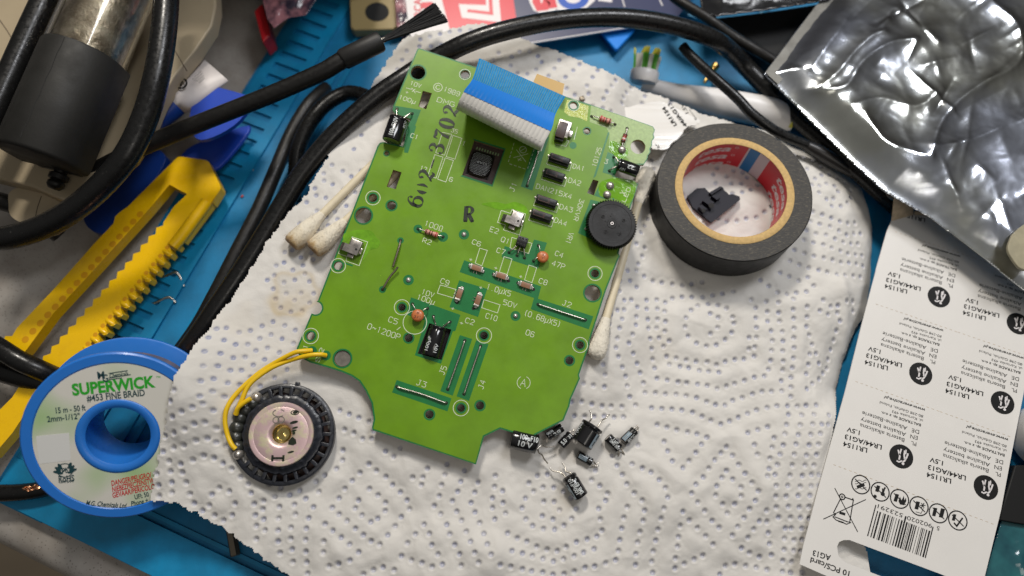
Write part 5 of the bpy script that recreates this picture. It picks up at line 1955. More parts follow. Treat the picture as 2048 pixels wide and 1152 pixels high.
def tape_roll():
    zc = 16.5
    top = W(1469.5, 381, zc + 15)
    base = Vector((top.x, top.y, zc - 0.4))
    k = kpx(top)
    R, r2, r1 = 155 / k, 119 / k, 104 / k
    T = frame_z(base, Vector((0.0, 0.03, 1)))
    root = thing('tape_roll', 'roll of black insulating tape on a cardboard core, lying on the towel', 'tape', T)
    H = 15.3
    b = MB()

    def wob(a, q, z):
        return q + 0.06 * math.sin(3 * a + z) + 0.04 * math.sin(11 * a)
    b.lathe([(r2, 0), (R - .3, 0), (R, .4), (R, H - .35), (R - .3, H)], 120, rfun=wob)
    b.build('tape_winding', 'tape_side', root)
    b = MB()
    prof = [(R - .3, H)]
    n = 26
    for i in range(1, n):
        q = R - .3 - (R - .3 - r2) * i / n
        prof.append((q, H + (0.05 if i % 2 else -0.03) * random.uniform(.3, 1)))
    prof.append((r2, H))
    b.lathe(prof, 120)
    b.build('tape_edge', 'tape_face', root, smooth=60)
    b = MB()
    b.lathe([(r1, 0.0), (r2 - .02, 0.0)], 96)
    b.lathe([(r2 - .02, 1), (r2 - .02, H + .12), (r2 - .3, H + .3), (r1 + .3, H + .3), (r1, H + .15), (r1, 0)], 96)
    b.build('cardboard_core', 'kraft', root)
    # printed liner inside the core: red fields, blue and white bands
    ri = r1 - 0.06

    def seg(a0, a1, rr, mi, bld, z0=0.1, z1=H + .05):
        bld.mi = mi
        n = max(2, int(abs(a1 - a0) / 4))
        vs = []
        for j in range(n + 1):
            a = math.radians(a0 + (a1 - a0) * j / n)
            for zz in (z0, z1):
                vs.append((rr * math.cos(a), rr * math.sin(a), zz))
        fs = [(2 * j, 2 * j + 1, 2 * j + 3, 2 * j + 2) for j in range(n)]
        bld.add(vs, fs)
    b = MB()
    per = 105
    starts = [145 - per * i for i in range(-1, 3)]
    for s in starts:
        seg(s, s - 78, ri, 0, b)
        seg(s - 78, s - 80, ri, 2, b)
        seg(s - 80, s - 92, ri, 1, b)
        seg(s - 92, s - 105, ri, 2, b)
    b.build('printed_liner', ['liner_red', 'liner_blue', 'liner_white'], root, smooth=60)
    b = MB()
    rt = ri - 0.06
    for s in starts:
        am = math.radians(s - 41)

        def wr(x, y, z, am=am):
            a = am - x / rt
            return Vector((rt * math.cos(a), rt * math.sin(a), y))
        for row in range(3):
            y = 1.6 + row * 5.4
            b.text('tesa', (-7.2, y), (6.6, y), 0, bold=0.025, italic=True, fn=wr, fine=True, h=4.1)
            b.strip(circ((8.4, y + 1.0), .6, 10), .18, 0, closed=True, fn=wr)
    b.build('liner_print', 'pack_white', root, smooth=None)


tape_roll()


def bracket():
    o = wt(1425, 415)
    d = W(1455, 375, o.z) - W(1400, 440, o.z)
    root = thing('plastic_bracket', 'small dark navy plastic bracket lying inside the roll of tape', 'bracket', o)

    def q(l, z):
        return [(lambda p: (p.x - o.x, p.y - o.y))(W(1280 + x / 3.292, 220 + y / 3.292, o.z + z)) for x, y in l]
    b = MB()
    b.plate([q([(312, 568), (372, 518), (425, 515), (455, 545), (520, 508), (545, 512), (552, 530), (572, 545), (585, 560), (600, 556), (612, 556), (655, 572), (655, 590), (470, 738), (440, 715), (345, 640)], 1.6)], 0.3, 1.9)
    b.build('bracket_plate', 'navy_plastic', root)
    b = MB()
    b.plate([q([(425, 710), (640, 575), (656, 578), (657, 592), (470, 742)], 2.4)], 1.8, 2.8)
    b.plate([q([(455, 548), (525, 505), (545, 512), (470, 560)], 2.8)], 1.8, 3.2)
    b.build('bracket_rail', 'navy_plastic', root)
    b = MB()
    for l in ([(410, 600), (440, 580), (488, 612), (460, 635)], [(385, 640), (405, 626), (440, 655), (418, 670)], [(470, 570), (500, 560), (530, 578), (505, 595)]):
        b.plate([q(l, 3.4)], 1.8, 3.9)
    b.build('bracket_post', 'navy_plastic', root)
    b = MB()
    for c in ((470, 628), (418, 662)):
        b.sheet([circ(q([c], 3.95)[0], 1.1 if c[0] > 430 else .8, 16)], 3.95)
    b.build('post_hole', 'hole_dark', root, smooth=None)


bracket()


def swab(p0, p1, label, tips=(True, True), burnt=False, z0=3.6, z1=3.6):
    a, c = wt(*p0, z0), wt(*p1, z1)
    T = frame_z(a, c - a)
    L = (c - a).length
    root = thing('cotton_swab', label, 'cotton swab', T, 'cotton swabs around the board')
    b = MB()
    b.tube([Vector((0, 0, 3)), Vector((0, 0, L - 3))], 1.55, 16)
    b.build('stick', 'stick_cream', root, smooth=60)
    rnd = random.Random(int(p0[0]))
    for k in (0, 1):
        if not tips[k]:
            continue
        f1, f2, f3 = (rnd.uniform(0, 6) for _ in range(3))

        def fz(a_, q, z):
            return q * (1 + .05 * math.sin(3 * a_ + f1 + z * .5) + .04 * math.sin(7 * a_ + f2 - z * .9) + .02 * math.sin(13 * a_ + z * 2))
        pr = [(0, -.4), (1.5, -.1), (2.5, .9), (2.95, 2.5), (3.0, 4.5), (2.7, 7), (2.2, 10), (1.7, 13), (1.35, 15.5)]
        if burnt and k == 0:
            pr = [(0, .6), (1.0, .1), (2.2, -.1), (2.9, .9), (3.1, 2.6), (3.05, 5), (2.7, 8), (2.2, 11), (1.7, 13.5), (1.35, 16)]
        pr = [(max(q_ * 1.2, 1.6) if z_ > 1.2 else q_ * 1.2, z_) for q_, z_ in pr]
        T2 = I4 if k == 0 else Matrix.Translation((0, 0, L)) @ Matrix.Rotation(math.pi, 4, 'X')
        b = MB()
        b.lathe(pr, 28, T=T2, rfun=fz)
        for _ in range(110):                         # loose fibres
            zq = rnd.uniform(.2, 13)
            q_ = float(np.interp(zq, [p_[1] for p_ in pr], [p_[0] for p_ in pr])) if pr[-1][1] > pr[0][1] else 2
            an = rnd.uniform(0, 6.28)
            d1 = Vector((math.cos(an), math.sin(an), 0))
            p0_ = d1 * (q_ * .95) + Vector((0, 0, zq))
            p1_ = p0_ + d1 * rnd.uniform(.25, .9) + Vector((rnd.gauss(0, .5), rnd.gauss(0, .5), rnd.gauss(0, 1.0)))
            b.tube([p0_, p0_.lerp(p1_, .5) + d1 * .15, p1_], .05, 3, caps=False, T=T2)
        b.build('cotton_tip', 'cotton_used' if burnt and k == 0 else 'cotton', root, smooth=80)


swab((583, 490), (872, 202), 'used cotton swab with a brown tip, upper of the two at the board\'s left edge', burnt=True, tips=(True, False), z0=2.7, z1=1.7)
swab((626, 502), (873, 274), 'used cotton swab with a brown tip, lower of the two at the board\'s left edge', burnt=True, tips=(True, False), z0=2.7, z1=1.7)
swab((1190, 716), (1296, 338), 'clean cotton swab lying along the board\'s right edge', z0=3.4, z1=6.4)


def torn_card():
    px_ = [(1225, 222), (1260, 213), (1302, 205), (1322, 204), (1345, 215), (1398, 238), (1400, 244), (1392, 250), (1380, 252), (1368, 262), (1357, 276), (1343, 285), (1338, 296), (1328, 299), (1316, 300), (1305, 299), (1292, 290), (1270, 270), (1235, 250)]
    zc = max(float(zt(*wt(u, v)[:2])) for u, v in px_) * .35 + float(zt(*wt(1330, 250)[:2])) * .65 + 1.0
    o = W(1330, 250, zc)
    root = thing('torn_card_piece', 'torn white scrap of battery card with black print, between board and tape roll', 'card scrap', o)

    def q(u, v):
        p = W(u, v, zc)
        return (p.x - o.x, p.y - o.y)
    lp = []
    for i in range(len(px_)):
        a, c = Vector(px_[i]), Vector(px_[(i + 1) % len(px_)])
        for j in range(3):
            t = a.lerp(c, j / 3)
            lp.append(q(t.x + random.uniform(-1.6, 1.6), t.y + random.uniform(-1.2, 1.2)))
    crease = lambda x, y, z: Vector((x, y, z + 0.25 * math.sin(x * .28 + y * .2)))
    b = MB()
    b.plate([lp], 0, .35, fn=crease)
    b.build('card', 'card_white', root, smooth=None)
    b = MB()
    for s, a, c, h, bo in (('LR1154', (1350, 253), (1326, 216), 1.6, True), ('R44/AG13', (1377, 262), (1337, 208), 1.6, True), ('1.5V', (1374, 228), (1362, 208), 1.5, True), ('Bateria', (1392, 240), (1378, 220), .9, False), ('active', (1316, 298), (1306, 280), 1.5, True)):
        b.text(s, q(*a), q(*c), .42, bold=bo, h=h, fn=crease)
    b.build('card_print', 'print_black', root, smooth=None)


torn_card()


# ================================================================== BATTERY CARD
def battery_card():
    zc = 12.6
    o = W(1801, 913, zc)
    root = thing('battery_card', 'white cardboard battery card with upside-down black print, at the towel\'s right edge', 'battery card', o)

    def q(u, v):
        p = W(u, v, zc)
        return (p.x - o.x, p.y - o.y)

    def qs(l):
        return [q(*p) for p in l]
    outl = [(1782, 442), (1825, 431), (1860, 434), (1897, 436), (1960, 440), (2080, 480), (2075, 600), (2058, 720), (2045, 790), (2023, 900), (2000, 1022), (1966, 1160), (1950, 1225), (1700, 1166), (1655, 1153), (1598, 1128), (1606, 1090), (1635, 979), (1657, 900), (1688, 788), (1722, 651), (1750, 545), (1752, 535), (1773, 462)]
    slot = [(1673, 1093), (1677, 1084), (1686, 1080), (1698, 1080), (1880, 1148), (1925, 1166), (1905, 1205), (1760, 1152), (1690, 1125), (1676, 1112)]
    b = MB()
    b.plate([qs(outl), qs(slot)], 0, .45)
    b.build('card_sheet', 'card_white', root, smooth=None)
    # torn box flap standing at the upper end
    b = MB()
    fl = [(W(1783, 443, zc), 0.4), (W(1826, 431, zc), 0.4), (W(1826, 396, zc + 7), 7.0), (W(1792, 372, zc + 9), 9.0)]
    pts = [Vector((p.x - o.x, p.y - o.y, h)) for p, h in fl]
    nn = (pts[1] - pts[0]).cross(pts[3] - pts[0]).normalized() * .45
    b.add(pts + [p - nn for p in pts], [(0, 1, 2, 3), (7, 6, 5, 4), (0, 4, 5, 1), (1, 5, 6, 2), (2, 6, 7, 3), (3, 7, 4, 0)])
    fl = [(W(1827, 431, zc), .5), (W(1897, 437, zc), .5), (W(1905, 432, zc + 2), 2.2), (W(1829, 424, zc + 2), 2.2)]
    pts = [Vector((p.x - o.x, p.y - o.y, h)) for p, h in fl]
    nn = Vector((0, .45, 0))
    b.add(pts + [p + nn for p in pts], [(0, 1, 2, 3), (7, 6, 5, 4), (0, 4, 5, 1), (1, 5, 6, 2), (2, 6, 7, 3), (3, 7, 4, 0)])
    b.build('torn_flap', 'card_raw', root, smooth=None)
    Z = .50
    b = MB()
    # one printed block, repeated at every emblem
    ex = (Vector(q(1801, 913)) - Vector(q(1970, 975)))
    ey = (Vector(q(1801, 913)) - Vector(q(1840, 748)))
    c0 = Vector(q(1801, 913))

    def z3(x, y):
        return Vector(q(1640 + x / 3.096, 780 + y / 3.096)) - c0
    lines = [('LR1154', (288, 377), (140, 334), 1.75, True, False), ('LR44/AG13', (378, 358), (150, 289), 1.75, True, False), ('1.5V', (242, 268), (163, 243), 1.7, True, False),
             ('PL', (592, 338), (560, 330), 1.5, False, False), ('Bateria alkaliczna', (518, 314), (243, 219), 1.5, False, False), ('EN', (600, 300), (555, 288), 1.5, False, False), ('Alkaline battery', (528, 279), (248, 185), 1.5, False, False),
             ('DE', (609, 263), (563, 250), 1.5, False, False), ('Alkaline-Batterie', (535, 240), (257, 143), 1.5, False, False), ('BALTRADE sp. z o.o.', (620, 220), (375, 141), 1.0, True, False), ('ul. Kartuska 493', (632, 193), (442, 134), 1.0, False, False),
             ('80-298 Gda\u0144sk, Poland', (634, 166), (366, 78), 1.0, False, False), ('www.everactive.pl', (645, 127), (392, 45), 1.15, True, True)]
    emb = []
    for col in (0, 1):
        for row in range(-1, 4):
            c = c0 - ex * col + Vector(q(1970, 975)) * 0 - ey * row
            c = c0 + (-ex) * col + (-ey) * row
            if row == -1:
                continue
            emb.append((c, row, col))
    for c, row, col in emb:
        for s, a, d2, h, bo, it in lines:
            if row == 3 and s not in ('LR1154', 'LR44/AG13', '1.5V'):
                continue
            if row == 3 and col == 1:
                continue
            b.text(s, c + z3(*a), c + z3(*d2), Z, bold=bo, italic=it, h=h)
    # barcode, digits, captions
    def z8(x, y):
        return q(1600 + x / 4.571, 900 + y / 4.571)
    rnd = random.Random(11)
    P0, P1, P2, P3 = (Vector(z8(*p)) for p in ((683, 500), (1222, 705), (1150, 990), (607, 785)))
    t = 0.0
    mod = 1 / 95.0
    while t < 1:
        w2 = mod * rnd.choice((1, 1, 2, 2, 3))
        g = mod * rnd.choice((1, 1, 1, 2, 3))
        if t + w2 > 1:
            break
        long_ = t < 3.1 * mod or t > 91 * mod or abs(t - .49) < .022
        st_ = 0.0 if long_ else .16
        b.sheet([[tuple(P0.lerp(P1, t).lerp(P3.lerp(P2, t), st_)), tuple(P0.lerp(P1, t + w2 * .86).lerp(P3.lerp(P2, t + w2 * .86), st_)), tuple(P3.lerp(P2, t + w2 * .86)), tuple(P3.lerp(P2, t))]], Z)
        t += w2 + g
    for s, a, d2 in (('5', (1270, 722), (1243, 712)), ('902020', (1200, 697), (972, 620)), ('523291', (933, 603), (705, 514))):
        b.text(s, z8(*a), z8(*d2), Z, h=1.5)
    for s, a, d2 in (('AG13', (275, 990), (112, 940)), ('10 PCS/card', (445, 1135), (90, 1005))):
        b.text(s, z8(*a), z8(*d2), Z, bold=True, h=1.9)
    # crossed-out bin
    wd = .26
    for l, w2 in (([(312, 348), (522, 750)], .3), ([(208, 632), (596, 453)], .3), ([(368, 440), (300, 575)], .35), ([(300, 575), (325, 590)], .3), ([(318, 590), (296, 612), (325, 640), (420, 678), (458, 664), (425, 655), (310, 610)], .35), ([(400, 430), (482, 458), (475, 440)], .4),
                   ([(482, 458), (448, 662)], .35), ([(355, 572), (408, 588)], .9), ([(345, 650), (395, 665)], .5)):
        b.strip([z8(*p) for p in l], w2, Z)
    b.strip(circ(z8(380, 428), .95, 20), .4, Z, closed=True)
    b.strip(circ(z8(380, 428), .3, 10), .25, Z, closed=True)
    # six warning rings
    for i in range(6):
        cx0, cy0 = 549 + i * 177.2, 316 + i * 65.6
        c = Vector(z8(cx0, cy0))
        b.strip(circ(c, 3.15, 36), .42, Z, closed=True)

        def r(x, y):
            return z8(cx0 + x, cy0 + y)
        b.strip([r(-52, -52), r(54, 54)], .36, Z)

        def cell(x, y, rot=0.25, w3=34, h3=66):
            pts = []
            for dx, dy in ((-w3 / 2, -h3 / 2), (w3 / 2, -h3 / 2), (w3 / 2, h3 / 2), (-w3 / 2, h3 / 2)):
                pts.append(r(x + dx * math.cos(rot) - dy * math.sin(rot), y + dx * math.sin(rot) + dy * math.cos(rot)))
            b.sheet([pts], Z + .004)
        if i == 0:
            cell(0, 12, 1.2, 30, 72)
            for k in (-34, -12, 34):
                b.strip([r(x, k + 7 * math.sin(x / 9.0)) for x in range(-52, 53, 8)], .2, Z)
        elif i == 1:
            cell(-22, -28, .3, 32, 58)
            b.sheet([circ(r(-46, 42), .6, 12)], Z)
            b.sheet([circ(r(24, 20), .75, 14)], Z + .003)
            b.strip([r(24, 18), r(36, -20), r(48, -40)], .6, Z)
            b.strip([r(24, 18), r(22, -30)], .4, Z)
        elif i == 2:
            cell(-30, -10, .3, 32, 70)
            b.sheet([[r(-10, 20), r(4, 50), r(40, 58), r(62, 20), r(58, -12), r(44, 14), r(40, -30), r(18, 14), r(4, -22)]], Z + .003)
        elif i == 3:
            cell(-16, -6, .25, 34, 72)
            b.strip([r(-30, 52), r(20, 66), r(40, 20)], .2, Z)
            for k in range(6):
                a = k * math.pi / 3
                b.strip([r(34, -6), r(34 + 26 * math.cos(a), -6 + 26 * math.sin(a))], .3, Z + .001 * k)
        elif i == 4:
            cell(-34, -12, .25, 32, 76)
            cell(32, -2, .25, 38, 84)
        else:
            cell(-34, -28, .25, 28, 60)
            b.strip([r(-36, 20), r(-10, 52), r(44, -24)], .55, Z + .004)
    b.build('card_print', 'print_black', root, smooth=None)
    for c, row, col in emb:
        b = MB()
        b.sheet([circ(c, 4.25, 40)], Z)
        disc = b.build('emblem', 'print_black', root, smooth=None)
        b = MB()
        def g(x, y):
            d2 = Vector(z8(1695 + x, 340 + y)) - Vector(z8(1695, 340))
            return tuple(c + d2)
        for l, w2 in (([(-32, -62), (-22, -30), (-14, 0), (-20, 30)], .55), ([(-2, -70), (-18, -12)], .5), ([(30, -55), (26, -10), (32, 28)], .55), ([(62, -28), (50, 8), (30, 44), (14, 50)], .55), ([(42, -62), (40, -20)], .45), ([(-42, 40), (-20, 52), (8, 42)], .5)):
            b.strip([g(*p) for p in l], w2, Z + .05)
        b.sheet([circ(g(18, 68), .5, 12)], Z + .05)
        b.build('emblem_figure', 'pack_white', disc, smooth=None)
    for row in range(0, 4):                          # perforated rows
        b = MB()
        for col in (0, 1):
            a = Vector(z3(100, 470)) + c0 - ey * row - ex * col * 1.0
            for i in range(17 if col == 0 else 14):
                p = a + (-ex) * ((-.04 if col == 0 else -.0) + i * .0625)
                b.strip([p, p + (-ex) * .03], .16, Z)
        b.build('perforation', 'card_raw', root, smooth=None)


battery_card()


# ================================================================== THINGS ROUND THE TOWEL
def cable(name, pts, r, m, label, cat='cable', group=None, n=8):
    b = MB()
    b.tube(crv([W(u, v, z) for u, v, z in pts], n), r, 18)
    return one(name, b, m, label, cat, group, smooth=70)


def cz(u, v, dz):
    p = wt(u, v, dz)
    return (u, v, p.z)


CG = 'black cables tangled round the towel'
r_ = 4.0
cable('black_cable', [(356, 726, 18), (398, 668, 22), (440, 606, 25), (482, 545, 27), (528, 472, 29), (570, 402, 31), (606, 345, 33), (655, 285, 35), (704, 236, 37), (755, 192, 38.5), (800, 161, 39.5), (838, 136, 39.5), (872, 117, 40), (930, 88, 43), (1000, 64, 44), (1100, 43, 43),
                      (1200, 35, 41), (1290, 40, 38), (1370, 57, 34), (1430, 80, 29), (1459, 100, 22), (1490, 132, 15), (1535, 178, 13), (1598, 240, 13), (1650, 283, 14), (1720, 345, 15), (1800, 420, 6)], 3.75, 'cable_black', 'thick black cable arching over the towel and under the board\'s top corner', group=CG)
cable('black_cable', [(738, 196, 24), (716, 188, 22), (690, 187, 21), (655, 206, 21), (628, 234, 21), (608, 267, 20), (596, 300, 18), (592, 336, 15), (590, 370, 11), (586, 400, 7)], 3.1, 'cable_black', 'short black cable loop with a sharp highlight, left of the towel\'s torn upper edge', group=CG)
cable('black_cable', [(652, 176, 9), (636, 190, 12), (614, 214, 14), (583, 267, 14), (550, 344, 14), (517, 420, 14), (470, 512, 14), (430, 590, 13), (396, 652, 11), (352, 714, 8), (320, 760, 6)], 2.9, 'cable_grey', 'straight brownish black cable running down the blue mat left of the towel', group=CG)
cable('black_cable', [(1330, -30, 24), (1350, -4, 24), (1411, 34, 24), (1465, 72, 21), (1512, 100, 19), (1551, 124, 17), (1640, 190, 14)], 2.2, 'cable_grey', 'thin black cable crossing from the printed package to the silver bag', group=CG)
cable('black_cable', [(-60, 660, 22), (0, 697, 22), (40, 722, 21), (80, 740, 18), (125, 760, 12), (170, 780, 6)], 3.6, 'cable_black', 'upper black cable of the pair entering from the left above the blue spool', group=CG)
cable('black_cable', [(-60, 725, 13), (0, 741, 13), (45, 754, 12), (88, 766, 10), (140, 786, 6)], 4.1, 'cable_black', 'lower, thicker black cable of the pair behind the blue spool', group=CG)
b = MB()
b.tube(crv([W(u, v, z) for u, v, z in [(-60, 985, 6), (0, 986, 6), (45, 984, 6), (85, 978, 6), (130, 962, 6), (190, 930, 6)]], 8), 3.0, 18)
o = one('black_cable', b, 'cable_black', 'black cable with a frayed copper patch at the lower left, under the blue spool', 'cable', CG, smooth=70)
oo = o.location.copy()
b = MB()
rr = random.Random(4)
for i in range(16):
    u0 = 43 + rr.uniform(0, 28)
    p = [W(u0, 983 - (u0 - 43) * .16 + rr.uniform(-9, 3), 8.6 + rr.uniform(-.2, .6)), W(u0 + 8, 981 - (u0 - 43) * .16 + rr.uniform(-9, 3), 9.0 + rr.uniform(-.2, .5)), W(u0 + 15, 980 - (u0 - 43) * .16 + rr.uniform(-9, 3), 8.4)]
    b.tube(crv(p, 3), .22, 6)
b.v = [p - oo / S for p in b.v]
b.build('frayed_copper', 'copper', o)


def probe():
    o = W(1600, 285, 10)
    root = thing('probe_lead', 'thin black probe lead with a metal tip, between tape roll and silver bag', 'probe', o, CG)

    def rel(l):
        return [W(u, v, z) - o for u, v, z in l]
    b = MB()
    b.tube(crv(rel([(1365, 92, 26), (1380, 110, 26), (1425, 152, 26), (1474, 196, 25), (1502, 226, 24), (1540, 255, 22), (1570, 272, 20), (1614, 290, 18)]), 8), 2.1, 14)
    b.build('lead_wire', 'cable_black', root, smooth=70)
    b = MB()
    pts = crv(rel([(1606, 287, 18), (1640, 305, 17), (1690, 336, 15), (1748, 372, 13)]), 6)
    b.tube(pts, [2.0 + 0.9 * math.sin(math.pi * min(1, i / len(pts) * 1.2)) ** 2 for i in range(len(pts))], 18)
    b.build('grip', 'probe_grip', root, smooth=70)
    b = MB()
    pts = rel([(1746, 371, 13), (1752, 375, 13), (1753, 376, 13), (1784, 394, 12), (1790, 398, 12), (1812, 410, 11.5)])
    b.tube(pts, [1.5, 1.5, 1.9, 1.7, 1.0, .3], 16)
    b.build('metal_tip', 'steel', root, smooth=40)


probe()


def brush():
    o = W(730, 88, 50)
    root = thing('cleaning_brush', 'black cleaning brush lying across the mat, its fanned bristles touching the towel', 'brush', o)

    def rel(u, v, z):
        return W(u, v, z) - o
    b = MB()
    pts = [rel(170, 348, 34), rel(182, 344, 34), rel(300, 287, 37), rel(420, 238, 40), rel(540, 190, 43), rel(640, 146, 46), rel(668, 130, 47), rel(688, 118, 47.5)]
    b.tube(crv(pts, 5), [1.8, 2.0, 2.4, 2.7, 2.9, 3.0, 3.0, 3.1, 3.2] + [3.3] * 27, 22, flat=0.85)
    b.build('handle', 'brush_black', root, smooth=70)
    b = MB()
    b.tube([rel(683, 121, 47.5), rel(688, 118, 47.5), rel(758, 84, 48.5), rel(762, 82, 48.5)], [3.3, 3.9, 3.9, 3.5], 24)
    b.build('ferrule', 'ferrule', root, smooth=40)
    b = MB()
    b.tube([rel(760, 83, 48.5), rel(775, 76, 48.5)], [1.2, .9], 12)
    b.build('crimp', 'solder', root)
    b = MB()
    rnd = random.Random(5)
    # a dense fan of single bristles
    for i in range(170):
        t = rnd.random()
        a0 = Vector((766, 80)) + Vector((rnd.uniform(-2, 4), rnd.uniform(-4, 4)))
        e0 = Vector((868, 8)).lerp(Vector((893, 42)), t) + Vector((rnd.gauss(0, 2), rnd.gauss(0, 2)))
        zz = 48.5 + rnd.uniform(-2.6, 2.6)
        m0 = a0.lerp(e0, .45) + Vector((0, rnd.uniform(-1, 1)))
        b.tube([rel(a0.x, a0.y, 48.5 + rnd.uniform(-1, 1)), rel(m0.x, m0.y, 48.5 + (zz - 48.5) * .6), rel(e0.x, e0.y, zz)], [.3, .3, .22], 5, caps=False)
    b.build('bristles', 'bristle', root, smooth=70)


brush()


def spool():
    n = Vector((.25, -.43, .866)).normalized()
    zc = 34.5
    c = W(236, 873, zc)
    k = kpx(c)
    R = 172 / k
    q0 = WP(145, 785, c, n)
    q1 = WP(312, 764, c, n)
    T = frame_z(c, n, (q1 - q0))
    TI = T.inverted()
    root = thing('wick_spool', 'blue plastic spool of solder wick with a printed round label, lower left under the towel', 'spool', T)

    def q(u, v):
        p = TI @ WP(u, v, c, n)
        return (p.x, p.y)
    rh, ro = 59 / k, 75 / k
    sep = 20.0
    b = MB()
    b.lathe([(ro - .2, -2.2), (R - .8, -2.2), (R, -1.6), (R, -.3), (R - .5, .15), (R - 3.2, .1), (R - 3.5, -.25), (ro + .3, -.25), (ro, .05), (ro - .5, .22), (rh + .9, .2), (rh, -.4), (rh, -sep), ], 96)
    b.build('front_flange', 'spool_blue', root)
    b = MB()
    b.lathe([(rh, -sep), (R + .6, -sep), (R + 1.0, -sep + .5), (R + 1.0, -sep + 1.6), (R + .4, -sep + 2.0), (ro, -sep + 2.0), (ro, -2.2)], 96)
    b.build('rear_flange', 'spool_blue', root)
    b = MB()
    b.lathe([(ro + 1, -sep + 2.0), (R - 4, -sep + 2.0), (R - 4, -2.2)], 60)
    b.build('braid_winding', 'copper', root)
    b = MB()
    z = -.12
    b.plate([circ((0, 0), R - 3.6, 80), circ((0, 0), ro + .35, 60)], -.24, z)
    b.build('round_label', 'label_paper', root, smooth=None)
    zp = z + .06

    def spoolz(u, v):
        return q(u, v)

    def zq(x, y):                                    # close-up crop of the label
        return q(x / 2.506, 640 + y / 2.506)

    def zr(x, y):
        return q(x / 2.924, 758 + y / 2.924)
    b = MB()
    b.text('SUPERWICK', zr(420, 62), zr(905, 12), zp, bold=0.04, h=3.9)
    b.text('\u2122', zq(782, 290), zq(803, 288), zp, h=1.0)
    b.build('label_print', 'print_green', root, smooth=None)
    b = MB()
    b.text('#453 FINE BRAID', zr(506, 113), zr(846, 78), zp, bold=True, h=2.3)
    b.text('15 m - 50 ft', zr(325, 184), zr(500, 166), zp, bold=True, h=2.0)
    b.text('2mm-1/12"', zr(274, 235), zr(466, 215), zp, bold=True, h=2.0)
    b.text('M', zq(488, 278), zq(523, 274), zp, bold=True, h=2.6)
    b.text('G', zq(512, 293), zq(541, 289), zp + .01, bold=True, h=2.6)
    b.text('Chemicals', zq(548, 279), zq(642, 267), zp, bold=True, italic=True, h=1.4)
    for y0, x1 in ((266, 640), (289, 655)):
        b.strip([zq(545, y0 + 2), zq(x1, y0 - 12 if y0 == 266 else y0 - 15)], .3, zp)
    b.strip([zq(545, 299), zq(610, 291)], .3, zp)
    b.text('M.G. Chemicals Ltd.', zq(430, 916), zq(636, 931), zp, bold=True, italic=True, h=1.75)
    b.text('Phone +', zq(655, 921), zq(742, 902), zp, bold=True, italic=True, h=1.75)
    b.text('UFI: 50', zq(674, 888), zq(745, 872), zp, bold=True, h=1.7)
    # leaf wreath with the lead-free mark
    cc0 = zq(325, 754)
    b.strip(circ(cc0, 2.3, 28), .3, zp, closed=True)
    b.text('Pb', zq(310, 755), zq(341, 752), zp, bold=True, h=1.8)
    b.strip([zq(308, 770), zq(343, 736)], .25, zp + .01)
    for x, y, an in ((290, 748, 2.3), (296, 766, 2.7), (360, 742, .8), (357, 760, .3), (300, 735, 1.9), (350, 730, 1.1), (285, 762, 2.9), (366, 752, .1)):
        b.plate([circ(zq(x, y), 1.15, 12, .5, an)], zp - .02, zp + .02 + x * 1e-5)
    b.text('RoHS', zq(293, 797), zq(372, 791), zp, bold=True, h=2.2)
    b.text('COMPLIANT', zq(294, 812), zq(372, 806), zp, bold=True, h=.9)
    b.build('label_print', 'print_teal', root, smooth=None)
    b = MB()
    b.text('DANGER/PELIGRO/', zq(556, 819), zq(760, 774), zp, bold=True, italic=True, h=1.9)
    b.text('NIEBEZPIECZENSTWO', zq(560, 850), zq(790, 797), zp, bold=True, italic=True, h=1.9)
    b.text('GEVAAR/PERICOLO', zq(563, 879), zq(775, 832), zp, bold=True, italic=True, h=1.9)
    b.build('label_print', 'print_red', root, smooth=None)
    b = MB()
    b.plate([[zq(180, 583), zq(345, 566), zq(354, 704), zq(196, 722)]], z - .02, zp - .02)
    b.build('blank_patch', 'patch_white', root, smooth=None)


spool()


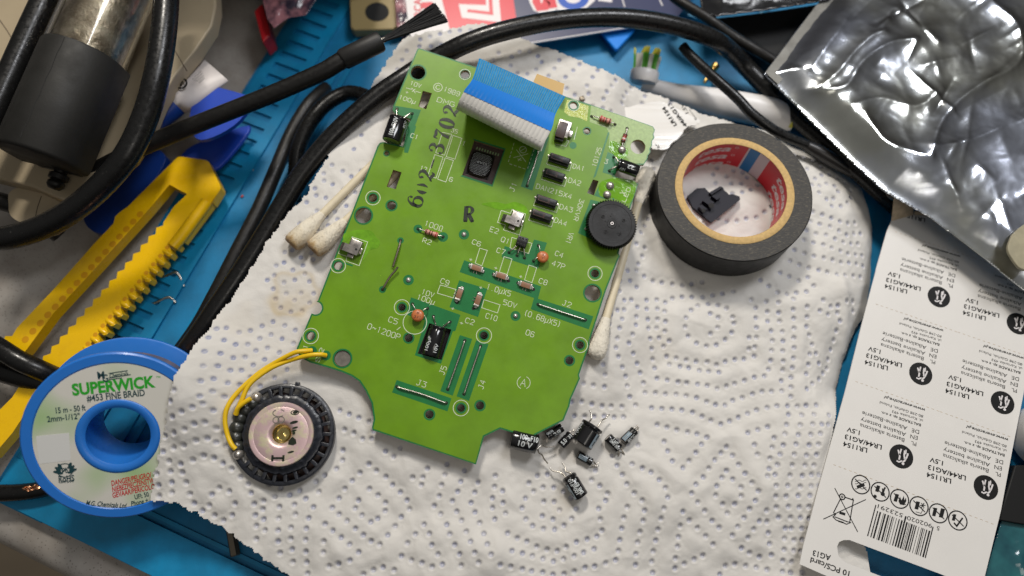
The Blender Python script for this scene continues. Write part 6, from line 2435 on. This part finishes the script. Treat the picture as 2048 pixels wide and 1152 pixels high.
def yellow_frame():
    zz = 14.0
    o = W(250, 560, 5)
    root = thing('toothed_frame', 'yellow plastic frame with two toothed rails and a closed pointed end', 'tool', o)

    def q(u, v, z=zz):
        p = W(u, v, z)
        return (p.x - o.x, p.y - o.y)

    def c2(x, y):
        return q(x / 2.924, 380 + y / 2.924)

    def c3(x, y):
        return q(300 + x / 3.6, 100 + y / 3.6)
    # outer contour with waves on the inner edges
    left_out = [c2(-10, 930), c2(20, 850), c2(60, 850), c2(90, 800), c2(300, 580), c2(540, 310), c2(655, 190), c2(665, 150), c2(690, 125), c2(740, 90), c2(840, -10), c3(60, 890), c3(190, 762), c3(215, 758)]
    head = [c3(395, 783), c3(415, 795), c3(500, 970), c3(503, 990), c3(440, 1090)]
    r_out = [c2(1270, 10), c2(1060, 290)]
    teeth = []
    a, d = Vector(c2(1060, 290)), Vector(c2(330, 1180))
    nt = 17
    L = (d - a)
    nrm = Vector((-L.y, L.x)).normalized()
    if (Vector(c2(1200, 900)) - a).dot(nrm) < 0:
        nrm = -nrm
    for i in range(nt):
        for t, h in ((.08, -2.2), (.16, -2.2), (.50, 0.1), (.92, 0.1), (.99, -2.2)):
            p = a + L * ((i + t) / nt) + nrm * (h - .2)
            teeth.append(tuple(p))
    end_ = [c2(120, 1330), c2(60, 1420), c2(-60, 1560), c2(-200, 1500), c2(-60, 1330), c2(60, 1210)]
    wave = []
    a2, d2 = Vector(c2(150, 1090)), Vector(c2(960, 170))
    L2 = d2 - a2
    n2 = Vector((-L2.y, L2.x)).normalized()
    nw = 17
    for i in range(nw):
        for t in (0, .25, .5, .75):
            p = a2 + L2 * ((i + t) / nw) + n2 * (.8 * math.cos(2 * math.pi * t))
            wave.append(tuple(p))
    inner = [c2(1010, 90), c2(1075, 12), c3(262, 1030), c3(130, 962), c2(965, 0)]
    inner = [c2(1010, 90), q(372, 386), q(336.7, 367)]
    lin = [c2(860, 110), c2(560, 440), c2(300, 720), c2(145, 930), c2(60, 1020)]
    loop = left_out + head + r_out + teeth + end_ + wave + inner + lin
    b = MB()
    b.plate([loop], 3.0, 8.0)
    body = b.build('frame_body', 'yellow_plastic', root, smooth=30)
    md = body.modifiers.new('edge_round', 'BEVEL')
    md.width = 0.0006
    md.segments = 2
    md.limit_method = 'ANGLE'
    md.angle_limit = math.radians(50)
    # raised round ridge of the right rail and its lozenges
    b = MB()
    pts = [Vector((*c2(1200, 60), 7.4)), Vector((*c2(1060, 250), 7.4)), Vector((*c2(1000, 320), 7.2))]
    b.tube(crv(pts, 6), 2.4, 16)
    for i in range(nt):
        p = a + L * ((i + .72) / nt) - nrm * 4.4
        s_ = a + L * ((i + .72) / nt) + nrm * .0
        m_ = p + (s_ - p) * .5
        b.tube([Vector((*p, 7.0)), Vector((*m_, 7.9)), Vector((*s_, 7.0))], [.8, 1.05, .85], 12)
    b.build('tooth_ridge', 'yellow_plastic', root, smooth=60)
    b = MB()
    for i in range(17):
        t = (i + .4) / 17
        p = Vector(c2(120, 890)).lerp(Vector(c2(835, 110)), t)
        b.lathe([(1.35, 8.03), (1.2, 8.06), (0, 8.06)], 14, T=Matrix.Translation((p.x, p.y, 0)) @ Matrix.Scale(1.0, 4))
    for i in range(nt):
        p = a + L * ((i + .30) / nt) - nrm * 3.2
        b.lathe([(.9, 8.03), (.7, 8.06), (0, 8.06)], 12, T=Matrix.Translation((p.x, p.y, 0)))
    b.build('rail_pit', 'yellow_pit', root, smooth=None)


yellow_frame()


def gun():
    A0, A1 = W(80, 322, 50), W(170, 113, 54)
    d = (A1 - A0)
    Lc = d.length
    d.normalize()
    root = thing('desoldering_gun', 'beige desoldering gun with clear tube and black rubber cap, in the upper left corner', 'tool', A0)
    TI = Matrix.Translation(-A0)
    T = frame_y(Vector((0, 0, 0)), d)
    r = 14.2

    def archp(rr, low):
        p = [(rr * math.cos(a), rr * math.sin(a)) for a in [math.pi * i / 24 for i in range(25)]]
        return [(rr, 0)] + p[1:-1] + [(-rr, 0), (-rr * .98, low), (rr * .98, low)]

    def arch(y0, y1, rr, low, bld, round_=1.5):
        secs = [(y0, 0.90), (y0 + round_ * .35, .97), (y0 + round_, 1.0), (y1 - .8, 1.0), (y1, .97)]
        vs, fs = [], []
        base = archp(rr, low)
        k = len(base)
        for y, s in secs:
            for x, z in base:
                vs.append((x * s, y, z * s if z > 0 else z))
        for i in range(len(secs) - 1):
            for j in range(k):
                l = (j + 1) % k
                fs.append((i * k + j, i * k + l, (i + 1) * k + l, (i + 1) * k + j))
        fs.append(tuple(range(k - 1, -1, -1)))
        fs.append(tuple((len(secs) - 1) * k + j for j in range(k)))
        bld.add(vs, fs, T)
    b = MB()
    arch(0, Lc, r, -7, b)
    cap = b.build('rubber_cap', 'rubber', root, smooth=40)
    b = MB()
    for an, y0, y1, w2 in ((1.42, 3, Lc - .5, .22), (2.05, 3, Lc * .5, .16)):
        n = 12
        pts = [(r * 1.003 * math.cos(an + .012 * math.sin(i * 2.1)), y0 + (y1 - y0) * i / n, r * 1.003 * math.sin(an + .012 * math.sin(i * 2.1))) for i in range(n + 1)]
        tg = Vector((-math.sin(an), 0, math.cos(an))) * w2 / 2
        vs = []
        for p in pts:
            vs += [Vector(p) + tg, Vector(p) - tg]
        b.add(vs, [(2 * i, 2 * i + 1, 2 * i + 3, 2 * i + 2) for i in range(n)], T)
    b.build('rubber_crack', 'rubber_crack', cap, smooth=None)
    b = MB()
    Tz = T @ Matrix.Translation((0, Lc, 0)) @ Matrix.Rotation(-math.pi / 2, 4, 'X')
    b.lathe([(13.6, -3), (13.6, 95)], 60, T=Tz)
    b.lathe([(12.4, 95), (12.4, -3)], 60, T=Tz)
    b.build('clear_tube', 'glass_tube', root, smooth=70)
    b = MB()
    b.lathe([(0, -2), (11.6, -2), (11.6, 92), (0, 92)], 50, T=Tz)
    b.build('collector_core', 'tube_inside', root, smooth=50)
    b = MB()
    Tk = T @ Matrix.Translation((2.2, 0, -8.2)) @ Matrix.Rotation(math.pi / 2, 4, 'X')
    b.lathe([(0, 7.2), (2.0, 6.9), (2.9, 5.6), (2.9, 4.4), (2.2, 3.8), (3.3, 3.2), (3.3, 1.4), (2.2, 0.8), (2.2, -3)], 28, T=Tk)
    b.rbox((2, 0.4, -7.8), (17, 1.2, 2.2), .4, T=T)
    b.build('release_knob', 'brush_black', root, smooth=50)
    # housing under the tube

    def q(u, v, z):
        p = W(u, v, z) - A0
        return (p.x, p.y)
    zt_ = 36.0
    b = MB()
    b.plate([[q(*p, zt_) for p in ((-120, -120), (440, -120), (430, -30), (432, 10), (424, 50), (392, 98), (350, 150), (318, 205), (296, 258), (262, 312), (165, 392), (148, 402), (132, 404), (60, 372), (-120, 330))]], 29 - A0.z, zt_ - A0.z)
    hs = b.build('housing', 'beige', root, smooth=40)
    md = hs.modifiers.new('edge_round', 'BEVEL')
    md.width = 0.002
    md.segments = 3
    md.limit_method = 'ANGLE'
    md.angle_limit = math.radians(40)
    for l, z5 in (([(-5, 34), (12, 58), (27, 82)], zt_), ([(335, 78), (352, 105), (374, 142)], zt_), ([(83, 392), (75, 415), (68, 448)], 30.0)):
        b = MB()
        b.strip([q(*p, z5) for p in l], .35, z5 - A0.z + .03)
        b.build('housing_seam', 'beige_seam', root, smooth=None)
    b = MB()
    lobe = [(p.x, p.y) for p in crv([(*q(u, v, 30.0), 0) for u, v in ((24, 380), (17, 410), (22, 432), (45, 446), (72, 452), (98, 440), (130, 415), (150, 392), (90, 365))], 5, True)]
    b.plate([lobe], 20 - A0.z, 30 - A0.z)
    b.build('foot', 'beige', root, smooth=40)


gun()
HG = 'hoses of the desoldering gun'
cable('black_hose', [(336, -90, 64), (334, -20, 63), (328, 60, 62), (314, 150, 60), (292, 230, 57), (258, 304, 54), (212, 362, 50), (158, 411, 46), (100, 447, 43), (40, 470, 41), (-10, 478, 40), (-80, 474, 40)], 4.3, 'cable_black', 'thick black hose curving down on the right of the desoldering gun', 'hose', HG)
cable('black_hose', [(140, -100, 58), (112, -50, 58), (82, 15, 57), (52, 80, 56), (18, 156, 55), (-20, 240, 54), (-60, 330, 52)], 4.3, 'cable_black', 'straight black hose on the left of the desoldering gun\'s clear tube', 'hose', HG)
cable('black_hose', [(-80, 380, 26), (0, 402, 26), (40, 416, 24), (80, 440, 22), (120, 470, 16)], 3.4, 'cable_grey', 'short dark hose end in the gap beneath the desoldering gun', 'hose', HG)


def glue_tube():
    a, c = W(318, 240, 24), W(430, 138, 26)
    T = frame_y(a, c - a)
    L = (c - a).length
    root = thing('glue_tube', 'white squeeze tube with a blue cap and a round black mark, beside the beige gun', 'tube', T)
    b = MB()
    n = 20
    vs, fs = [], []
    secs = [(9, 4.6, 4.4), (12, 6.8, 5.6), (L * .5, 7.4, 4.4), (L * .8, 7.8, 2.6), (L, 8.3, .7)]
    for y, rx, rz in secs:
        for j in range(n):
            an = 2 * math.pi * j / n
            vs.append((rx * math.cos(an), y, rz * math.sin(an)))
    for i in range(len(secs) - 1):
        for j in range(n):
            fs.append((i * n + j, i * n + (j + 1) % n, (i + 1) * n + (j + 1) % n, (i + 1) * n + j))
    fs += [tuple(range(n - 1, -1, -1)), tuple((len(secs) - 1) * n + j for j in range(n))]
    b.add(vs, fs)
    b.build('tube_body', 'tube_white', root, smooth=60)
    b = MB()
    b.tube([Vector((0, -7, 0)), Vector((0, -6.5, 0)), Vector((0, 8, 0)), Vector((0, 9.2, 0))], [2.6, 3.2, 4.6, 4.4], 22)
    b.build('cap', 'deep_blue', root, smooth=40)
    b = MB()
    Z = 5.95
    f = lambda x, y, z: Vector((x, y, 5.8 - .0 * y + z - x * x * .04))
    b.sheet([circ((-.6, 16.5), 2.5, 24), circ((-.6, 16.5), 1.75, 20)], .06, fn=f)
    b.strip([(-1.4, 17.4), (-.6, 16.9), (-.6, 16.1), (.2, 15.6)], .8, .06, fn=f)
    for i in range(4):
        b.text('AUTOXN'[i:] + 'M', (1.4 + i * .9, 20.5 + i * .3), (1.4 + i * .9, 25.5 - i * .4), .06, h=.7, fn=f)
    b.build('tube_print', 'print_black', root, smooth=None)


glue_tube()


def flat_piece(name, pxs, z0, z1, m, label, cat, group=None, sub=4, zq=None, bevel=.0005):
    zc = z1
    o = W(*[sum(p[i] for p in pxs) / len(pxs) for i in (0, 1)], z0)
    l = []
    for u, v in pxs:
        p = W(u, v, zc)
        l.append((p.x - o.x, p.y - o.y, 0))
    lp = [(p.x, p.y) for p in (crv(l, sub, True) if sub else [Vector(p) for p in l])]
    b = MB()
    b.plate([lp], 0, z1 - z0)
    ob = b.build(name, m, smooth=40)
    ob.location = o * S
    if bevel:
        md = ob.modifiers.new('edge_round', 'BEVEL')
        md.width = bevel
        md.segments = 2
        md.limit_method = 'ANGLE'
        md.angle_limit = math.radians(50)
    return tag(ob, label, cat, group), o


flat_piece('opening_pick', [(404, 172), (410, 170), (450, 178), (498, 192), (506, 199), (480, 240), (440, 268), (400, 280), (382, 262), (378, 240), (386, 205)], 24, 26, 'pick_blue', 'bright blue plastic opening pick with rounded corners, lying across the brush handle', 'pick', 'blue plastic pieces at the left', sub=3)
flat_piece('opening_pick', [(500, 250), (470, 300), (420, 345), (360, 330), (370, 300), (420, 275)], 7, 9, 'pick_blue', 'shadowed blue plastic pick under the black brush handle', 'pick', 'blue plastic pieces at the left', sub=3)
flat_piece('blue_tool', [(330, 322), (300, 372), (262, 432), (228, 462), (196, 466), (172, 450), (168, 425), (190, 392), (240, 330), (280, 300), (318, 300)], 3, 9, 'deep_blue', 'dark blue plastic tool with a rounded end, under the hose and yellow frame', 'tool', sub=4, bevel=.0012)


def toothbrush():
    zb_ = 16
    o = W(1290, 150, zb_)
    root = thing('electric_toothbrush_head', 'white electric toothbrush head with green and white bristles, behind the towel', 'toothbrush', o)

    def rel(u, v, z):
        return W(u, v, z) - o
    b = MB()
    pts = crv([rel(1284, 168, 11), rel(1300, 172, 11), rel(1340, 184, 11), rel(1400, 198, 11), rel(1470, 212, 11), rel(1545, 226, 11), rel(1588, 238, 11)], 6)
    n = len(pts)
    prof = [3.0, 3.4, 3.6, 4.2, 5.4, 6.2, 6.4, 6.2, 5.2]
    rad = [float(np.interp(i / (n - 1) * 8, range(9), prof)) for i in range(n)]
    b.tube(pts, rad, 24, flat=.8)
    b.build('neck', 'brush_white', root, smooth=70)
    b = MB()
    dd = (rel(1292, 112, 21) - rel(1285, 152, 18)).normalized()
    T = frame_z(rel(1287, 160, 15), dd)
    b.lathe([(0, -1.5), (5.4, -1.2), (6.0, 0), (6.1, 3.2), (5.7, 3.8), (0, 3.8)], 36, T=T)
    b.build('brush_disc', 'brush_white', root, smooth=40)
    rnd = random.Random(2)
    tufts = {'bristle_white': MB(), 'bristle_green': MB(), 'bristle_yellow': MB()}
    for i in range(14):
        for j in range(14):
            x, y = -4.8 + i * .74, -4.8 + j * .74
            if x * x + y * y > 24:
                continue
            s = math.sin(x * 1.5 + .5)
            key = 'bristle_white' if s > .1 else 'bristle_green'
            for _ in range(2):
                jx, jy = x + rnd.uniform(-.3, .3), y + rnd.uniform(-.3, .3)
                h = 8.3 + rnd.uniform(-.5, .3) + (0.5 if key == 'bristle_green' else 0)
                k = 1.16
                tufts[key].tube([T @ Vector((jx, jy, 3.7)), T @ Vector((jx * 1.05, jy * 1.05, 7)), T @ Vector((jx * k, jy * k, 3.7 + h * .75))], .26, 5)
                if key == 'bristle_green':
                    tufts['bristle_yellow'].tube([T @ Vector((jx * k, jy * k, 3.7 + h * .75)), T @ Vector((jx * (k + .05), jy * (k + .05), 3.9 + h))], .26, 5)
    for kk, b in tufts.items():
        b.build('bristles', kk, root, smooth=70)
    b = MB()
    b.tube([rel(1586, 237, 11), rel(1592, 240, 11)], [5.0, 4.6], 20)
    b.build('colour_ring', 'bristle_yellow', root, smooth=40)


toothbrush()


def brass_pin():
    a, c = W(1408, 166, 9), W(1432, 130, 10)
    T = frame_z(a, c - a)
    L = (c - a).length
    b = MB()
    b.lathe([(0, -.2), (.5, 0), (.9, 1.2), (.9, L * .45), (1.5, L * .46), (1.5, L * .6), (1.0, L * .62), (1.0, L * .8), (1.8, L * .82), (1.8, L), (0, L + .2)], 18, T=T)
    one('brass_pin', b, 'brass', 'small brass pin standing in the blue mat beside the toothbrush', 'pin')


brass_pin()


def package():
    zc = 10.0
    o = W(1050, 10, zc)
    root = thing('printed_package', 'printed package in white, red and navy with big letters, at the top edge', 'package', o)

    def q(u, v):
        p = W(u, v, zc)
        return (p.x - o.x, p.y - o.y)

    def c8(x, y):
        return q(800 + x / 4.267, y / 4.267)
    b = MB()
    b.plate([[q(806, -60), q(814, 52), q(830, 95), q(1040, 90), q(1350, 40), q(1420, -60)]], -.8, 0)
    b.build('package_body', 'pack_white', root, smooth=None)
    b = MB()
    b.sheet([[q(880, -60), q(884, 0), q(900, 60), q(905, 92), q(1040, 88), q(1027, 0), q(1022, -60)]], .05)
    b.build('red_panel', 'pack_red', root, smooth=None)
    b = MB()
    b.sheet([[q(1022, -60), q(1027, 0), q(1040, 88), q(1352, 38), q(1425, -60)]], .05)
    b.build('navy_panel', 'pack_navy', root, smooth=None)
    b = MB()
    b.sheet([[c8(500, 36), c8(735, 44), c8(730, -60), c8(840, -60), c8(864, 192), c8(528, 152)]], .10)
    b.sheet([[c8(1090, -60), c8(1105, 20), c8(1140, 90), c8(1200, 116), c8(1270, 100), c8(1300, 126), c8(1330, 80), c8(1390, 100), c8(1480, 105), c8(1580, 80), c8(1660, 10), c8(1680, -60)]], .10)
    b.sheet([[c8(1690, -60), c8(1690, 8), c8(1808, 22), c8(1812, -60)]], .10)
    b.strip([c8(1890, -40), c8(1905, 20), c8(1918, 60)], .5, .10)
    b.strip([c8(2210, -20), c8(2225, 20), c8(2240, 50)], .5, .10)
    b.build('white_lettering', 'pack_white', root, smooth=None)
    b = MB()
    b.strip([c8(575, 92), c8(780, 116), c8(768, -60)], 1.6, .15)
    b.strip([c8(1160, -60), c8(1165, 20), c8(1190, 66), c8(1240, 60), c8(1252, 5), c8(1290, -10), c8(1310, 70)], 3.6, .15)
    b.text('RCA', c8(152, 140), c8(150, -10), .15, bold=True)
    b.text('1', c8(230, 70), c8(228, 20), .15, bold=True, h=5)
    b.build('red_lettering', 'pack_red', root, smooth=None)
    b = MB()
    b.strip([c8(1478 + 105 * math.cos(a), -25 + 82 * math.sin(a)) for a in [math.pi * i / 14 for i in range(15)]], 3.4, .15)
    b.build('blue_lettering', 'pack_blue', root, smooth=None)


package()


def crumple(name, poly, zbase, amp, m, label, cat, n=60, thick=.25, sc=.05, seed=0.0, flat_edge=True, extra=None, octv=4):
    us = [p[0] for p in poly]
    vs_ = [p[1] for p in poly]
    W0 = [W(u, v, zbase) for u, v in poly]
    P = [(p.x, p.y) for p in W0]
    xs, ys = [p[0] for p in P], [p[1] for p in P]
    x0, x1, y0, y1 = min(xs), max(xs), min(ys), max(ys)
    h = max(x1 - x0, y1 - y0) / n

    def edge_d(x, y):
        d = 1e9
        ins = False
        for i in range(len(P)):
            ax, ay = P[i]
            bx, by = P[(i + 1) % len(P)]
            t = max(0, min(1, ((x - ax) * (bx - ax) + (y - ay) * (by - ay)) / ((bx - ax) ** 2 + (by - ay) ** 2 + 1e-9)))
            d = min(d, math.hypot(x - ax - t * (bx - ax), y - ay - t * (by - ay)))
            if (ay > y) != (by > y) and x < ax + (y - ay) / (by - ay) * (bx - ax):
                ins = not ins
        return d if ins else -d
    nx, ny = int((x1 - x0) / h) + 2, int((y1 - y0) / h) + 2
    idx = {}
    V = []
    for j in range(ny):
        for i in range(nx):
            x, y = x0 + (i - .5) * h, y0 + (j - .5) * h
            d = edge_d(x, y)
            if d < -h * .9:
                continue
            if d < 0:                                  # pull to the outline
                best = None
                for k in range(len(P)):
                    ax, ay = P[k]
                    bx, by = P[(k + 1) % len(P)]
                    t = max(0, min(1, ((x - ax) * (bx - ax) + (y - ay) * (by - ay)) / ((bx - ax) ** 2 + (by - ay) ** 2 + 1e-9)))
                    c = (ax + t * (bx - ax), ay + t * (by - ay))
                    dd = math.hypot(x - c[0], y - c[1])
                    if best is None or dd < best[0]:
                        best = (dd, c)
                x, y = best[1]
                d = 0
            e = min(1, d / 14.0) if flat_edge else 1
            e = e * e * (3 - 2 * e)
            z = 0
            f = sc
            a = 1.0
            for o_ in range(octv):
                nn = noise.noise(Vector((x * f, y * f, seed + o_ * 3.3)))
                z += a * (.45 - abs(nn)) * 1.6
                f *= 2.1
                a *= .36
            zz = zbase + amp * e * z + (extra(x, y, e) if extra else 0)
            idx[(i, j)] = len(V)
            V.append((x, y, zz))
    F = []
    for j in range(ny - 1):
        for i in range(nx - 1):
            k = [(i, j), (i + 1, j), (i + 1, j + 1), (i, j + 1)]
            if all(q in idx for q in k):
                F.append(tuple(idx[q] for q in k))
    b = MB()
    b.add(V, F)
    ob = one(name, b, m, label, cat, smooth=180)
    sl = ob.modifiers.new('thickness', 'SOLIDIFY')
    sl.thickness = thick * S
    sl.offset = -1
    return ob, (x0, y0)


def bag():
    zb_ = 24.0
    cr1 = [(1930, -20), (1985, 15), (2022, 45), (2036, 80), (2036, 120), (2005, 150), (1965, 168), (1915, 205), (1880, 245), (1860, 290), (1855, 318)]
    cr2 = [(2060, 236), (2000, 258), (1950, 280), (1905, 292), (1866, 300)]
    cr3 = [(1612, 190), (1640, 175), (1670, 150), (1705, 108), (1740, 78), (1762, 70)]
    cr4 = [(1612, 178), (1650, 185), (1690, 175), (1720, 130), (1770, 95), (1820, 84)]
    cr5 = [(1725, 230), (1745, 262), (1770, 290), (1840, 316)]
    cr6 = [(1770, 40), (1790, 20), (1840, 60), (1872, 88)]
    cr7 = [(1620, 140), (1655, 90), (1690, 45)]
    cr8 = [(1700, 215), (1760, 200), (1830, 215), (1880, 180)]
    crs = []
    for l, am, wd in ((cr1, 2.6, 2.6), (cr2, 2.0, 2.6), (cr3, 2.2, 2.0), (cr4, 2.4, 2.6), (cr5, 3.0, 4.5), (cr6, 2.0, 3.0), (cr7, 1.2, 2.0), (cr8, 1.5, 2.8)):
        pl = [(p.x, p.y) for p in crv([W(u, v, zb_ + 4) for u, v in l], 4)]
        crs.append((pl, am * .75, wd * 1.7))

    rnd = random.Random(21)
    for k in range(80):                              # straight mylar creases
        u0, v0 = rnd.uniform(1560, 2080), rnd.uniform(-20, 520)
        if u0 < 1650 + (v0 - 100) * .8 and v0 > 150:
            continue
        an = rnd.choice((-1.0, -0.75, 0.55, 1.2, -0.2)) + rnd.gauss(0, .25)
        ln = rnd.uniform(25, 150)
        a, c = W(u0, v0, zb_ + 4), W(u0 + ln * math.cos(an), v0 + ln * math.sin(an), zb_ + 4)
        crs.append(([(a.x, a.y), (c.x, c.y)], rnd.uniform(.25, .95) * rnd.choice((1, 1, -1)), rnd.uniform(.8, 3.2)))

    def extra(x, y, e):
        z = 1.6 * noise.noise(Vector((x * .022, y * .022, 3.1))) * e
        for pl, am, wd in crs:
            d = 1e9
            tt = .5
            for (ax, ay), (bx, by) in zip(pl[:-1], pl[1:]):
                t = max(0, min(1, ((x - ax) * (bx - ax) + (y - ay) * (by - ay)) / ((bx - ax) ** 2 + (by - ay) ** 2 + 1e-9)))
                q = math.hypot(x - ax - t * (bx - ax), y - ay - t * (by - ay))
                if q < d:
                    d = q
                    tt = t
            if d > wd * 5:
                continue
            tp = 1.0 if len(pl) > 2 else math.sin(math.pi * min(.95, max(.05, tt))) ** .6
            z += am * .9 * tp * math.exp(-abs(d / wd) * 1.1) * (.25 + .75 * e)
        return z + 4.5 * e
    ob, _ = crumple('antistatic_bag', [(1668, -40), (1650, -10), (1588, 66), (1527, 148), (1600, 222), (1700, 322), (1768, 384), (1860, 436), (1960, 512), (2120, 640), (2200, 400), (2200, -60)], zb_, 0.35, 'foil',
                    'shiny silver antistatic bag with creases, overlapping the battery card at the upper right', 'bag', n=215, thick=.1, sc=.06, seed=4.2, extra=extra, octv=3)
    org = ob.location / S
    b = MB()
    vs = []
    for (u, v), (u2, v2) in (((1650, -12), (1692, -4)), ((1588, 66), (1616, 92)), ((1530, 146), (1556, 170))):
        for q in ((u, v), (u2, v2)):
            p = W(*q, zb_ + .6)
            vs.append(p - org)
    n = 24
    q0, q1, r0, r1 = vs[0], vs[4], vs[1], vs[5]
    V = []
    for j in range(n + 1):
        for i in range(7):
            p = q0.lerp(q1, j / n).lerp(r0.lerp(r1, j / n), i / 6)
            V.append((p.x, p.y, p.z + .25 * noise.noise(Vector((p.x * .25, p.y * .25, 1))) + .12 * noise.noise(Vector((p.x * .9, p.y * .9, 5))) + .4))
    b.add(V, [(j * 7 + i, j * 7 + i + 1, j * 7 + i + 8, j * 7 + i + 7) for j in range(n) for i in range(6)])
    b.build('sealed_edge', 'foil_seam', ob, smooth=180)


bag()


def add_shade_box():  # tall box added to keep the key lamp off the upper-left mat and clutter
    f = W(600, 8, 0)
    xl, xr = W(425, 8, 0).x, W(770, 8, 0).x
    o = Vector(((xl + xr) / 2, f.y + 34, 0))
    root = thing('shade_box', 'black instrument box added at the top edge to shade the upper left', 'blocker', o)
    b = MB()
    b.rbox((0, 0, 60), (xr - xl, 68, 112), 3.0, seg=3)
    b.build('case', 'matt_black', root)
    b = MB()
    for sx in (-1, 1):
        for sy in (-1, 1):
            b.lathe([(0, .2), (4, .2), (4.5, 4.5), (0, 4.5)], 20, T=Matrix.Translation((sx * ((xr - xl) / 2 - 8), sy * 26, 1.2)))
    b.build('rubber_foot', 'rubber', root)


add_shade_box()
crumple('black_pouch', [(1404, 26), (1430, 33), (1520, 22), (1600, 10), (1660, 0), (1720, -70), (1390, -70)], 26.0, 2.0, 'pouch_black', 'glossy black plastic pouch with a wrinkled edge, at the top beside the package', 'pouch', n=70, thick=.3, sc=.09, seed=9.0)
flat_piece('black_block', [(1432, 36), (1530, 24), (1660, 4), (1600, 60), (1552, 118), (1545, 132), (1520, 92), (1470, 62)], 2, 12, 'matt_black', 'matt black block in the gap between pouch and silver bag', 'box', sub=0)  # flat-topped black block filling this gap
flat_piece('mesh_corner', [(1196, 40), (1276, 40), (1268, 62), (1236, 98), (1230, 98), (1202, 64)], 5, 7, 'tape_blue', 'bright blue plastic corner pointing down, under the arching cable', 'plastic piece', sub=0)
ob_, oq = flat_piece('beige_plate', [(698, -30), (785, -30), (790, 0), (794, 52), (788, 58), (708, 60), (701, 54)], 3, 8, 'beige_tile', 'beige plastic plate with a round dark hole, at the top edge beside the brush', 'plate', sub=0)
b = MB()
b.sheet([[(lambda p: (p.x - oq.x, p.y - oq.y))(W(u, v, 8.02)) for u, v in circ((754, 24), 24, 28, 19)]], 5.05)
b.build('round_hole', 'hole_dark', ob_, smooth=None)
flat_piece('red_stick', [(508, 22), (524, 6), (534, 40), (541, 70), (525, 84), (518, 60)], 6, 16, 'red_plastic', 'small red plastic piece beside the mat\'s slotted rim, at the top left', 'plastic piece', sub=0)
crumple('foil_wrapper', [(520, -40), (640, -40), (632, 0), (612, 30), (575, 36), (548, 56), (535, 40), (526, 5)], 22.0, 4.5, 'candy_pink', 'crumpled dark and pink foil wrapper at the top edge, left of the brush', 'wrapper', n=50, thick=.2, sc=.12, seed=2.0)
flat_piece('purple_sleeve', [(788, -30), (808, -30), (816, 46), (800, 62), (792, 50)], 4, 11, 'candy_pink', 'narrow dark purple plastic sleeve between beige plate and white package side', 'sleeve', sub=0)
crumple('clear_film_bag', [(2004, 1036), (2060, 1046), (2120, 1180), (1950, 1230), (1976, 1130)], 7.0, 1.6, 'film_teal', 'clear plastic film bag with a teal tint, right of the battery card\'s lower corner', 'bag', n=50, thick=.15, sc=.1, seed=6.0)
flat_piece('black_case', [(2030, 930), (2110, 930), (2110, 1060), (1998, 1040), (2012, 990)], 2, 9, 'matt_black', 'black plastic case at the right edge, below the white bottle cap', 'case', sub=0)


def bottle_cap():
    p = W(2082, 876, 6)
    b = MB()
    T = Matrix.Translation(p)
    b.lathe([(0, 11.5), (9.5, 11.4), (11.2, 10.4), (11.6, 8.5), (11.6, 0), (0, 0)], 48, T=T)
    one('bottle_cap', b, 'brush_white', 'round white bottle cap peeking out at the right edge beside the battery card', 'cap', loc=p)


bottle_cap()
flat_piece('connector_piece', [(2020, 480), (2030, 464), (2060, 450), (2075, 536), (2044, 538), (2028, 522), (2016, 500)], 30.2, 31.4, 'connector_cream', 'cream plastic connector at the right edge, on the silver bag', 'connector', sub=3)


def offcut(pts, label):
    b = MB()
    b.tube(crv([W(u, v, z) for u, v, z in pts], 5), .6, 8)
    one('clipped_lead', b, 'wire_tin', label, 'wire offcut', 'clipped leads on the mat', smooth=60)


offcut([(318, 558, 1.8), (336, 551, 2.4), (350, 545, 3.0), (357, 549, 2.6), (364, 562, 2.0), (368, 573, 1.8)], 'bright bent wire offcut on the blue mat, upper of two')
offcut([(304, 609, 1.8), (320, 602, 2.2), (335, 595, 2.6), (345, 598, 2.2), (351, 606, 1.8)], 'dark bent wire offcut on the blue mat, lower of two')


def hexbit():
    a, c = W(471, 1112, 3.0), W(462, 1062, 3.2)
    T = frame_z(a, c - a)
    b = MB()
    b.lathe([(0, 0), (1.5, .02), (1.8, .4), (1.8, 26), (0, 26)], 6, T=T)
    one('hex_key', b, 'wire_dull', 'short grey metal hex key end, poking out from under the towel\'s lower edge', 'hex key', smooth=20)


hexbit()
b = MB()
p = wt(1164, 198, 1.0)
b.rbox((p.x, p.y, p.z), (1.9, 1.8, 1.9), .3, rz=.4)
one('metal_chip', b, 'wire_dull', 'tiny grey metal chip on the towel above the board\'s top edge', 'metal chip')
b = MB()
p = W(505, 340, 2)
b.rbox((p.x, p.y, 1.9), (.9, .7, .6), .2, rz=.4)
one('solder_crumb', b, 'solder', 'tiny bright solder crumb on the blue mat beside the straight cable', 'crumb')
b = MB()
p = W(484, 392, 2)
b.rbox((p.x, p.y, 1.8), (1.2, .9, .5), .2, rz=1.0)
one('red_crumb', b, 'band_red', 'tiny dull red crumb on the blue mat below the solder crumb', 'crumb')
